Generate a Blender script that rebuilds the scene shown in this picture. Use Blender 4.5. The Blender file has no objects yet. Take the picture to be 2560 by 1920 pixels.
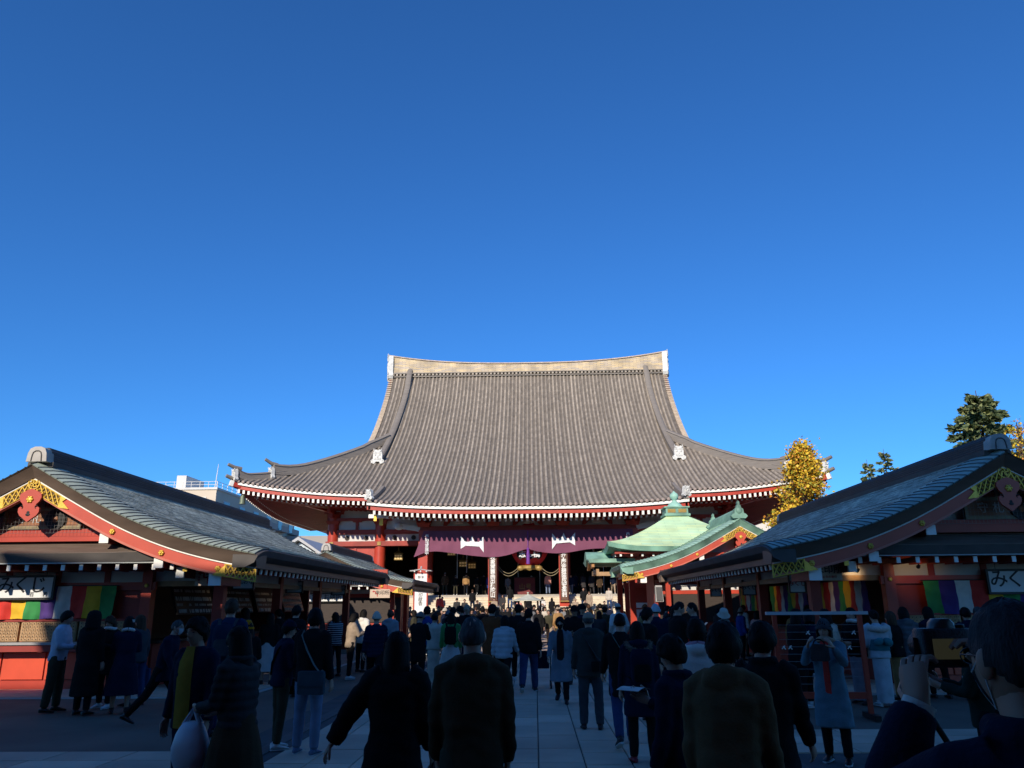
import bpy, bmesh, math, random
from mathutils import Vector, Matrix, noise, Euler
R = math.radians
S = bpy.context.scene
COL = S.collection
random.seed(7)

# ---------------------------------------------------------------- camera, sky, sun, exposure
cam = bpy.data.cameras.new('camera'); camo = bpy.data.objects.new('camera', cam); COL.objects.link(camo)
cam.sensor_fit = 'HORIZONTAL'; cam.sensor_width = 36.0; cam.lens = 1923.0 / 2560.0 * 36.0
cam.clip_start = 0.05; cam.clip_end = 6000
camo.location = (0, 0, 1.8)
YAW, PITCH, ROLL = R(1.55), R(16.0), R(-0.45)
camo.matrix_world = (Matrix.Translation((0, 0, 1.8)) @ Matrix.Rotation(YAW, 4, 'Z') @ Matrix.Rotation(R(90) + PITCH, 4, 'X')
                     @ Matrix.Rotation(ROLL, 4, 'Z'))
S.camera = camo
SUN_EL, SUN_AZ = R(26.0), R(17.0)          # elevation; the sun stands behind the camera, 17 degrees to its left
SUND = Vector((-math.sin(SUN_AZ) * math.cos(SUN_EL), -math.cos(SUN_AZ) * math.cos(SUN_EL), math.sin(SUN_EL)))
W = bpy.data.worlds.new('World'); S.world = W; W.use_nodes = True
wn = W.node_tree; bgn = wn.nodes['Background']
sky = wn.nodes.new('ShaderNodeTexSky'); sky.sky_type = 'NISHITA'; sky.sun_disc = False
sky.sun_elevation = SUN_EL
sky.sun_rotation = math.atan2(SUND.x, SUND.y)
sky.altitude = 0; sky.air_density = 1.0; sky.dust_density = 0.0; sky.ozone_density = 10.0
hs = wn.nodes.new('ShaderNodeMix'); hs.data_type = 'RGBA'; hs.blend_type = 'MULTIPLY'; hs.inputs['Factor'].default_value = 1.0   # the photograph's cool colour balance
hs.inputs['B'].default_value = (0.48, 0.83, 1.02, 1)
wn.links.new(sky.outputs[0], hs.inputs['A'])
wn.links.new(hs.outputs['Result'], bgn.inputs[0]); bgn.inputs[1].default_value = 0.15
sl = bpy.data.lights.new('sun', 'SUN'); sl.energy = 5.0; sl.angle = R(0.53); sl.color = (1.0, 0.90, 0.76)
slo = bpy.data.objects.new('sun', sl); COL.objects.link(slo)
slo.rotation_euler = SUND.to_track_quat('Z', 'Y').to_euler(); slo.location = SUND * 80
vs = S.view_settings
vs.view_transform = 'Standard'; vs.look = 'None'; vs.exposure = 0.08; vs.gamma = 1.0; vs.use_curve_mapping = False
S.render.engine = 'CYCLES'
S.cycles.max_bounces = 6; S.cycles.diffuse_bounces = 3; S.cycles.transparent_max_bounces = 6
S.cycles.caustics_reflective = False; S.cycles.caustics_refractive = False

# ---------------------------------------------------------------- materials
MATS = {}
def mat(name, col, rough=0.65, var=0.12, scale=3.0, bump=0.0, bscale=40.0, metal=0.0, rnd=0.0, spec=0.4, stretch=(1, 1, 1), emit=None):
    if name in MATS: return MATS[name]
    m = bpy.data.materials.new(name); m.use_nodes = True; n = m.node_tree.nodes; l = m.node_tree.links
    b = n['Principled BSDF']; b.inputs['Roughness'].default_value = rough; b.inputs['Metallic'].default_value = metal
    b.inputs['Specular IOR Level'].default_value = spec
    g = n.new('ShaderNodeNewGeometry'); mp = n.new('ShaderNodeMapping'); l.new(g.outputs['Position'], mp.inputs['Vector'])
    mp.inputs['Scale'].default_value = stretch
    t = n.new('ShaderNodeTexNoise'); t.inputs['Scale'].default_value = scale; t.inputs['Detail'].default_value = 4
    l.new(mp.outputs[0], t.inputs['Vector'])
    mx = n.new('ShaderNodeMix'); mx.data_type = 'RGBA'
    c = Vector(col); lo = [max(0, x * (1 - var)) for x in c]; hi = [min(1, x * (1 + var)) for x in c]
    mx.inputs['A'].default_value = (*lo, 1); mx.inputs['B'].default_value = (*hi, 1)
    mr = n.new('ShaderNodeMapRange'); mr.inputs['From Min'].default_value = 0.3; mr.inputs['From Max'].default_value = 0.7
    l.new(t.outputs['Fac'], mr.inputs['Value']); l.new(mr.outputs[0], mx.inputs['Factor'])
    out = mx.outputs['Result']
    if rnd:
        oi = n.new('ShaderNodeObjectInfo'); r2 = n.new('ShaderNodeMapRange'); l.new(oi.outputs['Random'], r2.inputs['Value'])
        r2.inputs['To Min'].default_value = 1 - rnd; r2.inputs['To Max'].default_value = 1 + rnd
        vm = n.new('ShaderNodeVectorMath'); vm.operation = 'SCALE'; l.new(out, vm.inputs[0]); l.new(r2.outputs[0], vm.inputs['Scale'])
        out = vm.outputs[0]
    l.new(out, b.inputs['Base Color'])
    if bump:
        t2 = n.new('ShaderNodeTexNoise'); t2.inputs['Scale'].default_value = bscale; t2.inputs['Detail'].default_value = 3
        l.new(mp.outputs[0], t2.inputs['Vector'])
        bp = n.new('ShaderNodeBump'); bp.inputs['Strength'].default_value = bump; bp.inputs['Distance'].default_value = 0.02
        l.new(t2.outputs['Fac'], bp.inputs['Height']); l.new(bp.outputs[0], b.inputs['Normal'])
    if emit:
        b.inputs['Emission Color'].default_value = (*emit[:3], 1); b.inputs['Emission Strength'].default_value = emit[3]
    MATS[name] = m
    return m
def tile_mat(name, col, cell, var=0.2, rough=0.6, bump=0.5, axis=1, tint=None):
    """pieces laid in a lattice of world-space cells, each with its own tone, with a small lap at each piece's lower edge"""
    m = bpy.data.materials.new(name); m.use_nodes = True; n = m.node_tree.nodes; l = m.node_tree.links
    b = n['Principled BSDF']; b.inputs['Roughness'].default_value = rough; b.inputs['Specular IOR Level'].default_value = 0.35
    g = n.new('ShaderNodeNewGeometry'); mp = n.new('ShaderNodeMapping'); l.new(g.outputs['Position'], mp.inputs['Vector'])
    mp.inputs['Scale'].default_value = (1 / cell[0], 1 / cell[1], 1 / cell[2] if cell[2] else 0)
    fl = n.new('ShaderNodeVectorMath'); fl.operation = 'FLOOR'; l.new(mp.outputs[0], fl.inputs[0])
    wnz = n.new('ShaderNodeTexWhiteNoise'); l.new(fl.outputs[0], wnz.inputs['Vector'])
    nz = n.new('ShaderNodeTexNoise'); nz.inputs['Scale'].default_value = 0.35; nz.inputs['Detail'].default_value = 5; l.new(g.outputs['Position'], nz.inputs['Vector'])
    ad = n.new('ShaderNodeMath'); ad.operation = 'MULTIPLY_ADD'; l.new(nz.outputs['Fac'], ad.inputs[0]); ad.inputs[1].default_value = 0.9
    l.new(wnz.outputs['Value'], ad.inputs[2])
    mr = n.new('ShaderNodeMapRange'); mr.inputs['From Min'].default_value = 0.3; mr.inputs['From Max'].default_value = 1.6; l.new(ad.outputs[0], mr.inputs['Value'])
    mx = n.new('ShaderNodeMix'); mx.data_type = 'RGBA'
    c2 = tint or col
    mx.inputs['A'].default_value = (*[x * (1 - var) for x in col], 1); mx.inputs['B'].default_value = (*[min(1, x * (1 + var)) for x in c2], 1)
    l.new(mr.outputs[0], mx.inputs['Factor'])
    oi = n.new('ShaderNodeObjectInfo'); r2 = n.new('ShaderNodeMapRange'); l.new(oi.outputs['Random'], r2.inputs['Value']); r2.inputs['To Min'].default_value = 0.88; r2.inputs['To Max'].default_value = 1.12
    vm = n.new('ShaderNodeVectorMath'); vm.operation = 'SCALE'; l.new(mx.outputs['Result'], vm.inputs[0]); l.new(r2.outputs[0], vm.inputs['Scale']); l.new(vm.outputs[0], b.inputs['Base Color'])
    fr = n.new('ShaderNodeVectorMath'); fr.operation = 'FRACTION'; l.new(mp.outputs[0], fr.inputs[0])
    sp = n.new('ShaderNodeSeparateXYZ'); l.new(fr.outputs[0], sp.inputs[0])
    bp = n.new('ShaderNodeBump'); bp.inputs['Strength'].default_value = bump; bp.inputs['Distance'].default_value = 0.03
    l.new(sp.outputs[axis], bp.inputs['Height']); l.new(bp.outputs[0], b.inputs['Normal'])
    MATS[name] = m
    return m
def brick_mat(name, c1, c2, mortar, bw, bh, msize=0.012, comb=('Y', 'X'), rough=0.6, bump=0.6, mix=0.5, noise_amt=0.25):
    """courses of small sheets or tiles too small to model, over world-space axes"""
    m = bpy.data.materials.new(name); m.use_nodes = True; n = m.node_tree.nodes; l = m.node_tree.links
    b = n['Principled BSDF']; b.inputs['Roughness'].default_value = rough; b.inputs['Specular IOR Level'].default_value = 0.35
    g = n.new('ShaderNodeNewGeometry'); sp = n.new('ShaderNodeSeparateXYZ'); l.new(g.outputs['Position'], sp.inputs[0])
    cb = n.new('ShaderNodeCombineXYZ'); l.new(sp.outputs[comb[0]], cb.inputs['X']); l.new(sp.outputs[comb[1]], cb.inputs['Y'])
    br = n.new('ShaderNodeTexBrick'); l.new(cb.outputs[0], br.inputs['Vector'])
    br.inputs['Scale'].default_value = 1.0; br.inputs['Brick Width'].default_value = bw; br.inputs['Row Height'].default_value = bh
    br.inputs['Mortar Size'].default_value = msize; br.inputs['Mortar Smooth'].default_value = 0.2
    br.inputs['Color1'].default_value = (*c1, 1); br.inputs['Color2'].default_value = (*c2, 1); br.inputs['Mortar'].default_value = (*mortar, 1)
    nz = n.new('ShaderNodeTexNoise'); nz.inputs['Scale'].default_value = 0.9; nz.inputs['Detail'].default_value = 6; l.new(g.outputs['Position'], nz.inputs['Vector'])
    mr = n.new('ShaderNodeMapRange'); l.new(nz.outputs['Fac'], mr.inputs['Value']); mr.inputs['From Min'].default_value = 0.3; mr.inputs['From Max'].default_value = 0.7
    mr.inputs['To Min'].default_value = 1 - noise_amt; mr.inputs['To Max'].default_value = 1 + noise_amt
    vm = n.new('ShaderNodeVectorMath'); vm.operation = 'SCALE'; l.new(br.outputs['Color'], vm.inputs[0]); l.new(mr.outputs[0], vm.inputs['Scale'])
    l.new(vm.outputs[0], b.inputs['Base Color'])
    bp = n.new('ShaderNodeBump'); bp.inputs['Strength'].default_value = bump; bp.inputs['Distance'].default_value = 0.015; bp.invert = True
    l.new(br.outputs['Fac'], bp.inputs['Height']); l.new(bp.outputs[0], b.inputs['Normal'])
    MATS[name] = m
    return m

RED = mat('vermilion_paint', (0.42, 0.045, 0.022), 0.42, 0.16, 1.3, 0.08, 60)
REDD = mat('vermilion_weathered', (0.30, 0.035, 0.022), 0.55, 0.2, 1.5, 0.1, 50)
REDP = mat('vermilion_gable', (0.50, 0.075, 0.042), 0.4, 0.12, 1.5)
WHITE = mat('white_paint', (0.82, 0.79, 0.71), 0.5, 0.05, 2.0)
PLASTER = mat('plaster', (0.62, 0.60, 0.56), 0.85, 0.07, 1.2, 0.1, 80)
GOLD = mat('gilt_metal', (0.72, 0.46, 0.07), 0.38, 0.15, 6.0, 0.15, 60, metal=0.35)
GILT = mat('gold_paint', (0.30, 0.19, 0.05), 0.5, 0.2, 6.0, metal=0.25)
BLACKM = mat('black_lacquer', (0.012, 0.012, 0.013), 0.35, 0.2)
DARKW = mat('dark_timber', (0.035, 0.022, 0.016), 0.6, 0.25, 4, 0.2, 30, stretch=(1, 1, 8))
WOOD = mat('pale_timber', (0.38, 0.23, 0.11), 0.6, 0.2, 6, 0.15, 40)
STONE = mat('granite_step', (0.64, 0.55, 0.41), 0.8, 0.12, 2.5, 0.25, 60, rnd=0.08)
PLATF = mat('platform_stone', (0.36, 0.33, 0.28), 0.85, 0.15, 1.5, 0.2, 40)
OGRE = mat('ornament_metal', (0.62, 0.61, 0.57), 0.6, 0.18, 5, 0.3, 25)
TILE = tile_mat('roof_tile', (0.315, 0.264, 0.207), (0.4, 0.33, 0), 0.24, 0.5, 0.55)
PANH = mat('hall_pan_tile', (0.145, 0.122, 0.1), 0.7, 0.25, 2)
PAN = mat('pan_tile', (0.085, 0.074, 0.066), 0.7, 0.2, 2)
RIDGEM = brick_mat('ridge_tile', (0.68, 0.51, 0.27), (0.44, 0.37, 0.30), (0.26, 0.20, 0.13), 0.8, 0.13, 0.02, ('X', 'Z'), 0.55, 0.4, noise_amt=0.28)
HIPM = mat('hip_ridge_tile', (0.225, 0.195, 0.165), 0.55, 0.18, 2.0, 0.5, 14, stretch=(0.4, 0.4, 9))

# ---------------------------------------------------------------- mesh helpers
class MB:
    def __init__(s): s.v = []; s.f = []; s.m = []; s.k = 0
    def add(s, vs, fs):
        o = len(s.v); s.v += [tuple(p) for p in vs]; s.f += [tuple(i + o for i in q) for q in fs]; s.m += [s.k] * len(fs); return s
    def box(s, x0, x1, y0, y1, z0, z1):
        return s.add([(x0, y0, z0), (x1, y0, z0), (x1, y1, z0), (x0, y1, z0), (x0, y0, z1), (x1, y0, z1), (x1, y1, z1), (x0, y1, z1)],
                     [(0, 3, 2, 1), (4, 5, 6, 7), (0, 1, 5, 4), (1, 2, 6, 5), (2, 3, 7, 6), (3, 0, 4, 7)])
    def cbox(s, c, d, rot=None, taper=1.0):
        hx, hy, hz = d[0] / 2, d[1] / 2, d[2] / 2; p = []
        for z, t in ((-hz, 1), (hz, taper)):
            for x, y in ((-hx, -hy), (hx, -hy), (hx, hy), (-hx, hy)): p.append(Vector((x * t, y * t, z)))
        if rot is not None: p = [rot @ q for q in p]
        c = Vector(c)
        return s.add([q + c for q in p], [(0, 3, 2, 1), (4, 5, 6, 7), (0, 1, 5, 4), (1, 2, 6, 5), (2, 3, 7, 6), (3, 0, 4, 7)])
    def loft(s, rings, closed=True, caps=True):
        n = len(rings[0]); vs = [p for r in rings for p in r]; fs = []
        for i in range(len(rings) - 1):
            for j in range(n if closed else n - 1):
                a, b = i * n + j, i * n + (j + 1) % n
                fs.append((a, b, b + n, a + n))
        if caps and closed:
            fs.append(tuple(range(n - 1, -1, -1))); fs.append(tuple((len(rings) - 1) * n + j for j in range(n)))
        return s.add(vs, fs)
    def tube(s, pts, rad, n=8, sx=1.0, sy=1.0, caps=True, up=None):
        pts = [Vector(p) for p in pts]; rings = []
        if not isinstance(rad, (list, tuple)): rad = [rad] * len(pts)
        U = None
        for i, p in enumerate(pts):
            d = (pts[min(i + 1, len(pts) - 1)] - pts[max(i - 1, 0)]).normalized()
            if U is None:
                a = Vector(up) if up else (Vector((0, 0, 1)) if abs(d.z) < 0.9 else Vector((0, 1, 0)))
                U = (a - d * a.dot(d)).normalized()
            else: U = (U - d * U.dot(d)).normalized()
            V = d.cross(U)
            rings.append([p + V * (math.cos(2 * math.pi * k / n) * rad[i] * sx) + U * (math.sin(2 * math.pi * k / n) * rad[i] * sy) for k in range(n)])
        return s.loft(rings, True, caps)
    def bar(s, p0, p1, w, h, up=(0, 0, 1)):
        p0, p1 = Vector(p0), Vector(p1); d = (p1 - p0).normalized(); u = Vector(up); u = (u - d * u.dot(d)).normalized(); v = d.cross(u)
        r = [[p + v * a * w / 2 + u * b * h / 2 for a, b in ((-1, -1), (1, -1), (1, 1), (-1, 1))] for p in (p0, p1)]
        return s.loft(r)
    def lathe(s, prof, n=16, c=(0, 0, 0), caps=True):
        c = Vector(c)
        return s.loft([[c + Vector((r * math.cos(2 * math.pi * k / n), r * math.sin(2 * math.pi * k / n), z)) for k in range(n)] for r, z in prof], True, caps)
    def prism(s, poly, fn, d0, d1):
        """poly of 2-D points, extruded between depth d0 and d1; fn(u, v, d) gives the point"""
        n = len(poly)
        vs = [fn(u, v, d0) for u, v in poly] + [fn(u, v, d1) for u, v in poly]
        return s.add(vs, [tuple(range(n - 1, -1, -1)), tuple(range(n, 2 * n))] + [(i, (i + 1) % n, n + (i + 1) % n, n + i) for i in range(n)])
    def grid(s, fn, nu, nv):
        vs = [fn(i / nu, j / nv) for i in range(nu + 1) for j in range(nv + 1)]
        return s.add(vs, [(i * (nv + 1) + j, (i + 1) * (nv + 1) + j, (i + 1) * (nv + 1) + j + 1, i * (nv + 1) + j + 1) for i in range(nu) for j in range(nv)])
    def ell(s, c, r, nu=12, nv=8, rot=None):
        c = Vector(c); rings = []
        for i in range(nv + 1):
            t = math.pi * (0.02 + 0.96 * i / nv)
            q = [Vector((r[0] * math.sin(t) * math.cos(2 * math.pi * k / nu), r[1] * math.sin(t) * math.sin(2 * math.pi * k / nu), -r[2] * math.cos(t))) for k in range(nu)]
            rings.append([c + (rot @ p if rot is not None else p) for p in q])
        return s.loft(rings)
    def mesh(s, name, mats, smooth=0):
        me = bpy.data.meshes.new(name); me.from_pydata(s.v, [], s.f)
        for m in (mats if isinstance(mats, (list, tuple)) else [mats]): me.materials.append(m)
        if any(s.m): me.polygons.foreach_set('material_index', s.m)
        if smooth:
            me.polygons.foreach_set('use_smooth', [True] * len(me.polygons))
            me.set_sharp_from_angle(angle=R(smooth))
        me.update()
        return me
    def build(s, name, mats, parent=None, smooth=0, loc=None):
        return place(s.mesh(name, mats, smooth), name, parent, loc)
def place(me, name, parent=None, loc=None, rotz=0.0):
    o = bpy.data.objects.new(name, me); COL.objects.link(o)
    if loc is not None: o.location = loc
    if rotz: o.rotation_euler.z = rotz
    if parent is not None:
        o.parent = parent
        if parent.parent is None and parent.type == 'EMPTY' and not parent.get('_local'):
            o.matrix_parent_inverse = Matrix.Translation(-Vector(parent.location))
    return o
def thing(name, label, cat, loc=(0, 0, 0), rotz=0.0, group=None, local=False):
    o = bpy.data.objects.new(name, None); COL.objects.link(o); o.location = loc; o.rotation_euler.z = rotz
    o.empty_display_size = 0.2
    o['label'] = label; o['category'] = cat
    if group: o['group'] = group
    if local: o['_local'] = 1
    return o
def tag(o, label=None, cat=None, group=None, kind=None):
    if label: o['label'] = label
    if cat: o['category'] = cat
    if group: o['group'] = group
    if kind: o['kind'] = kind
    return o
def text_mesh(body, size, m, depth=0.004, bold=0.0, vertical=False, space=1.0):
    """lettering as a mesh in the XZ plane facing -Y, centred on the origin"""
    c = bpy.data.curves.new('lettering', 'FONT')
    c.body = '\n'.join(body) if vertical else body
    c.size = size; c.align_x = 'CENTER'; c.align_y = 'CENTER'; c.offset = bold * size; c.extrude = depth; c.space_line = space if vertical else 1.0
    if not vertical: c.space_character = space
    c.resolution_u = 3
    o = bpy.data.objects.new('lettering', c)
    me = bpy.data.meshes.new_from_object(o)
    bpy.data.objects.remove(o); bpy.data.curves.remove(c)
    me.transform(Matrix.Rotation(R(90), 4, 'X'))
    me.materials.clear(); me.materials.append(m)
    return me
def lerp(a, b, t): return a + (b - a) * t
def clamp(x, a=0.0, b=1.0): return max(a, min(b, x))
def interp(tab, x):
    if x <= tab[0][0]: return tab[0][1]
    for (x0, y0), (x1, y1) in zip(tab, tab[1:]):
        if x <= x1: return y0 + (y1 - y0) * (x - x0) / (x1 - x0)
    return tab[-1][1]
def smooth_tab(tab, it=3):
    """densify a polyline profile with Chaikin corner cutting"""
    for _ in range(it):
        q = [tab[0]]
        for (x0, y0), (x1, y1) in zip(tab, tab[1:]):
            q += [(0.75 * x0 + 0.25 * x1, 0.75 * y0 + 0.25 * y1), (0.25 * x0 + 0.75 * x1, 0.25 * y0 + 0.75 * y1)]
        q.append(tab[-1]); tab = q
    return tab
# ================================================================ GROUND
GRANITE = mat('granite_slab', (0.53, 0.39, 0.285), 0.75, 0.2, 0.8, 0.2, 90, rnd=0.15)
JOINT = mat('slab_joint', (0.07, 0.07, 0.07), 0.9, 0.2, 3)
ASPH = mat('courtyard_asphalt', (0.135, 0.105, 0.08), 0.85, 0.22, 0.7, 0.35, 120)
KERBM = mat('gutter_stone', (0.085, 0.083, 0.08), 0.8, 0.15, 4, 0.2, 60)
LINEM = mat('pale_line_stone', (0.42, 0.41, 0.38), 0.8, 0.1, 4)
mb = MB(); mb.box(-700, 700, -120, 1400, -0.5, -0.012)
tag(mb.build('ground', ASPH), kind='structure')
pave = MB().box(-4.1, 3.1, -6, 57.0, -0.3, 0.0).box(-30, -4.101, -6, 10.7, -0.3, -0.001).box(3.101, 30, -6, 12.3, -0.3, -0.001).build('pavement', JOINT)
pave['kind'] = 'structure'
rnds = random.Random(3)
slabs = {}
def slab_mesh(w, d):
    k = (round(w, 2), round(d, 2))
    if k not in slabs:
        b = 0.006; z = 0.016; m = MB(); w2, d2 = w / 2 - 0.006, d / 2 - 0.006
        m.add([(-w2, -d2, 0), (w2, -d2, 0), (w2, d2, 0), (-w2, d2, 0), (-w2 + b, -d2 + b, z), (w2 - b, -d2 + b, z), (w2 - b, d2 - b, z), (-w2 + b, d2 - b, z)],
              [(4, 5, 6, 7), (0, 1, 5, 4), (1, 2, 6, 5), (2, 3, 7, 6), (3, 0, 4, 7)])
        slabs[k] = m.mesh('paving_slab', GRANITE)
    return slabs[k]
far = MB(); cnt = 0
XS = [-3.26 + 0.545 * i for i in range(12)]
for i in range(11):
    y = 7.6 + (0.27 if i % 2 else 0.0) + rnds.uniform(-0.1, 0.1)
    while y < 57:
        d = rnds.choice((0.9, 0.9, 1.05, 1.2, 0.78)); xc = (XS[i] + XS[i + 1]) / 2
        if y < 26 and y + d < 57:
            o = place(slab_mesh(0.545, d), 'paving_slab', pave, (xc, y + d / 2, 0.001 + rnds.uniform(-0.0015, 0.0015))); cnt += 1
        elif y + d < 57:
            far.box(xc - 0.266, xc + 0.266, y + 0.006, y + d - 0.006, -0.1, 0.016)
        y += d
tag(far.build('distant_slabs', GRANITE, pave), kind='stuff')
for sx, x0, y1 in ((-1, -4.1, 10.7), (1, 3.1, 12.3)):       # cross paths running sideways in front of the shops
    for r in range(3):
        y = y1 - 0.6 * (r + 1); x = 0.0
        while x < 9:
            w = rnds.choice((0.9, 1.05, 1.2)); place(slab_mesh(w, 0.6), 'paving_slab', pave, (x0 + sx * (x + w / 2), y + 0.3, 0.001)); x += w
for x in (-3.52, 3.0):
    tag(MB().box(x - 0.13, x + 0.07, -5, 57, -0.2, 0.012).build('drain_strip', KERBM), kind='structure')
ln = MB().box(-6.17, -6.05, 17.0, 36, -0.1, 0.006).box(-16, -6.05, 16.85, 16.97, -0.1, 0.006).box(5.6, 5.72, 17.0, 34, -0.1, 0.006).box(5.6, 16, 16.85, 16.97, -0.1, 0.006)
tag(ln.build('boundary_line', LINEM), kind='structure')
APR = mat('shop_apron_stone', (0.22, 0.18, 0.145), 0.8, 0.15, 1.5, 0.2, 60)
tag(MB().box(-18, -6.17, 16.98, 34, -0.2, 0.002).box(5.72, 18, 16.98, 34, -0.2, 0.002).build('shop_apron', APR), kind='structure')
mb = MB()
for i in range(14):
    for j in range(5):
        mb.box(-6.2 - 0.85 * i - 0.83, -6.2 - 0.85 * i, 17.0 + 0.6 * j + 0.01, 17.0 + 0.6 * j + 0.59, -0.1, 0.012 + 0.002 * ((i + j) % 2))
        mb.box(5.74 + 0.85 * i, 5.74 + 0.85 * i + 0.83, 17.0 + 0.6 * j + 0.01, 17.0 + 0.6 * j + 0.59, -0.1, 0.012 + 0.002 * ((i + j) % 2))
tag(mb.build('apron_slabs', GRANITE), kind='stuff')

# ================================================================ MAIN HALL
CX = -0.5
PROF = smooth_tab([(57, 8.85), (59, 9.55), (61, 10.42), (64, 11.85), (67, 13.5), (70.4, 15.6), (72.2, 16.85), (74.6, 18.65), (77.1, 20.9), (79.2, 23.05), (80.2, 24.35), (81.5, 26.2)], 2)
def P(Y): return interp(PROF, Y)
def up_wing(a): return 1.35 * clamp((a - 11.5) / 13.0) ** 2
def surf(xo, Y):
    a = abs(xo); z = P(Y)
    z += up_wing(a) * clamp((70.4 - Y) / 9.4) ** 1.3
    if a < 11.7: z += 0.4 * (a / 11.6) ** 3 * clamp((62 - Y) / 5)
    return z
VX, CORX, EY, PY, HIPY, PX = 15.0, 23.5, 61.0, 57.0, 70.4, 11.6   # verge, corner, wing eave, porch eave, hip start, porch half width
def hipY(a): return EY + (CORX - a) * (HIPY - EY) / (CORX - VX)  # where the hip stands over offset a
hall = thing('main_hall', 'vermilion temple hall with huge grey tiled hip-and-gable roof behind the crowd', 'temple', (CX, 66, 0))
def HO(mb, name, m, parent=hall, smooth=0): return mb.build(name, m, parent, smooth)
# ---- roof deck
mb = MB()
def deck(a0, a1, y0, y1, nu, nv):
    mb.grid(lambda u, v: (CX + lerp(a0, a1, u), lerp(y0, y1, v), surf(lerp(a0, a1, u), lerp(y0, y1, v))), nu, nv)
deck(-VX, VX, EY, 81.5, 30, 40); deck(-PX, PX, PY, EY, 24, 10)
for sg in (-1, 1):
    mb.grid(lambda u, v: (CX + sg * lerp(VX, CORX, u), lerp(EY, hipY(lerp(VX, CORX, u)), v), surf(lerp(VX, CORX, u), lerp(EY, hipY(lerp(VX, CORX, u)), v))), 14, 12)
    # side slope: mirrors the front slope about the hip, runs to the back
    def side(u, v):
        a = lerp(VX, CORX, u); yf = hipY(a); Y = lerp(yf, 164 - yf, v)
        e = clamp((abs(Y - 82) - 8) / 13.0) ** 2 * 1.35
        return (CX + sg * a, Y, P(hipY(a)) + e * clamp((a - VX) / 9.0) ** 1.3)
    mb.grid(side, 12, 30)
mb.grid(lambda u, v: (CX + lerp(-VX, VX, u), lerp(82.5, 103, v), P(lerp(81.5, 61, v))), 10, 20)
HO(mb, 'roof_deck', PANH, smooth=40)
# gable walls
for sg in (-1, 1):
    mb = MB()
    pts = [(y, P(y)) for y in [70.4 + 11.1 * i / 14 for i in range(15)]]
    poly = pts + [(164 - y, z) for y, z in reversed(pts)]
    mb.prism(poly, lambda u, v, d: (CX + sg * (VX - 0.55 + d), u, v - 0.1), 0.0, 0.3)
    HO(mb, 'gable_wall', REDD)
# ---- cover tile rows, each a row of its own with a round end tile
ENDD = MB().lathe([(0.001, -0.03), (0.10, -0.03), (0.125, -0.012), (0.125, 0.05)], 12)
ENDD.k = 0
end_me = ENDD.mesh('end_tile', mat('end_tile_face', (0.30, 0.235, 0.20), 0.6, 0.25, 12, 0.5, 30), 40)
end_me.transform(Matrix.Rotation(R(-90), 4, 'X'))
def tile_row(a, y0, y1, n):
    rings = []; m = MB(); seg = 7; jx, jz = rnds.uniform(-0.012, 0.012), rnds.uniform(-0.008, 0.008)
    for i in range(n + 1):
        Y = lerp(y0, y1, i / n); z = surf(a, Y); dz = (surf(a, Y + 0.05) - surf(a, Y - 0.05)) / 0.1
        nrm = Vector((0, -dz, 1)).normalized()
        c = Vector((CX + a + jx, Y, z + jz + 0.006 * math.sin(Y * 1.7 + a * 9)))
        rings.append([c + Vector((math.cos(math.pi * k / (seg - 1)) * 0.115, 0, 0)) + nrm * (math.sin(math.pi * k / (seg - 1)) * 0.125 - 0.01) for k in range(seg)])
    m.loft(rings, closed=False)
    o = m.build('tile_row', TILE, hall, 60)
    if y0 < EY + 0.6:
        e = place(end_me, 'end_tile', o, (CX + a, y0 - 0.02, surf(a, y0) + 0.02))
SP = 0.40
k = -60
while k <= 60:
    a = k * SP
    if abs(a) <= PX - 0.12: tile_row(a, PY - 0.12, 81.4, 44)
    elif abs(a) <= VX - 0.25: tile_row(a, EY - 0.12, 81.4, 38)
    elif abs(a) < CORX - 0.2: tile_row(a, EY - 0.12, hipY(abs(a)) - 0.1, max(3, int((hipY(abs(a)) - EY) * 2)))
    k += 1
# verge edges: stacked pale tile ends down both gable edges
VERGE = mat('verge_tile', (0.47, 0.37, 0.27), 0.6, 0.2, 3, 0.2, 20)
for sg in (-1, 1):
    mb = MB()
    for i in range(52):
        Y = 70.5 + 10.9 * i / 51; z = P(Y); dz = (P(Y + 0.05) - P(Y - 0.05)) / 0.1
        rx = Matrix.Rotation(math.atan(dz), 3, 'X')
        mb.tube([Vector((CX + sg * (VX - 0.18), Y, z + 0.08)), Vector((CX + sg * (VX + 0.32), Y, z + 0.02))], 0.105, 8)
    HO(mb, 'verge_tiles', VERGE, smooth=50)
    mb = MB()
    mb.loft([[(CX + sg * (VX - 0.1), y, P(y) - 0.05), (CX + sg * (VX + 0.16), y, P(y) - 0.05), (CX + sg * (VX + 0.16), y, P(y) - 0.5), (CX + sg * (VX - 0.1), y, P(y) - 0.5)] for y in [70.3 + 11.2 * i / 16 for i in range(17)]])
    HO(mb, 'barge_board', REDD)
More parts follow.
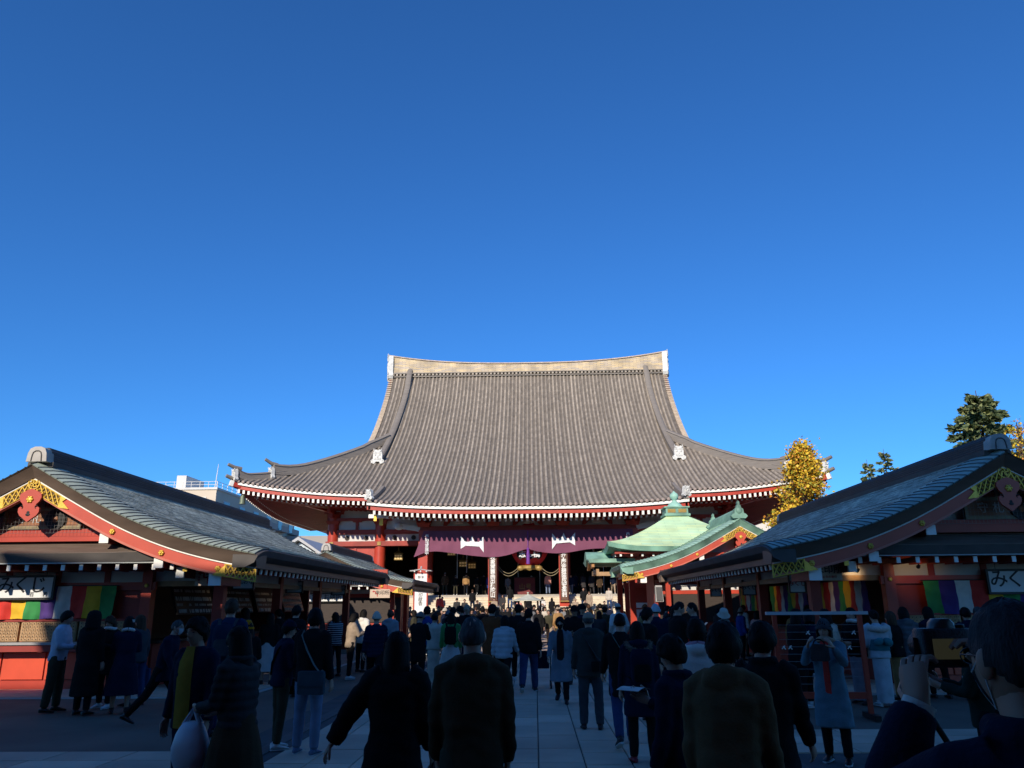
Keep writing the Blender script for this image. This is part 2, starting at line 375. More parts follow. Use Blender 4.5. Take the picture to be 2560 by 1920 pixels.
# ---- great ridge
def ridge_top(a): return 27.72 + 1.15 * clamp(abs(a) / 15.6) ** 2.6
n = 40; rings = []; cap = []
mb = MB()
for i in range(n + 1):
    a = lerp(-15.2, 15.2, i / n); t = ridge_top(a) - 0.22; x = CX + a
    rings.append([(x, 81.3, 26.25), (x, 81.5, t), (x, 82.5, t), (x, 82.7, 26.25)])
mb.loft(rings); HO(mb, 'ridge', RIDGEM)
mb = MB(); rings = []
for i in range(n + 1):
    a = lerp(-15.5, 15.5, i / n); t = ridge_top(a) - 0.2; x = CX + a
    rings.append([(x, 81.38, t), (x, 81.46, t + 0.14), (x, 82.0, t + 0.24), (x, 82.54, t + 0.14), (x, 82.62, t)])
mb.loft(rings); HO(mb, 'ridge_cap', VERGE, smooth=35)
mb = MB().box(CX - 15.1, CX + 15.1, 81.14, 81.3, 26.05, 26.16).box(CX - 15.1, CX + 15.1, 81.02, 81.3, 26.42, 26.5); HO(mb, 'ridge_moulding', HIPM)
dsk = MB().lathe([(0.001, -0.05), (0.11, -0.05), (0.13, -0.02), (0.13, 0.2)], 10).mesh('ridge_disc', TILE, 40); dsk.transform(Matrix.Rotation(R(-90), 4, 'X'))
for k in range(-37, 38): place(dsk, 'ridge_disc', hall, (CX + k * 0.4, 81.1, 26.29))
# ---- ornaments on the ridge ends
def ogre(name, c, w, h, d=0.35, face=0.0):
    """crest tile: stepped plate with a horned mask and two side curls"""
    m = MB(); poly = [(-0.5, 0), (-0.62, 0.12), (-0.5, 0.28), (-0.42, 0.32), (-0.44, 0.62), (-0.36, 0.9), (-0.2, 1.0), (0, 0.94), (0.2, 1.0), (0.36, 0.9), (0.44, 0.62), (0.42, 0.32), (0.5, 0.28), (0.62, 0.12), (0.5, 0), (0.3, -0.04), (0.15, 0.12), (-0.15, 0.12), (-0.3, -0.04)]
    m.prism([(u * w, v * h) for u, v in poly], lambda u, v, dd: (u, dd, v), -d / 2, d / 2)
    for sx in (-1, 1):
        m.ell((sx * 0.2 * w, -d / 2, 0.62 * h), (0.09 * w, 0.09, 0.08 * h), 8, 6)
        m.tube([(sx * 0.18 * w, -d / 2, 0.8 * h), (sx * 0.34 * w, -d / 2 - 0.05, 0.92 * h), (sx * 0.36 * w, -d / 2 - 0.04, 1.06 * h)], [0.06 * w, 0.05 * w, 0.02 * w], 6)
        m.tube([(sx * (0.52 + 0.1 * math.cos(t)) * w, -d / 2, (0.14 + 0.1 * math.sin(t)) * h) for t in [q * 0.8 for q in range(8)]], 0.045 * w, 6)
    m.ell((0, -d / 2, 0.5 * h), (0.1 * w, 0.1, 0.12 * h), 8, 6)
    m.box(-0.3 * w, 0.3 * w, -d / 2 - 0.05, -d / 2 + 0.02, 0.26 * h, 0.34 * h)
    for q in range(4): m.box((-0.26 + q * 0.15) * w, (-0.18 + q * 0.15) * w, -d / 2 - 0.07, -d / 2, 0.34 * h, 0.42 * h)
    m.box(-0.42 * w, 0.42 * w, -d / 2 - 0.04, -d / 2 + 0.02, 0.74 * h, 0.79 * h)
    o = m.build(name, OGRE, hall, 30); o.location = c; o.rotation_euler.z = face
    return o
for sg in (-1, 1): ogre('ridge_end_ornament', (CX + sg * 15.25, 81.6, 25.9), 1.25, 2.75, 0.55, sg * R(78))
# ---- descending ridges and hip ridges
def ridge_run(pts, w, h, name, m=HIPM, cap=0.16):
    rings = []; mbb = MB()
    for i, p in enumerate(pts):
        p = Vector(p); d = Vector(pts[min(i + 1, len(pts) - 1)]) - Vector(pts[max(i - 1, 0)]); d.z = 0; d.normalize(); s = d.cross(Vector((0, 0, 1)))
        q = [(-w / 2, -0.15), (-w / 2 * 0.9, h * 0.72), (-w / 2 * 1.15, h * 0.74), (-w / 2 * 0.7, h * 0.93), (0, h), (w / 2 * 0.7, h * 0.93), (w / 2 * 1.15, h * 0.74), (w / 2 * 0.9, h * 0.72), (w / 2, -0.15)]
        rings.append([p + s * a + Vector((0, 0, b)) for a, b in q])
    mbb.loft(rings); return HO(mbb, name, m, smooth=30)
for sg in (-1, 1):
    a = 13.0
    pts = [(CX + sg * (a + 0.35 * (81.5 - Y) / 14), Y, P(Y) + (0.5 if Y > 80.5 else 0.0)) for Y in [68.0 + (82.0 - 68.0) * i / 20 for i in range(21)]]
    ridge_run(pts, 0.5, 0.66, 'descending_ridge')
    ogre('descending_ridge_ornament', (CX + sg * (a + 0.42), 67.75, P(67.75) + 0.05), 0.95, 1.25, 0.35)
    # hip in two stages, each with a raised nose
    def hip(t, lift): 
        aa = lerp(VX - 1.6, CORX + 0.1, t); Y = hipY(aa); return Vector((CX + sg * aa, Y, (surf(min(aa, CORX), max(Y, EY)) if aa > VX else P(Y) + 0.1) + lift))
    for t0, t1, hgt, w in ((0.0, 0.78, 0.78, 0.55), (0.70, 0.99, 0.55, 0.5)):
        pts = [hip(lerp(t0, t1, i / 16), 0.05 + 0.5 * max(0, (i / 16 - 0.72) / 0.28) ** 2 * 0.9) for i in range(17)]
        ridge_run(pts, w, hgt, 'hip_ridge')
        e = pts[-1]
        ogre('hip_ridge_ornament', (e.x + sg * 0.03, e.y - 0.12, e.z - 0.55), 0.62, 0.95, 0.3, sg * R(42))
        nose = MB().tube([e + Vector((-sg * 0.3, 0.3, hgt * 0.85)), e + Vector((sg * 0.12, -0.12, hgt * 0.98)), e + Vector((sg * 0.5, -0.5, hgt * 1.32))], [0.17, 0.15, 0.13], 10)
        HO(nose, 'hip_nose', HIPM, smooth=50)
    e = hip(1.0, 0.1)
    HO(MB().tube([e + Vector((-sg * 0.6, 0.6, 0)), e + Vector((sg * 0.15, -0.15, 0.06)), e + Vector((sg * 0.45, -0.45, 0.2))], [0.17, 0.16, 0.14], 10), 'hip_nose', HIPM, smooth=50)
    # porch roof corner pieces
    c = Vector((CX + sg * PX, PY, surf(PX, PY)))
    HO(MB().loft([[(CX + sg * (PX - 0.1), Y, surf(PX, Y) - 0.1), (CX + sg * (PX + 0.28), Y, surf(PX, Y) - 0.1), (CX + sg * (PX + 0.22), Y, surf(PX, Y) + 0.28), (CX + sg * (PX - 0.05), Y, surf(PX, Y) + 0.28)] for Y in [56.9 + 0.5 * i for i in range(11)]]), 'porch_verge', HIPM)
    ogre('porch_corner_ornament', (c.x + sg * 0.1, c.y - 0.1, c.z + 0.12), 0.55, 0.75, 0.3, sg * R(25))
# ---- eave boards
def ez_w(a): return 10.2 + up_wing(abs(a))
def ez_p(a): return 8.63 + 0.4 * (abs(a) / 11.6) ** 3
def strip(a0, a1, zf, Yc, dz, h, d, n=24):
    return MB().loft([[(CX + a, Yc - d / 2, zf(a) + dz - h / 2), (CX + a, Yc + d / 2, zf(a) + dz - h / 2), (CX + a, Yc + d / 2, zf(a) + dz + h / 2), (CX + a, Yc - d / 2, zf(a) + dz + h / 2)] for a in [lerp(a0, a1, i / n) for i in range(n + 1)]])
for a0, a1, zf, Yc in ((-PX - 0.3, PX + 0.3, ez_p, PY), (-CORX - 0.1, -PX - 0.05, ez_w, EY), (PX + 0.05, CORX + 0.1, ez_w, EY)):
    HO(strip(a0, a1, zf, Yc + 0.02, 0.02, 0.2, 0.16), 'white_eave_board', WHITE)
    HO(strip(a0, a1, zf, Yc + 0.22, -0.11, 0.06, 0.3), 'eave_gap_board', DARKW)
    HO(strip(a0, a1, zf, Yc + 0.16, -0.27, 0.26, 0.12), 'red_eave_board', RED)
for sg in (-1, 1):     # side eaves of the wings and of the porch
    def sz(Y): return 10.2 + 1.35 * clamp((abs(Y - 82) - 8) / 13.0) ** 2
    for dz, h, mm, off, nm in ((0.02, 0.2, WHITE, 0.0, 'white_eave_board'), (-0.27, 0.26, RED, -0.14, 'red_eave_board')):
        x = CX + sg * (CORX + off)
        HO(MB().loft([[(x - 0.08, Y, sz(Y) + dz - h / 2), (x + 0.08, Y, sz(Y) + dz - h / 2), (x + 0.08, Y, sz(Y) + dz + h / 2), (x - 0.08, Y, sz(Y) + dz + h / 2)] for Y in [61.1 + 1.05 * i for i in range(41)]]), nm, mm)
    x = CX + sg * (PX + 0.12)
    HO(MB().loft([[(x - 0.08, Y, surf(PX, Y) - 0.62), (x + 0.08, Y, surf(PX, Y) - 0.62), (x + 0.08, Y, surf(PX, Y) - 0.12), (x - 0.08, Y, surf(PX, Y) - 0.12)] for Y in [57.1 + 0.5 * i for i in range(9)]]), 'porch_side_board', REDD)
# ---- rafters: red with white painted ends
raf = MB(); raf.box(-0.085, 0.085, 0.02, 3.6, -0.15, 0.13); raf.k = 1; raf.box(-0.09, 0.09, 0.0, 0.06, -0.155, 0.135)
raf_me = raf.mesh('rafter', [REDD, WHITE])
raf2 = MB(); raf2.box(-0.075, 0.075, 0.02, 6.3, -0.12, 0.1); raf2.k = 1; raf2.box(-0.08, 0.08, 0.0, 0.05, -0.125, 0.105)
raf2_me = raf2.mesh('lower_rafter', [REDD, WHITE])
def rafter(me, name, loc, tilt, rz=0.0):
    o = bpy.data.objects.new(name, me); COL.objects.link(o); o.parent = hall; o.matrix_parent_inverse = Matrix.Translation(-Vector(hall.location))
    o.location = loc; o.rotation_euler = (tilt, 0, rz)
for k in range(-28, 29):
    a = k * 0.405
    rafter(raf_me, 'rafter', (CX + a, PY + 0.12, ez_p(a) - 0.56), R(9)); 
    if abs(a) < 10.9: rafter(raf2_me, 'lower_rafter', (CX + a, PY + 1.1, ez_p(a) - 0.72), R(12))
for sg in (-1, 1):
    a = PX + 0.25
    while a < CORX - 0.2:
        rafter(raf_me, 'rafter', (CX + sg * a, EY + 0.12, ez_w(a) - 0.56), R(1.5))
        if a < CORX - 1.2: rafter(raf2_me, 'lower_rafter', (CX + sg * a, EY + 1.1, ez_w(a) - 0.68), R(1.5))
        a += 0.405
    for i in range(52):
        Y = 61.5 + 0.405 * i
        tl = math.atan((10.22 - sz(Y) + 0.42) / 7.5)
        rafter(raf_me, 'rafter', (CX + sg * (CORX - 0.12), Y, sz(Y) - 0.58), tl, sg * R(90))
        if i > 2: rafter(raf2_me, 'lower_rafter', (CX + sg * (CORX - 1.1), Y, sz(Y) - 0.68 + 1.0 * math.tan(tl)), tl, sg * R(90))
    HO(MB().bar((CX + sg * 16.6, 66.0, 9.6), (CX + sg * 23.65, 60.85, 11.3), 0.34, 0.42), 'hip_rafter', RED)
    HO(MB().bar((CX + sg * 23.6, 60.88, 11.28), (CX + sg * 23.82, 60.72, 11.34), 0.36, 0.46), 'hip_rafter_cap', WHITE)
    bell = MB().lathe([(0.02, 0.75), (0.15, 0.72), (0.2, 0.55), (0.22, 0.15), (0.27, 0.0), (0.22, 0.0)], 12, (CX + sg * 23.0, 61.6, 9.75)).tube([(CX + sg * 23.0, 61.6, 10.5), (CX + sg * 23.0, 61.6, 11.1)], 0.02, 5)
    HO(bell, 'wind_bell', mat('bronze_bell', (0.16, 0.19, 0.13), 0.6, 0.2, 5, metal=0.5), smooth=40)
# soffits
mb = MB()
mb.grid(lambda u, v: (CX + lerp(-PX, PX, u), lerp(57.3, 66, v), ez_p(lerp(-PX, PX, u)) - 0.35 + lerp(0, 1.9, v)), 12, 6)
for sg in (-1, 1):
    mb.grid(lambda u, v: (CX + sg * lerp(PX, CORX - 0.3, u), lerp(61.3, 67 + 3 * u, v), ez_w(lerp(PX, CORX - 0.3, u)) - 0.4 + lerp(0, 0.3, v)), 12, 6)
    mb.grid(lambda u, v: (CX + sg * lerp(16, CORX - 0.3, u), lerp(61.3, 100, v), lerp(10.25, sz(lerp(61.3, 100, v)) - 0.42, u)), 8, 30)
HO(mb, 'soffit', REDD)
# ---- body: columns, beams, plaster panels, brackets
COLS = [-16.6, -12.55, -8.5, -3.0, 3.0, 8.5, 12.55, 16.6]
ZB = 2.55
colm = MB().lathe([(0.47, ZB - 0.1), (0.47, 9.3)], 20).mesh('column', RED, 40)
for a in COLS:
    place(colm, 'column', hall, (CX + a, 66, 0))
    HO(MB().lathe([(0.62, ZB - 0.02), (0.62, ZB + 0.14), (0.5, ZB + 0.22)], 18, (CX + a, 66, 0)), 'column_base', STONE, smooth=40)
for sg in (-1, 1):
    for y in (72, 78, 84, 90, 96): place(colm, 'column', hall, (CX + sg * 16.6, y, 0))
    HO(MB().box(CX + sg * 16.6 - 0.12, CX + sg * 16.6 + 0.12, 66.3, 98, ZB, 9.6), 'side_wall', RED)
def beam(z0, z1, dy, m, nm, a0=-17.1, a1=17.1): HO(MB().box(CX + a0, CX + a1, 66 - dy, 66 + dy, z0, z1), nm, m)
beam(6.62, 7.02, 0.52, REDD, 'lintel_beam'); beam(7.62, 8.0, 0.3, REDD, 'tie_beam'); beam(8.75, 8.98, 0.36, REDD, 'bracket_beam')
mb = MB().box(CX - 16.6, CX + 16.6, 65.9, 66.1, 7.0, 7.65).box(CX - 16.6, CX + 16.6, 65.95, 66.15, 7.95, 10.6)
HO(mb, 'plaster_band', PLASTER)
for sg in (-1, 1):
    HO(MB().box(CX + sg * 12.55 - 0.0, CX + sg * 16.6, 65.85, 66.05, ZB, 6.64) if sg > 0 else MB().box(CX - 16.6, CX - 12.55, 65.85, 66.05, ZB, 6.64), 'red_wall_panel', RED)
    HO(MB().box(CX + sg * 14.6 - 0.08, CX + sg * 14.6 + 0.08, 65.78, 65.9, ZB, 6.6), 'wall_batten', RED)
# gold caps on the lintel and bracket sets over the columns
for a in COLS:
    HO(MB().cbox((CX + a, 65.45, 6.82), (0.3, 0.06, 0.3)), 'gilt_lintel_plate', GILT)
    mb = MB()
    for z, w, d in ((9.0, 1.1, 1.2), (9.32, 1.7, 1.9), (9.64, 2.3, 2.6)):
        mb.box(CX + a - w / 2, CX + a + w / 2, 65.85, 66.15, z, z + 0.2); mb.box(CX + a - 0.14, CX + a + 0.14, 66 - d, 66.2, z, z + 0.2)
        for q in (-w / 2 + 0.12, 0, w / 2 - 0.12): mb.cbox((CX + a + q, 66, z + 0.25), (0.28, 0.36, 0.14), taper=1.25)
        mb.cbox((CX + a, 66 - d + 0.15, z + 0.25), (0.28, 0.28, 0.14), taper=1.25)
    mb.cbox((CX + a, 66, 8.6), (0.9, 0.9, 0.3), taper=1.3)
    HO(mb, 'bracket_set', REDD)
    HO(MB().cbox((CX + a, 63.35, 9.74), (0.3, 0.06, 0.34)), 'gilt_bracket_plate', GILT)
for a0, a1 in zip(COLS, COLS[1:]):
    HO(MB().cbox((CX + (a0 + a1) / 2, 65.92, 8.35), (0.22, 0.2, 0.75)).cbox((CX + (a0 + a1) / 2, 65.9, 8.75), (0.7, 0.3, 0.2), taper=1.2), 'bracket_strut', REDD)
    for q in (0.3, 0.7):
        HO(MB().lathe([(0.02, -0.03), (0.2, -0.03), (0.2, 0.03)], 12).cbox((0, 0, 0.05), (0.14, 0.14, 0.06)), 'band_ornament', DARKW).matrix_basis = Matrix.Translation((CX + lerp(a0, a1, q), 65.86, 7.32)) @ Matrix.Rotation(R(90), 4, 'X')
# ---- porch: square columns, beams, frog-leg struts
PC = [-8.1, -2.7, 2.7, 8.1]
for a in PC:
    HO(MB().box(CX + a - 0.36, CX + a + 0.36, 59.7, 60.42, 0.35, 7.4), 'porch_column', RED)
    HO(MB().box(CX + a - 0.55, CX + a + 0.55, 59.5, 60.6, 0.0, 0.35), 'porch_column_base', STONE)
    mb = MB()
    for z, w in ((7.95, 1.2), (8.25, 2.0)):
        mb.box(CX + a - w / 2, CX + a + w / 2, 59.9, 60.2, z, z + 0.2); mb.box(CX + a - 0.14, CX + a + 0.14, 59.0, 60.6, z, z + 0.2)
        for q in (-w / 2 + 0.14, 0, w / 2 - 0.14): mb.cbox((CX + a + q, 60, z + 0.26), (0.3, 0.4, 0.14), taper=1.25)
    mb.cbox((CX + a, 60, 7.8), (0.85, 0.85, 0.3), taper=1.3)
    HO(mb, 'porch_bracket_set', REDD)
    HO(MB().bar((CX + a, 60.3, 7.6), (CX + a, 63.2, 8.2), 0.35, 0.45).bar((CX + a, 63.2, 8.2), (CX + a, 65.8, 8.0), 0.35, 0.42), 'rainbow_beam', REDD)
HO(MB().box(CX - 9.6, CX + 9.6, 59.88, 60.2, 7.34, 7.72), 'porch_lintel', REDD)
HO(MB().box(CX - 11.2, CX + 11.2, 59.84, 60.24, 8.6, 8.85), 'porch_purlin', REDD)
HO(MB().box(CX - 10.6, CX + 10.6, 60.1, 60.2, 7.7, 8.62), 'porch_plaster', PLASTER)
for sg in (-1, 1):
    HO(MB().bar((CX + sg * 8.4, 60, 7.5), (CX + sg * 9.9, 60, 7.75), 0.3, 0.4).ell((CX + sg * 10.05, 60, 7.75), (0.4, 0.24, 0.3), 10, 8), 'beam_nose', PLASTER, smooth=40)
    HO(MB().cbox((CX + sg * 11.25, 58.9, 8.35), (1.7, 0.3, 0.28)), 'purlin_end', WHITE)
    HO(MB().cbox((CX + sg * 11.4, 57.9, 8.2), (0.22, 0.1, 0.62)), 'gilt_end_plate', GOLD); HO(MB().cbox((CX + sg * 11.1, 58.7, 7.9), (0.26, 0.1, 0.5)), 'gilt_end_plate', GOLD)
for a in (-5.4, 0, 5.4):
    mb = MB(); arc = [(0.95 * math.cos(t), 0.62 * math.sin(t) ** 0.8) for t in [math.pi * i / 12 for i in range(13)]]
    mb.prism([(u, v) for u, v in arc] + [(-0.75, 0.0), (-0.5, 0.25), (0, 0.36), (0.5, 0.25), (0.75, 0)], lambda u, v, d: (CX + a + u * 1.25, d, 7.75 + v * 1.15), 59.86, 60.0)
    o = HO(mb, 'frog_leg_strut', REDD)
    mb = MB()
    for i in range(7):
        t = R(20 + 23.3 * i); mb.tube([(CX + a, 59.9, 7.85), (CX + a + 0.32 * math.cos(t), 59.88, 7.85 + 0.25 * math.sin(t)), (CX + a + 0.5 * math.cos(t), 59.9, 7.85 + 0.42 * math.sin(t))], [0.03, 0.07, 0.02], 6)
    HO(mb, 'carved_fan', PLASTER, o)
for o in hall.children:
    if o.name.split('.')[0] in ('porch_column', 'porch_column_base', 'porch_bracket_set', 'rainbow_beam', 'porch_lintel', 'porch_purlin', 'porch_plaster', 'beam_nose', 'frog_leg_strut'): o.location.y += 0.6
# ---- platform, steps, dark interior
HO(MB().box(CX - 19, CX + 19, 62.4, 100, 0, ZB), 'platform', PLATF)
NST = 13
for i in range(NST):
    z1 = ZB - ZB / (NST + 1) * (i + 0.0) ; y1 = 62.4 - 0.42 * i
    if i == 0: continue
    HO(MB().box(CX - 9.8, CX + 9.8, y1 - 0.0, y1 + 0.46, max(0, z1 - 0.35), z1).box(CX - 9.8, CX + 9.8, y1 - 0.03, y1, z1 - 0.06, z1 - 0.001), 'step', STONE)
HO(MB().box(CX - 9.8, CX + 9.8, 57.3, 62.3, -0.1, 0.16), 'step_base', PLATF)
for sg in (-1, 1):
    HO(MB().loft([[(CX + sg * (9.9 + q), 57.0, 0), (CX + sg * (9.9 + q), 62.4, 0), (CX + sg * (9.9 + q), 62.4, 2.95), (CX + sg * (9.9 + q), 57.0, 0.5)] for q in (0, 0.45)]), 'stair_cheek', PLATF)
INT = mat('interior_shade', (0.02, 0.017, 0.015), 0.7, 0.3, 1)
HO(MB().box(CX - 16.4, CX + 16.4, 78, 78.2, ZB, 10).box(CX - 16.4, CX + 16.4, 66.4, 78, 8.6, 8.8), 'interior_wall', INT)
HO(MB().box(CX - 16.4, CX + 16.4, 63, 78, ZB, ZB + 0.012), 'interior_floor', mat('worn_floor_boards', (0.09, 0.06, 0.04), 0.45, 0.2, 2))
for a in (-12.3, -8.9, -8.1, -3.4, -2.6, 2.6, 3.4, 8.1, 8.9, 12.2):       # folded lattice doors between the columns
    mb = MB().box(CX + a - 0.04, CX + a + 0.04, 66.2, 67.6, ZB, 6.5)
    for z in (3.2, 4.0, 4.8, 5.6, 6.3): mb.box(CX + a - 0.06, CX + a + 0.06, 66.18, 67.62, z, z + 0.08)
    HO(mb, 'folded_door', BLACKM)
for a in (-6, -5.2, -0.9, 0.9, 5.4, 6.2):
    HO(MB().box(CX + a - 0.02, CX + a + 0.02, 66.0, 66.04, ZB, 6.6), 'hanging_cord', WHITE)
glow = mat('lit_hanging_lamp', (0.6, 0.45, 0.2), 0.5, 0.1, 5, emit=(1.0, 0.6, 0.22, 0.12))
for a, y, z in ((-5.7, 68, 5.0), (-5.0, 69, 4.9), (-6.6, 66.9, 5.9), (5.6, 67.4, 5.3), (-11.2, 67.2, 5.6)):
    lt = thing('hanging_lantern', 'gilt lantern glowing in the dark hall ' + {-5.7: 'left of the red paper lantern', -5.0: 'second left of the red paper lantern', -6.6: 'just under the left end of the purple curtain', 5.6: 'at the right end of the curtain', -11.2: 'behind the leftmost open bay'}[a], 'lantern', (CX + a, y, z))
    mb = MB()
    for i in range(3):
        for j in range(2): mb.box(CX + a - 0.3 + 0.22 * i, CX + a - 0.14 + 0.22 * i, y, y + 0.1, z + 0.22 * j, z + 0.14 + 0.22 * j)
    mb.build('pane', glow, lt)
    MB().box(CX + a - 0.34, CX + a + 0.36, y + 0.02, y + 0.2, z - 0.05, z + 0.5).lathe([(0.5, z + 0.5), (0.08, z + 0.72), (0.02, z + 1.3)], 6, (CX + a, y + 0.1, 0)).build('housing', GILT, lt)
# ================================================================ GATE BEHIND THE CAMERA (casts the shade over the forecourt)
def simple_gate():
    g = thing('temple_gate', 'two-storeyed vermilion temple gate behind the viewer', 'gate', (CX, -12, 0))
    MB().box(CX - 11.5, CX + 11.5, -18, -6, 10.0, 19.5).box(CX - 11.5, CX - 5.5, -18, -6, 0, 10).box(CX + 5.5, CX + 11.5, -18, -6, 0, 10).box(CX - 5.4, CX + 5.4, -12.2, -11.8, 0, 10).build('body', REDD, g)
    for x in (-11.5, -5.5, 5.5, 11.5):
        for y in (-19, -5): MB().lathe([(0.55, 0), (0.55, 12)], 14, (CX + x, y, 0)).build('column', RED, g, 40)
    def hipped(hw, hd, z0, z1, rw, up, th):
        m = MB()
        def side(u, v, sx, sy, zz):     # outer eave curve to inner line
            pass
        n = 20
        for lay, dz in ((0, 0), (1, -th)):
            def f(u, v):      # u around, v inward
                t = u * 4; s = int(t) % 4; q = t - int(t)
                cor = [(-hw, -hd), (hw, -hd), (hw, hd), (-hw, hd)]; inn = [(-rw, -0.3), (rw, -0.3), (rw, 0.3), (-rw, 0.3)]
                a, b = cor[s], cor[(s + 1) % 4]; c, d = inn[s], inn[(s + 1) % 4]
                lift = up * (2 * abs(q - 0.5)) ** 3 * (1 - v) ** 2
                x = lerp(lerp(a[0], b[0], q), lerp(c[0], d[0], q), v); y = lerp(lerp(a[1], b[1], q), lerp(c[1], d[1], q), v)
                return (CX + x, -12 + y, z0 + (z1 - z0) * v ** 1.35 + lift + dz)
            m.grid(f, 4 * n, 8)
        return m
    hipped(17.75, 9.0, 12.6, 13.6, 11.0, 0.85, 0.9).build('lower_roof', PAN, g)
    hipped(13.3, 9.0, 17.6, 26.5, 3.5, 0.5, 0.9).build('upper_roof', PAN, g)
    MB().box(CX - 4, CX + 4, -12.6, -11.4, 25.8, 28.0).build('ridge', RIDGEM, g)
    MB().box(CX - 16.8, CX + 16.8, -6.5, -5.6, 9.5, 13.2).build('eave_sun_block', REDD, g)  # added box below the eaves, blocks sun beside the lit wall patch
    a = thing('added_shade_block', 'added unseen block beside the gate that shades the left forecourt', 'building', (-18.5, -9, 0))  # invented mass out of view, keeps sun off the near left ground
    MB().box(-26, CX - 11.6, -14, -5.2, 0, 11.2).build('wall', PLASTER, a)
    MB().box(-26.5, CX - 11.6, -14.5, -4.7, 11.2, 11.9).build('roof', PAN, a)
simple_gate()

# ================================================================ SHOPS
COPPER = brick_mat('copper_shingle_grey', (0.25, 0.27, 0.20), (0.62, 0.63, 0.49), (0.08, 0.09, 0.07), 0.30, 0.085, 0.007, ('Y', 'X'), 0.6, 0.9, noise_amt=0.35)
COPPER_G = brick_mat('copper_shingle_green', (0.40, 0.60, 0.38), (0.46, 0.64, 0.42), (0.20, 0.36, 0.24), 0.6, 0.13, 0.008, ('Y', 'X'), 0.6, 0.4, noise_amt=0.15)
COPPER_P = brick_mat('copper_shingle_pavilion', (0.62, 0.74, 0.38), (0.50, 0.72, 0.46), (0.34, 0.52, 0.34), 1.1, 0.1, 0.008, ('X', 'Z'), 0.6, 0.4, noise_amt=0.18)
VERG = mat('copper_verge', (0.38, 0.43, 0.35), 0.5, 0.2, 2.5, 0.1, 30, rnd=0.07)
VERGN = mat('copper_verge_green', (0.34, 0.52, 0.40), 0.55, 0.2, 2.5, 0.1, 30, rnd=0.06)
BROWN = mat('copper_fascia_brown', (0.13, 0.092, 0.068), 0.5, 0.22, 0.9, 0.1, 20, stretch=(1, 1, 5))
PATINA = mat('copper_fascia_patina', (0.18, 0.33, 0.25), 0.55, 0.45, 1.4, 0.1, 20)
RIDGEB = brick_mat('ridge_slate', (0.035, 0.036, 0.038), (0.055, 0.055, 0.056), (0.012, 0.012, 0.012), 0.5, 0.05, 0.012, ('Y', 'Z'), 0.6, 0.6)
CAPST = mat('ridge_end_stone', (0.44, 0.41, 0.37), 0.75, 0.15, 4, 0.15, 50)
NET = mat('bird_net', (0.30, 0.29, 0.28), 0.7, 0.1, 4)
CLOTHC = {'white': (0.66, 0.61, 0.54), 'red': (0.58, 0.03, 0.02), 'yellow': (0.66, 0.40, 0.02), 'green': (0.03, 0.24, 0.06), 'purple': (0.06, 0.025, 0.16)}
CLOTH = {k: mat('cloth_' + k, v, 0.75, 0.08, 8, 0.2, 60) for k, v in CLOTHC.items()}
INK = mat('ink', (0.012, 0.012, 0.012), 0.6, 0.1)
REDINK = mat('red_ink', (0.45, 0.03, 0.03), 0.6, 0.1)
BOARDW = mat('signboard_white', (0.70, 0.70, 0.68), 0.55, 0.04, 3)
BOARDP = mat('signboard_pale_wood', (0.55, 0.42, 0.31), 0.6, 0.1, 5, stretch=(1, 1, 8))
LAMPM = mat('lamp_bulb', (1, 0.8, 0.5), 0.4, 0.0, 1, emit=(1.0, 0.62, 0.25, 9.0))
DRAWER = mat('drawer_wood', (0.42, 0.26, 0.13), 0.55, 0.2, 9, 0.1, 60)
PR = smooth_tab([(0, 5.1), (1.04, 4.52), (2.06, 3.98), (3.16, 3.54), (4.23, 3.25), (5.3, 3.06)], 2)
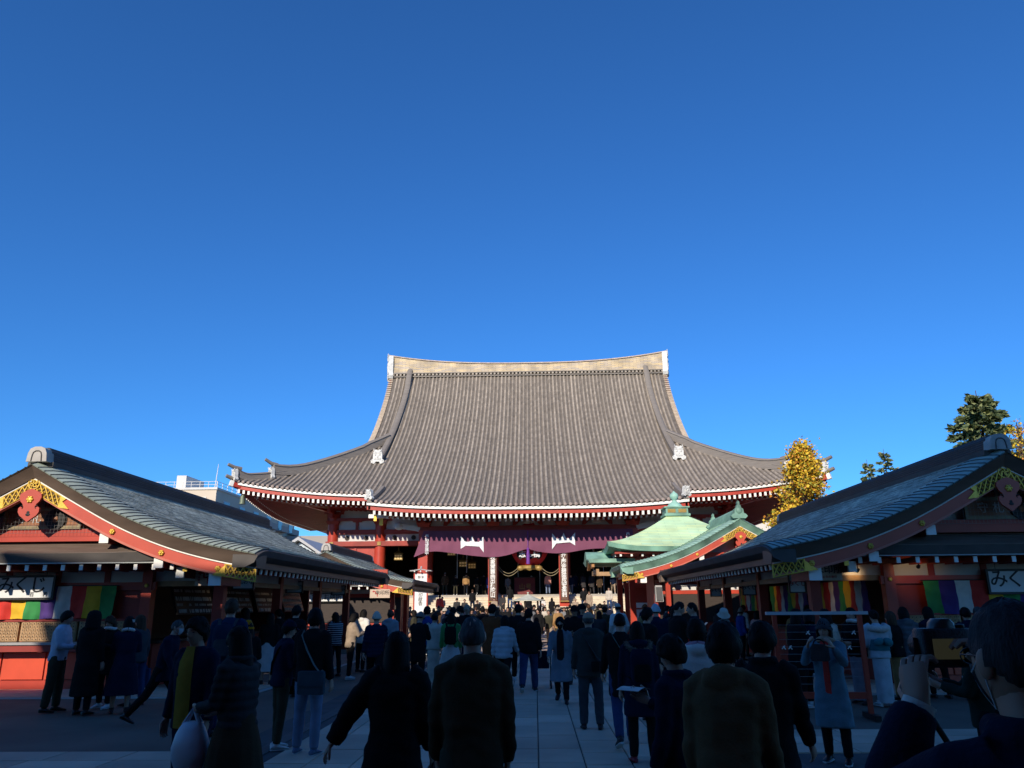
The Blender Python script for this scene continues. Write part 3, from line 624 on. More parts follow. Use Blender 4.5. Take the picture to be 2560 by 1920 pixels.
def shop(rx, inner, y0, y1, label, hw=5.3, zs=1.0, dz=0.0, green=False, detail=True, rough_end=False):
    """gabled temple shop with its gable to the camera; rx = ridge x, inner = +1 when the path lies towards +x"""
    s = thing('temple_shop', label, 'shop', (rx, (y0 + y1) / 2, 0))
    def RZ(a): return (interp(PR, a * 5.3 / hw) - 3.06) * zs + 3.06 + dz
    roofm, vergm, facm = (COPPER_G, VERGN, PATINA) if green else (COPPER, VERG, BROWN)
    VW = 0.85
    rep = 0
    for sg in (-1, 1):
        far_side = sg != inner
        # field of the slope in stepped courses
        m = MB(); nc = 46
        for i in range(nc):
            a0, a1 = hw * i / nc, hw * (i + 1) / nc; z0, z1 = RZ(a0), RZ(a1)
            m.add([(rx + sg * a0, y0 + VW, z0), (rx + sg * a0, y1 - VW, z0), (rx + sg * a1, y1 - VW, z1 + 0.012), (rx + sg * a1, y0 + VW, z1 + 0.012)], [(0, 1, 2, 3) if sg < 0 else (3, 2, 1, 0)])
            m.add([(rx + sg * a1, y0 + VW, z1 + 0.012), (rx + sg * a1, y1 - VW, z1 + 0.012), (rx + sg * a1, y1 - VW, z1), (rx + sg * a1, y0 + VW, z1)], [(0, 1, 2, 3)])
        m.build('roof_slope', roofm, s)
        # rolled verge of single copper sheets
        nv = 34
        for end, yy, dr in ((0, y0, 1), (1, y1, -1)):
            if end and far_side: continue
            for i in range(nv):
                a0, a1 = hw * i / nv, hw * (i + 1) / nv - 0.012; skew = 0.16; mm = MB(); rings = []
                for q in range(5):
                    t = q / 4; yq = yy + dr * VW * (1 - t); drop = -0.16 * t ** 2.2 + 0.016
                    sk = -skew * t * t
                    A0, A1 = clamp(a0 + sk + skew, 0, hw), clamp(a1 + sk + skew - 0.004, 0, hw)
                    if i == 0: A0 = 0.0
                    rings.append([(rx + sg * A0, yq, RZ(A0) + drop + 0.008), (rx + sg * A1, yq, RZ(A1) + drop + 0.004)])
                mm.loft(rings, closed=False, caps=False); mm.loft([[(x, y, z - 0.02) for x, y, z in r] for r in rings], closed=False, caps=False)
                vs_ = mm.build('verge_sheet', vergm, s, 50)
                MB().tube([(r[0][0], r[0][1], r[0][2] + 0.006) for r in rings], 0.013, 5).build('seam', KERBM if not green else facm, vs_)
            un = MB()
            un.grid(lambda u, v: (rx + sg * hw * u, yy + dr * VW * (1 - v), RZ(hw * u) - 0.16 * v ** 2.2 - 0.012), 24, 5); un.build('verge_underlay', KERBM, s)
        # fascia below the verge, gable end and side eave
        for yy, dr in ((y0, 1), (y1, -1)):
            m = MB(); rings = []
            for i in range(25):
                a = hw * i / 24; z = RZ(a) - 0.16
                rings.append([(rx + sg * a, yy - dr * 0.0, z), (rx + sg * a, yy + dr * 0.1, z - 0.14), (rx + sg * a, yy + dr * 0.16, z - 0.27), (rx + sg * a, yy + dr * 0.75, z - 0.27), (rx + sg * a, yy + dr * 0.75, z + 0.03)])
            m.loft(rings); m.build('verge_fascia', facm, s, 30)
        ex = rx + sg * hw; ez = RZ(hw)
        MB().loft([[(ex, y, ez + 0.0 + u), (ex + sg * 0.05, y, ez - 0.03 + u), (ex - sg * 0.02, y, ez - 0.17 + u), (ex - sg * 0.22, y, ez - 0.27 + u), (ex - sg * 0.5, y, ez - 0.27 + u), (ex - sg * 0.5, y, ez + u)] for y, u in [(y, -0.01 - 0.16 * clamp(1 - min(y - y0, y1 - y) / VW) ** 2.2) for y in [y0 + 0.02, y0 + 0.15, y0 + 0.3, y0 + 0.5, y0 + 0.85, y0 + 2, (y0 + y1) / 2, y1 - 2, y1 - 0.85, y1 - 0.5, y1 - 0.3, y1 - 0.15, y1 - 0.02]]]).build('eave_fascia', facm if green else PAN, s, 30)
        # soffit boards and rafters with white ends
        m = MB(); m.add([(ex - sg * 0.2, y0 + 0.3, ez - 0.29), (ex - sg * 0.2, y1 - 0.3, ez - 0.29), (ex - sg * 2.0, y1 - 0.3, ez + 0.05), (ex - sg * 2.0, y0 + 0.3, ez + 0.05)], [(0, 1, 2, 3)]); m.build('soffit', REDD, s)
        MB().box(min(ex - sg * 0.22, ex - sg * 0.34), max(ex - sg * 0.22, ex - sg * 0.34), y0 + 0.25, y1 - 0.25, ez - 0.42, ez - 0.28).build('eave_board', BROWN if not green else RED, s)
        if not far_side:
            r = MB(); r.box(-0.05, 0.05, 0, 1.7, -0.06, 0.06); r.k = 1; r.box(-0.052, 0.052, -0.015, 0.015, -0.062, 0.062); rme = r.mesh('eave_rafter', [REDD, WHITE])
            n = int((y1 - y0 - 0.8) / 0.36)
            for i in range(n + 1):
                o = bpy.data.objects.new('eave_rafter', rme); COL.objects.link(o); o.parent = s; o.matrix_parent_inverse = Matrix.Translation(-Vector(s.location))
                o.location = (ex - sg * 0.36, y0 + 0.4 + (y1 - y0 - 0.8) * i / n, ez - 0.47); o.rotation_euler = (R(9), 0, sg * R(90))
    # ridge roll with rounded stone ends
    top = RZ(0)
    m = MB(); m.loft([[(rx + dx, y, top + z) for dx, z in ((-0.24, -0.12), (-0.2, 0.2), (-0.12, 0.3), (0.12, 0.3), (0.2, 0.2), (0.24, -0.12))] for y in (y0 + 0.35, y1 - 0.35)]); m.build('ridge', RIDGEB if not green else facm, s)
    MB().box(rx - 0.3, rx + 0.3, y0 + 0.3, y1 - 0.3, top - 0.16, top - 0.05).build('ridge_base', PAN if not green else facm, s)
    prof = [(-0.24, 0), (-0.215, 0.2), (-0.17, 0.3), (-0.07, 0.345), (0.07, 0.345), (0.17, 0.3), (0.215, 0.2), (0.24, 0)]
    for yy, dr in ((y0, 1), (y1, -1)):
        if green:
            m = MB(); m.prism([(-0.34, 0), (-0.46, 0.1), (-0.36, 0.2), (-0.26, 0.22), (-0.24, 0.42), (-0.14, 0.46), (-0.1, 0.58), (-0.05, 0.6), (-0.06, 0.7), (0, 0.78), (0.06, 0.7), (0.05, 0.6), (0.1, 0.58), (0.14, 0.46), (0.24, 0.42), (0.26, 0.22), (0.36, 0.2), (0.46, 0.1), (0.34, 0)], lambda u, v, d: (rx + u * 0.8, yy + dr * d, top + v - 0.12), 0.05, 0.3)
            m.ell((rx, yy + dr * 0.04, top + 0.22), (0.13, 0.06, 0.13), 10, 6); m.build('ridge_end', facm, s, 30)
        else:
            m = MB(); m.prism([(u, v) for u, v in prof], lambda u, v, d: (rx + u, yy + dr * d, top + v - 0.06), 0.12, 0.4); o = m.build('ridge_end', CAPST, s)
            m = MB(); inn = [(u * 0.5, v * 0.68) for u, v in prof]
            m.tube([(rx + u, yy + dr * 0.115, top + v - 0.05) for u, v in inn], 0.014, 6); m.build('ridge_end_groove', KERBM, o)
    if not detail: 
        MB().box(rx - hw + 1.6, rx + hw - 1.6, y0 + 1.7, y1 - 1.2, 0, 3.3 + dz).build('wall', REDD, s)
    # gable, both ends carry boards; only the front end is fitted out
    GY = y0 + 0.9
    # red barge boards
    for sg in (-1, 1):
        m = MB(); rings = []; un = MB(); wl = MB()
        for i in range(25):
            a = 0.0 + (hw - 0.05) * i / 24; z = RZ(a) - 0.47; h = 0.30 - 0.05 * (i / 24)
            rings.append([(rx + sg * a, y0 + 0.22, z), (rx + sg * a, y0 + 0.22, z - h), (rx + sg * a, y0 + 0.33, z - h), (rx + sg * a, y0 + 0.33, z)])
        m.loft(rings); bb = m.build('barge_board', REDP, s)
        un.loft([[(p[1][0], p[1][1] - 0.012, p[1][2] + 0.035), (p[1][0], p[1][1] - 0.012, p[1][2] - 0.015), (p[1][0], p[1][1] + 0.12, p[1][2] - 0.015), (p[1][0], p[1][1] + 0.12, p[1][2] + 0.035)] for p in rings]); un.build('barge_moulding', mat('vermilion_edge', (0.55, 0.15, 0.10), 0.45, 0.1), bb)
        wl.loft([[(p[0][0], p[0][1] - 0.03, p[0][2] + 0.03), (p[0][0], p[0][1] - 0.03, p[0][2]), (p[0][0], p[0][1] + 0.02, p[0][2]), (p[0][0], p[0][1] + 0.02, p[0][2] + 0.03)] for p in rings]); wl.build('white_fillet', WHITE, bb)
        # studs
        for a in (1.95, 3.12, 4.42) if hw > 4.5 else (1.6, 2.8):
            z = RZ(a) - 0.47 - 0.14; mm = MB()
            for q in range(6):
                t = q * math.pi / 3; mm.ell((rx + sg * a + 0.038 * math.cos(t), y0 + 0.2, z + 0.038 * math.sin(t)), (0.03, 0.03, 0.03), 8, 5)
            mm.ell((rx + sg * a, y0 + 0.185, z), (0.028, 0.035, 0.028), 8, 5); mm.build('gilt_stud', GOLD, bb, 60)
        # gilt lattice fitting at the foot of the board
        def lattice(a0, a1, nm, par, flip=1):
            mm = MB(); h = 0.27; n = 5
            def pt(t, v): a = lerp(a0, a1, t); return Vector((rx + sg * a, y0 + 0.205, RZ(a) - 0.48 - h * v))
            for v in (0.03, 0.97): mm.tube([pt(t / 8, v) for t in range(9)], 0.016, 6)
            for t in (0.0, 1.0):
                if (t == 0.0 and a0 < 0.1): continue
                mm.tube([pt(t, 0), pt(t, 1)], 0.016, 6)
            for i in range(2 * n + 1):
                t0 = i / (2 * n) ; w = 0.5 / n
                for da in (-1, 1):
                    t1 = t0 + da * 2 * w
                    if -0.01 <= t1 <= 1.01 and i % 2 == 0: mm.tube([pt(t0, 0.03), pt((t0 + t1) / 2, 0.5), pt(t1, 0.97)], 0.017, 6)
                if i % 2 == 0 and 0 < i < 2 * n:
                    for v in (0.25, 0.75): mm.ell(pt(t0, v if False else 0.5), (0.03, 0.015, 0.03), 6, 4)
            # pointed tail
            if a0 > 0.1: mm.prism([(0, 0), (-0.28, 0.03), (0, 0.24)], lambda u, v, d: tuple(pt(0, 1) + Vector((sg * u, d, v))), -0.012, 0.012)
            else: mm.prism([(0, 0), (0.22, -0.03), (0.05, 0.14), (0.18, 0.24), (0, 0.27)], lambda u, v, d: tuple(pt(1, 1) + Vector((sg * u, d, v - 0.1 * 0))), -0.012, 0.012)
            mm.build(nm, GOLD, par, 50)
            MB().add([pt(0, 0.05) + Vector((0, 0.012, 0)), pt(1, 0.05) + Vector((0, 0.012, 0)), pt(1, 0.95) + Vector((0, 0.012, 0)), pt(0, 0.95) + Vector((0, 0.012, 0))], [(0, 1, 2, 3)]).build(nm + '_backing', mat('lattice_backing', (0.10, 0.05, 0.02), 0.6, 0.2), par)
        lattice(hw - 0.72, hw - 0.03, 'gilt_end_lattice', bb)
        lattice(0.0, 0.66, 'gilt_apex_lattice', bb)
    az = RZ(0) - 0.5
    m = MB().tube([(rx + 0.13 * math.cos(t), y0 + 0.19, az - 0.06 + 0.13 * math.sin(t)) for t in [i * math.pi / 8 for i in range(17)]], 0.018, 6, caps=False)
    m.lathe([(0.001, 0), (0.12, 0), (0.12, 0.02)], 14); o = m.build('gilt_crest', GOLD, s, 50)
    # crest mark: hooked cross of the temple
    m = MB(); c = Vector((rx, y0 + 0.175, az - 0.06)); L = 0.075
    for q in range(4):
        rt = Matrix.Rotation(q * math.pi / 2, 3, 'Y'); m.bar(c, c + rt @ Vector((0, 0, L)), 0.02, 0.02, (0, 1, 0)); m.bar(c + rt @ Vector((0, 0, L)), c + rt @ Vector((-L, 0, L)), 0.02, 0.02, (0, 1, 0))
    m.build('crest_mark', GOLD, o)
    # pendant under the apex
    half = [(0.0, 0.02), (0.12, -0.02), (0.30, -0.12), (0.315, -0.22), (0.27, -0.33), (0.20, -0.40), (0.17, -0.48), (0.2, -0.50), (0.25, -0.47), (0.3, -0.52), (0.3, -0.62), (0.24, -0.72), (0.15, -0.78), (0.05, -0.86), (0.0, -0.89)]
    half = [(u * 0.8, v * 0.82) for u, v in half]; poly = half + [(-u, v) for u, v in reversed(half[1:-1])]
    m = MB(); m.prism(poly, lambda u, v, d: (rx + u, y0 + d, az - 0.20 + v), 0.14, 0.2); pd = m.build('gable_pendant', REDP, s)
    m = MB().ell((rx, y0 + 0.13, az - 0.43), (0.06, 0.03, 0.06), 10, 6)
    for q in range(6): t = q * math.pi / 3; m.ell((rx + 0.055 * math.cos(t), y0 + 0.13, az - 0.43 + 0.055 * math.sin(t)), (0.03, 0.03, 0.03), 8, 5)
    m.build('gilt_boss', GOLD, pd, 50)
    m = MB().ell((rx, y0 + 0.137, az - 0.72), (0.035, 0.008, 0.03), 10, 6).ell((rx, y0 + 0.137, az - 0.77), (0.055, 0.008, 0.035), 10, 6).prism([(-0.012, 0.02), (0.012, 0.02), (0.02, -0.06), (-0.02, -0.06)], lambda u, v, d: (rx + u, d, az - 0.71 + v), y0 + 0.131, y0 + 0.143); m.build('pendant_piercing', INK, pd)
    for sg in (-1, 1):
        MB().tube([(rx + sg * (0.17 - 0.03 * math.cos(t)), y0 + 0.137, az - 0.60 + 0.035 * math.sin(t)) for t in [-1.2 + i * 0.5 for i in range(9)]], 0.009, 5).build('pendant_scroll', INK, pd)
    # gable wall
    zb = 3.56 + dz
    pts = [(a, RZ(a) - 0.55) for a in [i * 0.25 for i in range(40)] if a < hw - 1.2 and RZ(a) - 0.55 > zb - 0.3]
    m = MB(); m.prism([(a, z) for a, z in reversed(pts)] + [(-a, z) for a, z in pts[1:]] + [(-pts[-1][0], zb - 0.35), (pts[-1][0], zb - 0.35)], lambda u, v, d: (rx + u, d, v), GY + 0.08, GY + 0.2); m.build('gable_plaster', PLASTER, s)
    for a, w in ((0.0, 0.2), (-1.35, 0.17), (1.35, 0.17), (-2.55, 0.16), (2.55, 0.16)):
        h = RZ(abs(a)) - 0.6
        if h > zb: MB().box(rx + a - w / 2, rx + a + w / 2, GY - 0.04, GY + 0.1, zb, h).build('gable_strut', REDD, s)
    MB().box(rx - 2.95, rx + 2.95, GY - 0.16, GY + 0.1, zb - 0.28, zb).build('gable_beam', RED, s)
    for a in (1.75, 3.05, 4.35):
        if a < hw - 0.6:
            for sg in (-1, 1):
                z = RZ(a) - 0.85; w = 0.2 if a < 3.5 else 0.26
                m = MB(); m.box(rx + sg * a - w / 2, rx + sg * a + w / 2, GY - 0.62, GY + 0.6, z - w / 2, z + w / 2); p = m.build('purlin', REDD, s)
                MB().box(rx + sg * a - w / 2 - 0.004, rx + sg * a + w / 2 + 0.004, GY - 0.64, GY - 0.6, z - w / 2 - 0.004, z + w / 2 + 0.004).build('white_purlin_end', WHITE, p)
    # bird net
    m = MB(); st = 0.085
    k = 0; aa = -3.2
    while aa < 3.2:
        h = RZ(abs(aa)) - 0.80
        if h > zb: m.tube([(rx + aa, GY - 0.3, zb - 0.1), (rx + aa, GY - 0.3, h)], 0.0028, 3)
        aa += st
    z = zb - 0.1
    while z < RZ(0) - 0.8:
        lim = max([a for a in [i * 0.05 for i in range(90)] if RZ(a) - 0.80 > z] + [0])
        lim = min(lim, 3.2)
        if lim > 0.1: m.tube([(rx - lim, GY - 0.3, z), (rx + lim, GY - 0.3, z)], 0.0028, 3)
        z += st
    if detail: m.build('bird_net', NET, s)
    # pent roof across the gable front
    PW = 3.35; m = MB(); pe = y0 + 0.3 - 0.0; pw = GY + 0.55
    zt, ze = zb - 0.27, zb - 0.58
    for i in range(8):
        t0, t1 = i / 8, (i + 1) / 8
        for a0, a1, s0 in ((-1, 1, 0),):
            x0 = PW + 0.35 * t0 ** 1.2; x1 = PW + 0.35 * t1 ** 1.2
            f = lambda t: zt + (ze - zt) * (t ** 0.8)
            rows = []
            nn = 16
            for j in range(nn + 1):
                q = -1 + 2 * j / nn; lift = 0.10 * abs(q) ** 5
                rows.append(((rx + q * x0, lerp(pw - 0.5, pe, t0), f(t0) + lift * t0 + 0.01), (rx + q * x1, lerp(pw - 0.5, pe, t1), f(t1) + lift * t1 + 0.018), (rx + q * x1, lerp(pw - 0.5, pe, t1), f(t1) + lift * t1)))
            for j in range(nn): m.add([rows[j][0], rows[j + 1][0], rows[j + 1][1], rows[j][1]], [(3, 2, 1, 0)]); m.add([rows[j][1], rows[j + 1][1], rows[j + 1][2], rows[j][2]], [(3, 2, 1, 0)])
    pr = m.build('pent_roof', BROWN if not green else facm, s)
    m = MB(); m.loft([[(rx + q * (PW + 0.35), pe + 0.0, ze + 0.10 * abs(q) ** 5 + 0.01), (rx + q * (PW + 0.33), pe + 0.06, ze + 0.10 * abs(q) ** 5 - 0.2), (rx + q * (PW + 0.3), pe + 0.5, ze + 0.10 * abs(q) ** 5 - 0.2), (rx + q * (PW + 0.3), pe + 0.5, ze + 0.1)] for q in [-1 + i / 8 for i in range(17)]]); m.build('pent_fascia', PAN if not green else facm, pr)
    MB().box(rx - PW - 0.25, rx + PW + 0.25, pe + 0.055, pe + 0.08, ze - 0.225, ze - 0.2).build('pent_pale_edge', mat('zinc_edge', (0.35, 0.36, 0.33), 0.5, 0.1), pr)
    for i in range(17):
        x = rx - 3.3 + 6.6 * i / 16
        p = MB().box(x - 0.035, x + 0.035, pe + 0.12, pe + 1.4, ze - 0.36, ze - 0.25).build('pent_rafter', REDD, s)
        MB().box(x - 0.04, x + 0.04, pe + 0.1, pe + 0.125, ze - 0.37, ze - 0.245).build('white_rafter_end', WHITE, p)
    for sg in (-1, 1):
        MB().box(rx + sg * 3.62 - 0.05, rx + sg * 3.62 + 0.05, pe + 0.06, pe + 0.1, ze - 0.42, ze - 0.2).build('gilt_corner_plate', GOLD, s)
        MB().box(rx + sg * 3.45 - 0.09, rx + sg * 3.45 + 0.09, pe + 0.2, pe + 0.26, ze - 0.55, ze - 0.32).build('white_beam_end', WHITE, s)
        MB().box(rx + sg * 3.45 - 0.085, rx + sg * 3.45 + 0.085, pe + 0.25, pe + 1.5, ze - 0.54, ze - 0.33).build('beam', REDD, s)
    return s, RZ, ze
def shop_body(s, rx, inner, y0, y1, ze):
    """front wall with lot drawers and counter, posts and open side counter"""
    WY = y0 + 1.7; W = 2.25
    MB().box(rx - 2.3, rx + 2.3, WY - 0.02, WY + 0.18, 0.0, 3.0).build('front_wall', REDD, s)
    m = MB().box(rx - 2.25, rx + 2.25, WY - 0.04, WY - 0.02, 2.38, 2.66); m.build('front_frieze', PLASTER, s)
    for a in (-1.2, 0, 1.2): MB().box(rx + a - 0.07, rx + a + 0.07, WY - 0.07, WY, 2.36, 2.7).build('frieze_post', REDD, s)
    MB().box(rx - 2.4, rx + 2.4, WY - 0.1, WY, 2.2, 2.38).build('front_lintel', RED, s)
    for sg in (-1, 1): 
        MB().box(rx + sg * 2.2 - 0.12, rx + sg * 2.2 + 0.12, WY - 0.12, WY + 0.12, 0, 2.9).build('front_post', RED, s)
        MB().lathe([(0.001, 0), (0.045, 0), (0.05, 0.02), (0.03, 0.04)], 12, (0, 0, 0)).build('gilt_nail_cover', GOLD, s, 40).matrix_basis = Matrix.Translation((rx + sg * 2.2, WY - 0.12, 2.3)) @ Matrix.Rotation(R(90), 4, 'X')
    # red dado panels, counter shelf and drawers
    for i in range(4):
        x0 = rx - 2.06 + 1.03 * i
        MB().box(x0 + 0.015, x0 + 1.0, WY - 0.06, WY - 0.02, 0.22, 0.80).build('dado_panel', mat('vermilion_dado', (0.60, 0.075, 0.03), 0.42, 0.12, 1.5), s)
        MB().cbox((x0 + 0.0, WY - 0.2, 0.9), (0.1, 0.3, 0.16)).build('shelf_bracket', REDD, s)
    MB().box(rx - 2.1, rx + 2.1, WY - 0.1, WY - 0.02, 0.0, 0.2).build('plinth', RED, s)
    MB().box(rx - 2.1, rx + 2.1, WY - 0.42, WY - 0.02, 0.99, 1.045).build('counter_shelf', mat('counter_edge', (0.32, 0.31, 0.3), 0.45, 0.1), s)
    MB().box(rx - 2.1, rx + 2.1, WY - 0.38, WY - 0.02, 0.84, 0.985).build('counter_apron', REDD, s)
    for i in range(3):
        x0 = rx - 2.05 + 1.38 * i; m = MB().box(x0, x0 + 1.32, WY - 0.12, WY - 0.02, 1.06, 1.5); d = m.build('lot_drawer_cabinet', DRAWER, s)
        m = MB(); kn = MB()
        for r in range(6):
            for c in range(15):
                u = x0 + 0.02 + 0.0855 * c; v = 1.075 + 0.07 * r
                m.box(u + 0.004, u + 0.08, WY - 0.135, WY - 0.12, v + 0.004, v + 0.064); kn.cbox((u + 0.042, WY - 0.142, v + 0.03), (0.014, 0.014, 0.02))
        tag(m.build('lot_drawers', DRAWER, d), kind='stuff'); tag(kn.build('drawer_knobs', INK, d), kind='stuff')
    MB().box(rx - 2.1, rx + 2.1, WY - 0.16, WY, 1.5, 1.545).build('drawer_rail', REDD, s)
    # arcade posts on the path side, both ends
    px = rx + inner * 3.85
    ys = [y0 + 1.9 + (y1 - y0 - 3.2) * i / 3 for i in range(4)]
    for y in ys:
        MB().box(px - 0.12, px + 0.12, y - 0.12, y + 0.12, 0.0, 2.85).build('arcade_post', REDD, s)
        MB().box(px - 0.17, px + 0.17, y - 0.17, y + 0.17, 0.0, 0.16).build('post_base', PLATF, s)
    MB().box(px - 0.1, px + 0.1, y0 + 0.8, y1 - 0.6, 2.62, 2.86).build('arcade_beam', REDD, s)
    MB().box(px - 0.04, px + 0.04, y0 + 1.4, y1 - 0.9, 2.42, 2.62).build('arcade_frieze', PLASTER, s)
    MB().box(px - 0.1, px + 0.1, y0 + 1.4, y1 - 0.9, 2.3, 2.42).build('arcade_tie', mat('pale_beam', (0.30, 0.20, 0.12), 0.6, 0.15, 4), s)
    for i in (0,): MB().box(min(rx + inner * 2.3, px), max(rx + inner * 2.3, px), WY + 0.02, WY + 0.14, 2.66, 2.9).build('cross_beam', REDD, s); MB().box(min(rx + inner * 2.3, px), max(rx + inner * 2.3, px), WY + 0.04, WY + 0.1, 2.4, 2.66).build('cross_frieze', PLASTER, s); MB().box(min(rx + inner * 2.3, px), max(rx + inner * 2.3, px), WY + 0.0, WY + 0.14, 2.28, 2.4).build('cross_tie', WOOD, s)
    ix = rx + inner * 2.35
    MB().box(min(ix, ix - inner * 0.1), max(ix, ix - inner * 0.1), WY + 0.2, y1 - 1.2, 0, 0.98).build('counter_front', REDD, s)
    MB().box(min(ix + inner * 0.14, ix - inner * 0.7), max(ix + inner * 0.14, ix - inner * 0.7), WY + 0.2, y1 - 1.2, 0.98, 1.04).build('counter_top', DARKW, s)
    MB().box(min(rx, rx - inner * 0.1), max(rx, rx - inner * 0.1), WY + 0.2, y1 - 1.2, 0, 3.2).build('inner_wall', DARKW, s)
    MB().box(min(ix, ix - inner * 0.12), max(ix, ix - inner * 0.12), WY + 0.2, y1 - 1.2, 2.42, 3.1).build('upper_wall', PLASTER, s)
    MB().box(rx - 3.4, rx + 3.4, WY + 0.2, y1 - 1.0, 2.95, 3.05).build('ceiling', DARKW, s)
    MB().box(rx - 2.3, rx + 2.3, y1 - 1.2, y1 - 1.05, 0, 3.0).build('back_wall', REDD, s)
    MB().box(min(rx - inner * 2.3, rx - inner * 2.2), max(rx - inner * 2.3, rx - inner * 2.2), WY, y1 - 1.1, 0, 3.0).build('outer_wall', REDD, s)
    return px, ix, WY, ys
LX, RX = -11.4, 10.4
sL, RZL, zeL = shop(LX, 1, 17.0, 33.0, 'long temple shop on the left with grey copper roof and sunlit red gable')
sR, RZR, zeR = shop(RX, -1, 17.0, 33.0, 'long temple shop on the right with its gable in deep shade')
pxL, ixL, WYL, ysL = shop_body(sL, LX, 1, 17.0, 33.0, zeL)
pxR, ixR, WYR, ysR = shop_body(sR, RX, -1, 17.0, 33.0, zeR)
sL2, RZ2, ze2 = shop(-10.2, 1, 38.0, 48.6, 'smaller grey-roofed temple shop beyond the long left shop, by the hall steps', hw=4.3, zs=0.72, dz=-0.05, detail=False)
sR2, RZ3, ze3 = shop(9.1, -1, 34.6, 40.0, 'small temple shop with bright green copper gable beside the pyramid roof', hw=5.3, zs=1.0, dz=0.42, green=True, detail=False)
for s, x, yy, inn in ((sL2, -10.2, 38.0, 1), (sR2, 9.1, 34.6, -1)):
    for k in range(3):
        MB().box(x + inn * 3.2 - 0.1, x + inn * 3.2 + 0.1, yy + 1.0 + 2.0 * k - 0.1, yy + 1.0 + 2.0 * k + 0.1, 0, 2.75).build('arcade_post', RED, s)
    MB().box(x - 2.7, x + 2.7, yy + 1.66, yy + 1.69, 0.2, 0.95).build('dado_panel', RED, s)
    MB().box(x - 3.5, x + 3.5, yy + 1.64, yy + 1.69, 1.0, 2.2).build('recess_shade_sheet', DARKW, s)  # flat dark sheet, its colour stands for the shaded counter opening
    MB().box(x - 3.5, x + 3.5, yy + 1.62, yy + 1.69, 2.2, 2.36).build('front_lintel', RED, s)
    MB().box(x - 3.5, x + 3.5, yy + 1.65, yy + 1.69, 2.37, 2.62).build('front_frieze', PLASTER, s)
# ================================================================ SIGNS, BANNERS AND FITTINGS OF THE SHOPS
FRAME = mat('sign_frame_dark', (0.02, 0.018, 0.016), 0.5, 0.2)
def sign(label, c, w, h, texts, board=BOARDW, frame=FRAME, fw=0.05, rotz=0.0, hang=0.25, name='hanging_sign', group=None, back=True):
    """framed board facing -Y before rotation; texts = (string, size, dx, dz, material, vertical)"""
    t = thing(name, label, 'sign', c, rotz, group, local=True)
    MB().box(-w / 2, w / 2, -0.012, 0.012, -h / 2, h / 2).build('board', board, t)
    if fw:
        MB().box(-w / 2 - fw, w / 2 + fw, -0.03, 0.03, h / 2, h / 2 + fw).box(-w / 2 - fw, w / 2 + fw, -0.03, 0.03, -h / 2 - fw, -h / 2).box(-w / 2 - fw, -w / 2, -0.03, 0.03, -h / 2, h / 2).box(w / 2, w / 2 + fw, -0.03, 0.03, -h / 2, h / 2).build('frame', frame, t)
    for s_, sz, dx, dz, m, vert in texts:
        place(text_mesh(s_, sz, m, 0.003, 0.008, vert, 1.0), 'lettering', t, (dx, -0.016, dz))
    if hang:
        for sg in (-1, 1): MB().tube([(sg * w * 0.36, 0, h / 2 + fw), (sg * w * 0.36, 0, h / 2 + fw + hang)], 0.006, 5).build('hanger', FRAME, t)
    return t
sign('white sign reading mikuji over five-coloured cloth on the sunlit left gable', (LX - 0.63, WYL - 0.28, 2.27), 1.34, 0.46, [('み', 0.42, -0.45, 0.04, INK, False), ('く', 0.42, -0.08, 0.04, INK, False), ('じ', 0.42, 0.32, 0.04, INK, False), ('百', 0.11, 0.2, -0.16, INK, False), ('円', 0.11, 0.52, -0.16, INK, False)], hang=0.2)
sign('white sign reading mikuji cut by the right picture edge on the shaded gable', (RX + 0.62, WYR - 0.28, 2.22), 1.34, 0.46, [('み', 0.42, -0.45, 0.04, INK, False), ('く', 0.42, -0.08, 0.04, INK, False), ('じ', 0.42, 0.32, 0.04, INK, False), ('百', 0.11, 0.2, -0.16, INK, False), ('円', 0.11, 0.52, -0.16, INK, False)], hang=0.2)
def arrow(t, dx):
    m = MB(); pts = [(-0.30, 0.10), (-0.22, 0.10), (-0.22, 0.0), (-0.12, 0.0), (-0.12, -0.14)]
    for (a, b), (c, d) in zip(pts, pts[1:]): m.bar((a + dx, -0.016, b), (c + dx, -0.016, d), 0.004, 0.035, (0, 0, 1) if abs(b - d) < 1e-6 else (1, 0, 0))
    m.prism([(-0.37, 0.10), (-0.29, 0.15), (-0.29, 0.05)], lambda u, v, d: (u + dx, d, v), -0.018, -0.014); m.build('red_arrow', REDINK, t)
for x, lab, sg in ((-7.38, 'pale wooden sign with red arrow at the corner of the left shop', 1), (6.47, 'pale wooden sign with red arrow at the corner of the right shop', 1)):
    t = sign(lab, (x, 18.0, 2.45), 0.84, 0.36, [('朱印所', 0.21, 0.13, 0.05, INK, False), ('お寺の書印', 0.065, 0.14, -0.11, REDINK, False), ('本堂へ', 0.06, -0.33, -0.06, REDINK, True)], BOARDP, BOARDP, 0.0, 0.0, 0.25); arrow(t, 0.0)
for x, y, lab in ((-7.12, 19.2, 'first framed charm sign under the left eave, next to the arrow sign'), (-7.62, 25.0, 'second framed charm sign under the left eave, mid arcade'), (-7.6, 30.6, 'third small framed charm sign at the far end of the left arcade')):
    sign(lab, (x, y, 2.38), 0.48, 0.30, [('お札お守', 0.125, 0, 0, INK, False)], fw=0.035, hang=0.2)
sign('wide white sign for old charms on the small left shop front', (-10.4, 39.5, 2.2), 1.9, 0.34, [('古札お納所', 0.3, 0, 0, INK, False)], fw=0.04, hang=0.0)
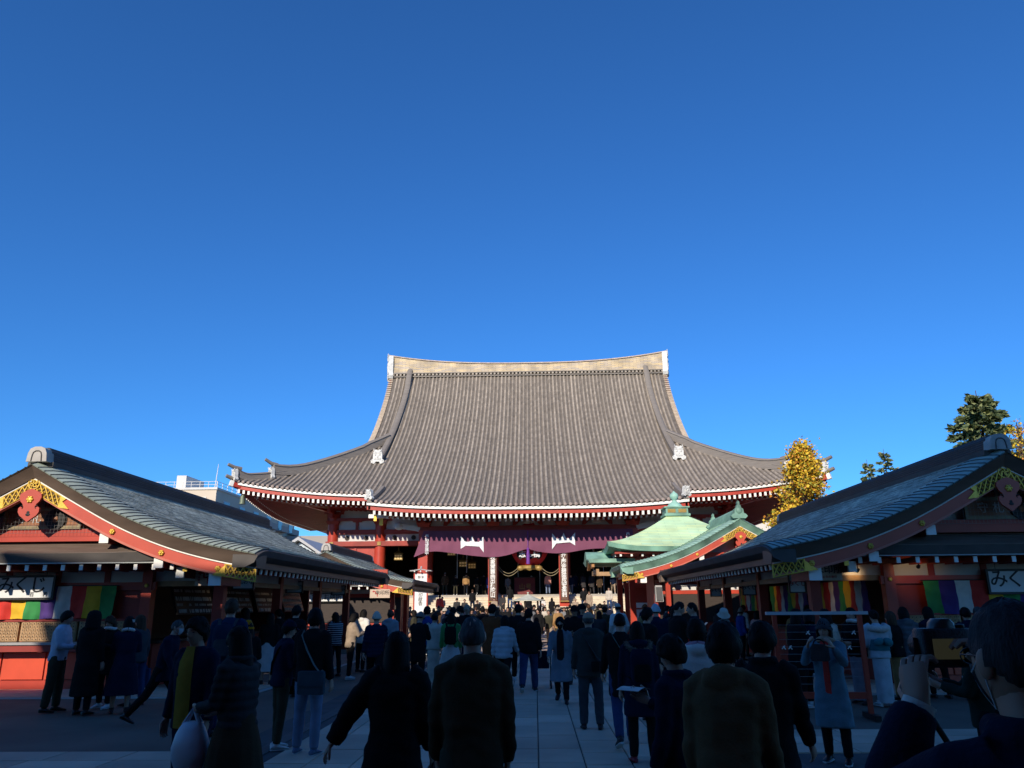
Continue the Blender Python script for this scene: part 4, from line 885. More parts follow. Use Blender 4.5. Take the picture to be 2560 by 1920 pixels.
for x, y, lab in ((6.52, 20.0, 'nearest framed mikuji sign under the right eave'), (6.66, 25.0, 'second framed mikuji sign under the right eave'), (6.64, 29.5, 'farthest small framed mikuji sign under the right eave')):
    sign(lab, (x, y, 2.25), 0.36, 0.40, [('みくじ', 0.15, 0, 0, REDINK if y < 21 else INK, False)], fw=0.03, frame=mat('sign_frame_brown', (0.10, 0.05, 0.03), 0.6, 0.1), hang=0.25)
t = sign('pale wooden sign with red arrow lit by the sun at the small left shop corner', (-7.4, 37.8, 2.35), 0.95, 0.4, [('朱印所', 0.22, 0.12, 0.03, INK, False)], BOARDP, BOARDP, 0.0, 0, 0.2); arrow(t, 0.0)
t = sign('pale wooden sign with red arrow lit by the sun at the green roofed shop', (5.9, 36.2, 2.62), 0.95, 0.4, [('朱印所', 0.22, 0.12, 0.03, INK, False)], BOARDP, BOARDP, 0.0, 0, 0.2); arrow(t, 0.0)
# old carved plaque in each gable
for x, g, lab in ((LX, 17.0, 'old wooden name plaque behind the bird net in the sunlit left gable'), (RX, 17.0, 'old wooden name plaque in the shaded right gable')):
    t = thing('name_plaque', lab, 'plaque', (x + (0.0 if x < 0 else 0.2), g + 0.72, 3.58), 0, None, True)
    WP = mat('plaque_wood', (0.30, 0.12, 0.05), 0.55, 0.25, 5, 0.1, 40, stretch=(0.5, 1, 6))
    MB().box(-0.86, 0.86, 0.0, 0.07, 0.03, 0.44).build('panel', WP, t)
    MB().box(-0.92, 0.92, -0.03, 0.05, 0.40, 0.47).box(-0.92, 0.92, -0.03, 0.05, -0.02, 0.05).box(-0.92, -0.85, -0.03, 0.05, 0.05, 0.4).box(0.85, 0.92, -0.03, 0.05, 0.05, 0.4).build('frame', mat('plaque_frame', (0.28, 0.22, 0.12), 0.6, 0.2, 6), t)
    MB().lathe([(0.24, -0.02), (0.24, 0.03)], 18).build('roundel', INK, t).matrix_basis = Matrix.Translation((0.32, -0.03, 0.2)) @ Matrix.Rotation(R(90), 4, 'X')
    MB().ell((0.32, -0.06, 0.2), (0.06, 0.02, 0.08), 8, 6).build('roundel_crest', WP, t)
    place(text_mesh('守札', 0.26, PLASTER, 0.003, 0.0, False, 1.6), 'lettering', t, (-0.33, -0.01, 0.22))
def banner(label, stripes, w, h, c, rotz=0.0, seed=1, group=None):
    """hanging festival cloth: each coloured stripe is its own piece"""
    t = thing('striped_banner', label, 'banner', c, rotz, group, local=True); n = len(stripes); rr = random.Random(seed); ph = rr.uniform(0, 6)
    for i, k in enumerate(stripes):
        def f(u, v, i=i):
            x = (i + u) / n * w - w / 2; z = -v * h
            y = 0.034 * math.sin(x * 9 + ph + 2.2 * v) * (0.25 + v) + 0.02 * math.sin(x * 23 + ph * 2 + v * 3) * v + 0.01 * math.sin(z * 18 + x * 7)
            return (x * (1 - 0.02 * v), y, z + 0.01 * math.sin(x * 8 + ph) * v)
        MB().grid(f, 6, 12).build('cloth_stripe', CLOTH[k], t, 60)
    MB().tube([(-w / 2 - 0.05, 0, 0.005), (w / 2 + 0.05, 0, 0.005)], 0.012, 6).build('cord', FRAME, t)
    return t
banner('five-coloured banner on the sunlit left gable under the white sign', ['white', 'red', 'yellow', 'green', 'purple', 'white', 'red', 'yellow', 'green'], 3.2, 0.74, (LX - 0.07, WYL - 0.2, 2.30), 0, 1)
banner('five-coloured banner on the shaded right gable beside the white sign', ['green', 'purple', 'white', 'red', 'yellow', 'green', 'purple', 'white', 'red'], 3.2, 0.74, (RX + 0.1, WYR - 0.2, 2.26), 0, 2)
seq = ['green', 'yellow', 'red', 'white', 'purple']
banner('five-coloured banner over the right shop side counter nearest the gable', seq * 2, 3.6, 0.8, (ixR - 0.1, 21.1, 2.32), R(-90), 3)
banner('five-coloured banner over the middle of the right shop side counter', seq * 2, 3.6, 0.8, (ixR - 0.1, 25.4, 2.32), R(-90), 4)
banner('five-coloured banner over the far end of the right shop side counter', seq * 2, 3.4, 0.8, (ixR - 0.1, 29.6, 2.32), R(-90), 5)
# black display boards of charms over the left counter
CHARM = mat('charm_paper', (0.55, 0.55, 0.53), 0.6, 0.15, 9)
for i, y in enumerate((20.6, 23.6, 26.3, 29.0)):
    t = thing('charm_board', 'black slanted board of charms above the left counter, ' + ('nearest the gable', 'second from the gable', 'third from the gable', 'farthest along the arcade')[i], 'display board', (ixL + 0.25, y, 1.62), R(90), None, True)
    tl = Matrix.Rotation(R(-18), 3, 'X')
    w = 2.3
    m = MB(); m.cbox(tl @ Vector((0, 0, 0.4)), (w, 0.05, 0.8), tl); m.build('panel', BLACKM, t)
    m = MB(); rr = random.Random(i)
    for r, (z, hh, st) in enumerate(((0.08, 0.09, 0.055), (0.24, 0.06, 0.07), (0.40, 0.1, 0.05), (0.60, 0.07, 0.06))):
        x = -w / 2 + 0.08
        while x < w / 2 - 0.08:
            if rr.random() < 0.8: m.cbox(tl @ Vector((x, -0.03, z + rr.uniform(-0.004, 0.004))), (0.022, 0.012, hh), tl)
            x += st
    tag(m.build('charms', CHARM, t), kind='stuff')
# spot lamps under the eaves, lit
def spot(loc, label, aim, power):
    t = thing('spot_lamp', label, 'lamp', loc, 0, 'spot lamps under the shop eaves'); d = Vector(aim).normalized(); p = Vector(loc)
    MB().tube([p + Vector((0, 0, 0.16)), p + Vector((0, 0, 0.02))], 0.012, 6).tube([p - d * 0.07, p + d * 0.07], [0.028, 0.045], 10).build('housing', FRAME, t, 40)
    MB().tube([p + d * 0.066, p + d * 0.078], [0.038, 0.03], 10).build('bulb', LAMPM, t)
    if power:
        L = bpy.data.lights.new('spot_lamp_light', 'SPOT'); L.energy = power; L.color = (1.0, 0.66, 0.34); L.spot_size = R(95); L.spot_blend = 0.8; L.shadow_soft_size = 0.04
        o = bpy.data.objects.new('spot_lamp_light', L); COL.objects.link(o); o.parent = t; o.location = d * 0.09; o.rotation_euler = (-d).to_track_quat('Z', 'Y').to_euler()
spot((-7.75, 21.9, 2.5), 'lit spot lamp under the left eave, near arcade', (-1, 0.1, -0.25), 5)
spot((-7.75, 26.2, 2.5), 'lit spot lamp under the left eave, middle arcade', (-1, 0.1, -0.25), 5)
spot((6.72, 20.9, 2.42), 'lit spot lamp under the right eave, near arcade', (1, 0.1, -0.3), 7)
spot((6.74, 27.0, 2.42), 'lit spot lamp under the right eave, far arcade', (1, 0.1, -0.3), 5)
spot((8.5, 17.75, 2.55), 'lit spot lamp under the right gable pent roof', (0.3, 1, -0.15), 5)
spot((7.4, 18.35, 2.5), 'lit spot lamp at the right shop corner post', (0.1, 1, -0.2), 4)

# ================================================================ HALL FURNISHINGS
PURP = mat('purple_curtain_cloth', (0.175, 0.052, 0.095), 0.8, 0.08, 1.5, 0.15, 25)
cur = thing('purple_curtain', 'long purple temple curtain with white crests hung across the hall porch', 'curtain', (CX, 59.5, 5.3))
BOT = [(-8.75, 5.34), (-7.5, 5.82), (-6.0, 5.66), (-4.4, 5.42), (-2.7, 5.26), (-1.6, 5.4), (-0.6, 5.74), (0.0, 5.9), (0.5, 5.72), (1.6, 5.55), (2.6, 5.52), (3.6, 5.66), (4.6, 5.84), (6.0, 5.88), (7.3, 5.72), (8.1, 5.4)]
BOTS = smooth_tab(BOT, 2)
def cur_y(a, v): return 59.52 - 0.14 * v + (0.025 * math.sin(a * 4.2 + 1.5 * v) + 0.015 * math.sin(a * 9 - 4 * v)) * v - 0.10 * math.exp(-(a / 0.5) ** 2) * v + 0.035 * math.sin(6 * v + 1.2 * a) * math.exp(-(a / 3.5) ** 2)
def cur_p(u, v):
    a = lerp(-8.75, 8.1, u); at = lerp(-8.05, 8.05, u); b = interp(BOTS, a); aa = lerp(at, a, v)
    return (CX + aa, cur_y(a, v), lerp(7.33, b, v))
MB().grid(cur_p, 120, 14).build('cloth', PURP, cur, 60)
CRW = mat('crest_white', (0.74, 0.74, 0.74), 0.8, 0.03, 3)
em = [(765, 205), (830, 290), (880, 292), (910, 210), (945, 294), (1000, 296), (1055, 215), (1058, 330), (1060, 450), (1005, 365), (920, 357), (830, 350), (770, 395), (768, 300)]
for ca, sx, sh in ((-4.3, 1, 0.0), (2.75, -1, 0.08)):
    m = MB(); q = []
    for ex, ey in em:
        a = ca + sx * (ex - 910) / 153.0 * 0.93; z = 6.42 - (ey - 300) / 165.0 * 0.85 + sh + (0.1 if sx < 0 else 0) ; q.append((CX + a, cur_y(a, 0.4) - 0.09, z))
    n = len(q); m.add(q + [(x, y + 0.02, z) for x, y, z in q], [tuple(range(n))] + [(i, n + i, n + (i + 1) % n, (i + 1) % n) for i in range(n)]); m.build('white_crest', CRW, cur)
for a, s_ in ((-7.75, '奉納浅草講中'), (7.65, '奉納浅草講中')):
    place(text_mesh(s_, 0.3, CRW, 0.01, 0.01, True, 0.85), 'lettering', cur, (CX + a, 59.3, 6.25))
m = MB().tube([(CX, 59.3, 7.2), (CX, 59.26, 5.9)], 0.03, 6).ell((CX, 59.24, 5.85), (0.12, 0.12, 0.12), 10, 6).lathe([(0.09, 5.78), (0.13, 5.5), (0.15, 4.75), (0.1, 4.74)], 10, (CX, 59.24, 0)); m.build('tassel', mat('violet_silk', (0.15, 0.035, 0.26), 0.6, 0.15, 20, 0.4, 60), cur, 40)
# couplet boards on the two inner porch columns
BW = mat('couplet_board_wood', (0.12, 0.055, 0.03), 0.5, 0.2, 4); BF = mat('couplet_frame', (0.10, 0.035, 0.02), 0.5, 0.2)
for a, s_, lab in ((-2.7, '真身絶表象雲霞画出補陀山', 'tall board of white calligraphy on the left inner porch column'), (2.7, '実相非荘厳金碧装成安楽刹', 'tall board of white calligraphy on the right inner porch column')):
    t = thing('calligraphy_board', lab, 'signboard', (CX + a, 59.5, 2.1))
    MB().box(CX + a - 0.25, CX + a + 0.25, 59.52, 59.62, 2.15, 6.6).build('panel', BW, t)
    MB().box(CX + a - 0.30, CX + a - 0.25, 59.48, 59.64, 2.1, 6.65).box(CX + a + 0.25, CX + a + 0.30, 59.48, 59.64, 2.1, 6.65).box(CX + a - 0.25, CX + a + 0.25, 59.48, 59.64, 2.05, 2.15).box(CX + a - 0.25, CX + a + 0.25, 59.48, 59.64, 6.6, 6.66).build('frame', BF, t)
    me = text_mesh(s_, 0.46, mat('couplet_white', (0.8, 0.78, 0.72), 0.6, 0.05), 0.02, 0.02, True, 0.80)
    z0 = min(v.co.z for v in me.vertices); z1 = max(v.co.z for v in me.vertices)
    for v in me.vertices: v.co.x *= 0.86; v.co.z *= 4.2 / (z1 - z0)
    place(me, 'lettering', t, (CX + a, 59.5, 4.38))
    MB().box(CX + a - 0.34, CX + a + 0.34, 59.47, 59.66, 1.98, 2.06).build('gilt_foot', GILT, t)
# great red paper lantern
PAPR = mat('lantern_red_paper', (0.50, 0.012, 0.03), 0.55, 0.08, 5)
t = thing('paper_lantern', 'huge red paper lantern half hidden by the purple curtain', 'lantern', (CX + 0.1, 62.5, 4.3))
lc = (CX + 0.1, 62.0, 0)
prof = []
for i in range(49):
    z = 4.72 + 4.0 * i / 48; q = (z - 6.7) / 2.15; r = 1.62 * math.sqrt(max(0.05, 1 - q * q)) ; prof.append((r * (1 + 0.012 * (-1) ** i), z))
MB().lathe(prof, 40, lc).build('paper_body', PAPR, t, 30)
MB().lathe([(0.95, 4.72), (1.0, 4.66), (1.0, 4.48), (0.9, 4.44)], 30, lc).build('gilt_rim', GILT, t, 30)
for q in (-0.72, 0, 0.72):
    MB().ell((lc[0] + q, lc[1] - 0.85, 4.5), (0.26, 0.1, 0.2), 10, 6).build('gilt_foot_ornament', GILT, t, 50)
cart = MB(); cart.prism([(-1.0, 0.3), (-0.95, -0.12), (-0.7, -0.32), (-0.45, -0.16), (0, -0.34), (0.45, -0.16), (0.7, -0.32), (0.95, -0.12), (1.0, 0.3)], lambda u, v, d: (lc[0] + u, lc[1] - math.sqrt(max(0.1, 1.5 ** 2 - u * u * 0.9)) - d, 5.45 + v), 0.0, 0.05); cart.build('black_cartouche', INK, t)
place(text_mesh('志ん橋', 0.55, mat('lantern_white', (0.8, 0.8, 0.78), 0.6, 0.05), 0.01, 0.02, False, 1.0), 'lettering', t, (lc[0], lc[1] - 1.58, 5.5))
m = MB()
for sg in (-1, 1):
    for dz in (0, -0.5):
        m.tube([(lc[0] + sg * (0.9 + 1.7 * i / 10), 61.6, 4.55 + dz * 0.4 - 0.55 * math.sin(math.pi * i / 10 * 0.9) + 0.55 * (i / 10) ** 2) for i in range(11)], 0.022, 5)
m.build('stay_rope', mat('rope_straw', (0.3, 0.25, 0.15), 0.8, 0.1), t)
for o in list(COL.objects):
    if o.type == 'EMPTY' and o.name.split('.')[0] in ('purple_curtain', 'calligraphy_board'): o.location.y += 0.6
# offertory box with gold character
t = thing('offertory_box', 'dark red box with a gold character at the top of the steps', 'box', (CX - 0.35, 65.3, ZB))
MB().box(CX - 1.2, CX + 0.5, 64.9, 65.9, ZB + 0.02, ZB + 1.35).build('body', mat('oxblood_lacquer', (0.16, 0.02, 0.02), 0.5, 0.15), t)
place(text_mesh('山号', 0.5, GILT, 0.01, 0.01, False, 1.1), 'lettering', t, (CX - 0.3, 64.88, ZB + 0.62))
MB().box(CX - 1.25, CX + 0.55, 64.85, 65.95, ZB + 1.35, ZB + 1.42).build('rim', DARKW, t)
# white paper sign tower on the left with its own little roof
t = thing('votive_lantern_sign', 'tall white paper sign with a small roof left of the hall steps', 'sign', (-7.62, 53, 0))
MB().box(-8.02, -7.22, 52.75, 52.8, 0.3, 3.75).build('paper', mat('white_sign_paper', (0.78, 0.76, 0.72), 0.7, 0.03), t)  # plain white paper
MB().box(-8.10, -8.02, 52.72, 52.84, 0, 3.85).box(-7.22, -7.14, 52.72, 52.84, 0, 3.85).box(-8.02, -7.22, 52.72, 52.84, 3.75, 3.85).build('frame', RED, t)
MB().loft([[(-7.62 + q * 0.72, y, 3.90 + 0.16 * (1 - abs(q)) + 0.05 * abs(q) ** 3) for y in (52.45, 53.15)] + [(-7.62 + q * 0.72, y, 3.84 + 0.16 * (1 - abs(q)) + 0.05 * abs(q) ** 3) for y in (53.15, 52.45)] for q in [-1 + i / 5 for i in range(11)]]).ell((-7.62, 52.8, 4.15), (0.07, 0.07, 0.09), 8, 6).build('roof', mat('weathered_zinc', (0.4, 0.38, 0.36), 0.6, 0.15), t)
for q in (-0.4, 0, 0.4): MB().ell((-7.62 + q, 52.5, 3.88), (0.06, 0.06, 0.06), 8, 6).build('roof_boss', WHITE, t)
place(text_mesh('御朱印献香', 0.3, INK, 0.003, 0.0, True, 0.9), 'lettering', t, (-7.62, 52.74, 2.35))
place(text_mesh('御朱', 0.2, INK, 0.003, 0.0, False, 1.4), 'lettering', t, (-7.62, 52.74, 3.5))
t.location += Vector((-0.35, 2.5, 0)); t.scale = (1.05, 1.05, 1.05)
# incense burner
t = thing('incense_burner', 'bronze incense burner with a low conical roof in front of the steps', 'incense burner', (-0.4, 44, 0))
ZN = mat('burner_roof_bronze', (0.52, 0.52, 0.42), 0.6, 0.12, 3, 0.15, 30)
MB().lathe([(0.03, 2.46), (0.07, 2.43), (0.03, 2.36), (0.06, 2.33), (0.14, 2.29), (0.3, 2.22), (0.55, 2.12), (0.8, 2.05), (0.95, 2.03), (0.95, 1.99), (0.78, 1.98), (0.3, 2.02)], 24, (-0.4, 44, 0)).build('roof', ZN, t, 30)
for k in range(6):
    an = k * math.pi / 3 + 0.3; MB().tube([(-0.4 + 0.72 * math.cos(an), 44 + 0.72 * math.sin(an), 0.9), (-0.4 + 0.72 * math.cos(an), 44 + 0.72 * math.sin(an), 2.02)], 0.05, 8).build('pillar', DARKW, t, 40)
MB().lathe([(0.5, 0), (0.55, 0.2), (0.4, 0.35), (0.75, 0.6), (0.85, 0.9), (0.8, 0.92), (0.7, 0.8), (0.1, 0.78)], 24, (-0.4, 44, 0)).build('cauldron', mat('dark_bronze', (0.06, 0.06, 0.05), 0.5, 0.2, metal=0.4), t, 30)

# ================================================================ GREEN PYRAMID PAVILION
pv = thing('water_pavilion', 'green copper pyramid-roofed pavilion with finial, sunlit at the right', 'pavilion', (8.0, 44.2, 0))
pc, hwp = Vector((8.0, 44.2, 0)), 4.3
PP = smooth_tab([(0, 6.85), (0.8, 6.35), (1.8, 5.72), (2.8, 5.15), (3.6, 4.78), (4.3, 4.56)], 2)
for q in range(4):
    rt = Matrix.Rotation(q * math.pi / 2, 3, 'Z'); m = MB()
    def f(u, v):
        a = lerp(0.55, hwp, v); x = lerp(-a, a, u); z = interp(PP, a) + 0.28 * abs(2 * u - 1) ** 4 * (v ** 2)
        return pc + rt @ Vector((x, -a, z))
    m.grid(f, 20, 24); m.build('roof_slope', COPPER_P, pv, 60)
    m = MB(); m.loft([[pc + rt @ Vector((x, -hwp, 4.56 + 0.28 * abs(x / hwp) ** 4 + 0.02)), pc + rt @ Vector((x * 0.985, -hwp + 0.08, 4.56 + 0.28 * abs(x / hwp) ** 4 - 0.22)), pc + rt @ Vector((x * 0.9, -hwp + 0.7, 4.56 - 0.2)), pc + rt @ Vector((x * 0.9, -hwp + 0.7, 4.7))] for x in [-hwp + hwp * i / 8 for i in range(17)]]); m.build('eave_fascia', PATINA, pv, 30)
    m = MB(); n = 14; 
    for i in range(n):
        x = -3.6 + 7.2 * i / (n - 1); p = pc + rt @ Vector((x, -hwp + 0.45, 4.18)); k = MB()
        k.cbox(p + rt @ Vector((0, 0.6, 0)), (0.09, 1.2, 0.1), rt); o = k.build('rafter', REDD, pv); MB().cbox(p, (0.1, 0.03, 0.11), rt).build('white_rafter_end', WHITE, o)
MB().box(pc.x - 3.9, pc.x + 3.9, pc.y - 3.9, pc.y + 3.9, 4.25, 4.35).build('soffit', REDD, pv)
for sx in (-1, 1):
    for sy in (-1, 1): MB().box(pc.x + sx * 3.0 - 0.15, pc.x + sx * 3.0 + 0.15, pc.y + sy * 3.0 - 0.15, pc.y + sy * 3.0 + 0.15, 0, 4.25).build('post', RED, pv)
for sy in (-1, 1): MB().box(pc.x - 3.2, pc.x + 3.2, pc.y + sy * 3 - 0.12, pc.y + sy * 3 + 0.12, 3.6, 3.9).build('beam', RED, pv)
for sx in (-1, 1): MB().box(pc.x + sx * 3 - 0.12, pc.x + sx * 3 + 0.12, pc.y - 3.2, pc.y + 3.2, 3.55, 3.88).build('beam', RED, pv)
m = MB().box(pc.x - 0.72, pc.x + 0.72, pc.y - 0.72, pc.y + 0.72, 6.5, 6.62).box(pc.x - 0.62, pc.x + 0.62, pc.y - 0.62, pc.y + 0.62, 6.4, 6.95).box(pc.x - 0.7, pc.x + 0.7, pc.y - 0.7, pc.y + 0.7, 6.95, 7.02); dw = m.build('dew_basin', PATINA, pv)
for q in (-0.3, 0.3): MB().box(pc.x + q - 0.22, pc.x + q + 0.22, pc.y - 0.635, pc.y - 0.62, 6.68, 6.88).build('gilt_panel', GILT, dw)
MB().lathe([(0.46, 7.02), (0.42, 7.12), (0.3, 7.26), (0.16, 7.34), (0.11, 7.42), (0.15, 7.47), (0.23, 7.58), (0.25, 7.68), (0.2, 7.8), (0.08, 7.89), (0.02, 7.97)], 20, (pc.x, pc.y, 0)).build('finial', mat('finial_verdigris', (0.30, 0.52, 0.42), 0.55, 0.15, 4), pv, 40)
# undulating gable canopy on its path side
m = MB(); KH = [(-2.0, 4.0), (-1.6, 3.92), (-1.1, 4.0), (-0.6, 4.3), (0, 4.5), (0.6, 4.3), (1.1, 4.0), (1.6, 3.92), (2.0, 4.0)]
m.loft([[(x, pc.y - 1.2 + yy, z + 0.06) for x in (2.75, 5.2)] + [(x, pc.y - 1.2 + yy, z - 0.14) for x in (5.2, 2.85)] for yy, z in smooth_tab(KH, 2)]); m.build('canopy', PATINA, pv, 40)
m = MB(); m.loft([[(2.95, pc.y - 1.2 + yy * 0.93, z - 0.14), (2.95, pc.y - 1.2 + yy * 0.93, z - 0.36), (3.1, pc.y - 1.2 + yy * 0.93, z - 0.36), (3.1, pc.y - 1.2 + yy * 0.93, z - 0.14)] for yy, z in smooth_tab(KH, 2)]); m.build('canopy_barge', mat('canopy_wood', (0.42, 0.2, 0.07), 0.6, 0.2, 4), pv, 40)
m = MB().box(3.2, 3.34, pc.y - 2.9, pc.y + 0.5, 3.3, 3.55).box(3.2, 5.0, pc.y - 2.95, pc.y - 2.8, 3.2, 3.4); m.build('canopy_beam', WOOD, pv)
# red office wing behind, with white band
t = thing('red_office', 'low vermilion building with a white band seen beyond the right shop', 'building', (9.5, 50, 0))
MB().box(5.6, 15, 49.8, 50.0, 0, 2.9).build('wall', RED, t)
MB().box(5.6, 15, 49.7, 49.8, 1.55, 1.85).build('white_band', WHITE, t)
for x in (5.7, 7.4, 9.1, 10.8, 12.5): MB().box(x - 0.14, x + 0.14, 49.6, 49.79, 0, 3.0).build('post', RED, t)
MB().box(5.5, 15, 49.55, 49.79, 2.75, 3.05).build('beam', RED, t)
for x in (6.55, 8.25, 9.95): MB().box(x - 0.6, x + 0.6, 49.74, 49.79, 0.7, 1.45).build('paper_window', PLASTER, t)
t = thing('loudspeaker_box', 'grey box speaker on a post of the green roofed shop', 'loudspeaker', (5.44, 38, 2.1)); MB().cbox((5.44, 35.3, 2.2), (0.34, 0.3, 0.7), Matrix.Rotation(R(-8), 3, 'X'), 0.85).build('cabinet', mat('speaker_grey', (0.33, 0.32, 0.30), 0.6, 0.08), t)
MB().cbox((5.44, 35.12, 2.2), (0.26, 0.03, 0.58), Matrix.Rotation(R(-8), 3, 'X')).build('grille', KERBM, t)
# rack for tying paper fortunes
t = thing('fortune_rack', 'red frame with wires for tying paper fortunes before the right shop', 'rack', (4.6, 13.5, 0), R(-4), None, True)
for x in (-0.62, 0.75): MB().box(x - 0.035, x + 0.035, -0.035, 0.035, 0, 1.6).build('upright', RED, t); MB().box(x - 0.05, x + 0.05, -0.3, 0.3, 0, 0.08).build('foot', BLACKM, t)
MB().box(-0.75, 0.88, -0.06, 0.06, 1.6, 1.65).build('top_rail', mat('pale_rail', (0.5, 0.5, 0.5), 0.4, 0.05), t); MB().box(-0.62, 0.75, -0.03, 0.03, 0.3, 0.4).build('bottom_rail', RED, t)
for i in range(9): MB().tube([(-0.6, 0, 0.52 + 0.115 * i), (0.73, 0, 0.52 + 0.115 * i)], 0.003, 5).build('wire', KERBM if False else mat('steel_wire', (0.25, 0.25, 0.25), 0.4, 0.05), t)
rr = random.Random(5); m = MB()
for i in range(9):
    x, z = rr.uniform(-0.55, 0.7), 0.52 + 0.115 * rr.randrange(2, 9); m.bar((x - 0.03, 0, z - 0.035), (x + 0.02, -0.012, z + 0.02), 0.012, 0.016); m.bar((x + 0.03, 0, z - 0.04), (x - 0.01, -0.012, z + 0.01), 0.012, 0.014)
tag(m.build('tied_fortunes', WHITE, t), kind='stuff')

# ================================================================ BACKGROUND BUILDINGS
APT = mat('apartment_wall', (0.62, 0.52, 0.40), 0.85, 0.06, 0.3); APG = mat('apartment_shade_grey', (0.36, 0.33, 0.30), 0.85, 0.06, 0.3); GLS = mat('window_glass', (0.10, 0.14, 0.18), 0.12, 0.2, 0.4, spec=0.8); PALE = mat('pale_concrete', (0.66, 0.63, 0.58), 0.8, 0.08, 0.4)  # APG has the shade of the block's side face in its grey
t = thing('apartment_block', 'beige apartment block with roof railing above the left shop roof', 'building', (-68, 160, 0))
MB().box(-84, -58.4, 140, 188, 0, 22.6).build('wall', APT, t); MB().box(-84.2, -58.2, 139.8, 188.2, 22.6, 23.0).build('parapet', PALE, t)
for x in [-84 + 1.6 * i for i in range(17)]: MB().box(x - 0.04, x + 0.04, 139.95, 140.03, 23.0, 24.1).build('railing_post', PALE, t)
for y in [140 + 2.4 * i for i in range(20)]: MB().box(-58.38, -58.3, y - 0.04, y + 0.04, 23.0, 24.1).build('railing_post', PALE, t)
for z in (23.5, 24.05): MB().box(-84, -58.3, 139.96, 140.02, z, z + 0.07).build('railing_bar', PALE, t); MB().box(-58.37, -58.31, 140, 188, z, z + 0.07).build('railing_bar', PALE, t)
MB().box(-67, -65.2, 142, 150, 23, 25.6).build('roof_house', PALE, t); MB().tube([(-61.3, 146, 23), (-61.0, 146, 28.4)], [0.12, 0.05], 6).build('mast', PALE, t)
for fl in range(4):
    z = 18.6 - 4.6 * fl
    for x in (-82, -78.5, -75, -71.5, -66.3, -61.4):
        w = 2.2 if x > -63 else 1.5; h = 2.5 if x > -63 else 1.5
        f = MB().box(x - w / 2 - 0.15, x + w / 2 + 0.15, 139.9, 139.98, z - 0.15, z + h + 0.15).build('window', PALE, t)
        MB().box(x - w / 2, x - 0.06, 139.84, 139.89, z, z + h).build('pane', GLS, f); MB().box(x + 0.06, x + w / 2, 139.84, 139.89, z, z + h).build('pane', mat('window_curtain', (0.45, 0.52, 0.52), 0.3, 0.1), f)
    for y in range(145, 186, 8):
        f = MB().box(-58.38, -58.3, y - 1.6, y + 1.6, z - 0.2, z + 2.4).build('window', PALE, t); MB().box(-58.29, -58.24, y - 1.4, y + 1.4, z, z + 2.2).build('pane', GLS, f)
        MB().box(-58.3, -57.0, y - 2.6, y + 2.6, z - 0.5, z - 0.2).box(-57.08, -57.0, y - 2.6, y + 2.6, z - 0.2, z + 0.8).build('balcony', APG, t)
t = thing('annex_block', 'grey flat-roofed annex beyond the apartment block', 'building', (-52, 196, 0))
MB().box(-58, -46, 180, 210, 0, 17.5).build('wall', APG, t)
for x in (-56, -52.5, -49): 
    for z in (8, 12.5): MB().box(x - 1.1, x + 1.1, 179.9, 179.98, z, z + 2.8).build('window', GLS, t)
t = thing('low_house', 'pale house with a grey gabled roof low behind the left shops', 'house', (-28.5, 95, 0))
MB().box(-32, -24.8, 96, 106, 0, 7.6).build('wall', PALE, t); m = MB(); m.prism([(-4.3, 0), (0, 3.4), (4.3, 0), (4.3, 0.35), (0, 3.9), (-4.3, 0.35)], lambda u, v, d: (-29.0 + u, d, 6.9 + v * 0.8), 95.2, 107); m.build('roof', mat('roof_grey_sheet', (0.42, 0.42, 0.42), 0.5, 0.06), t)
m = MB(); m.prism([(-3.6, 0), (0, 3.0), (3.6, 0)], lambda u, v, d: (-29.0 + u, d, 7.0 + v * 0.8), 96, 96.3); m.build('gable', mat('pale_blue_boarding', (0.5, 0.56, 0.6), 0.7, 0.08), t)
for x in (-31, -29.6, -28.2, -26.8, -25.4): MB().box(x - 0.5, x + 0.5, 95.9, 95.98, 5.4, 7.0).build('window', GLS, t)
for z in [3.4 + 0.35 * i for i in range(6)]: MB().box(-31.9, -24.9, 95.88, 95.97, z, z + 0.12).build('louvre', mat('louvre_tan', (0.55, 0.45, 0.3), 0.7, 0.1), t)
t = thing('shed', 'small green-sided shed behind the far left shop', 'shed', (-22, 92, 0)); MB().box(-25, -19.5, 91, 97, 0, 6.2).build('wall', mat('shed_green', (0.3, 0.4, 0.12), 0.7, 0.2, 0.6), t); MB().box(-25.3, -19.2, 90.6, 97.3, 6.2, 6.5).build('roof', PALE, t)
for x in (-24, -22.3, -20.6): MB().box(x - 0.55, x + 0.55, 90.9, 90.98, 3.9, 5.4).build('window', GLS, t)
t = thing('white_building', 'white building glimpsed between the hall eave and right shop roof', 'building', (27, 88, 0)); MB().box(22.6, 34, 84, 95, 0, 10.2).build('wall', PALE, t); MB().box(22.3, 34.3, 83.7, 95.3, 10.2, 10.6).build('roof', WHITE, t)
for x in (24, 26.5, 29): MB().box(x - 0.8, x + 0.8, 83.9, 83.98, 6.8, 8.8).build('window', GLS, t)

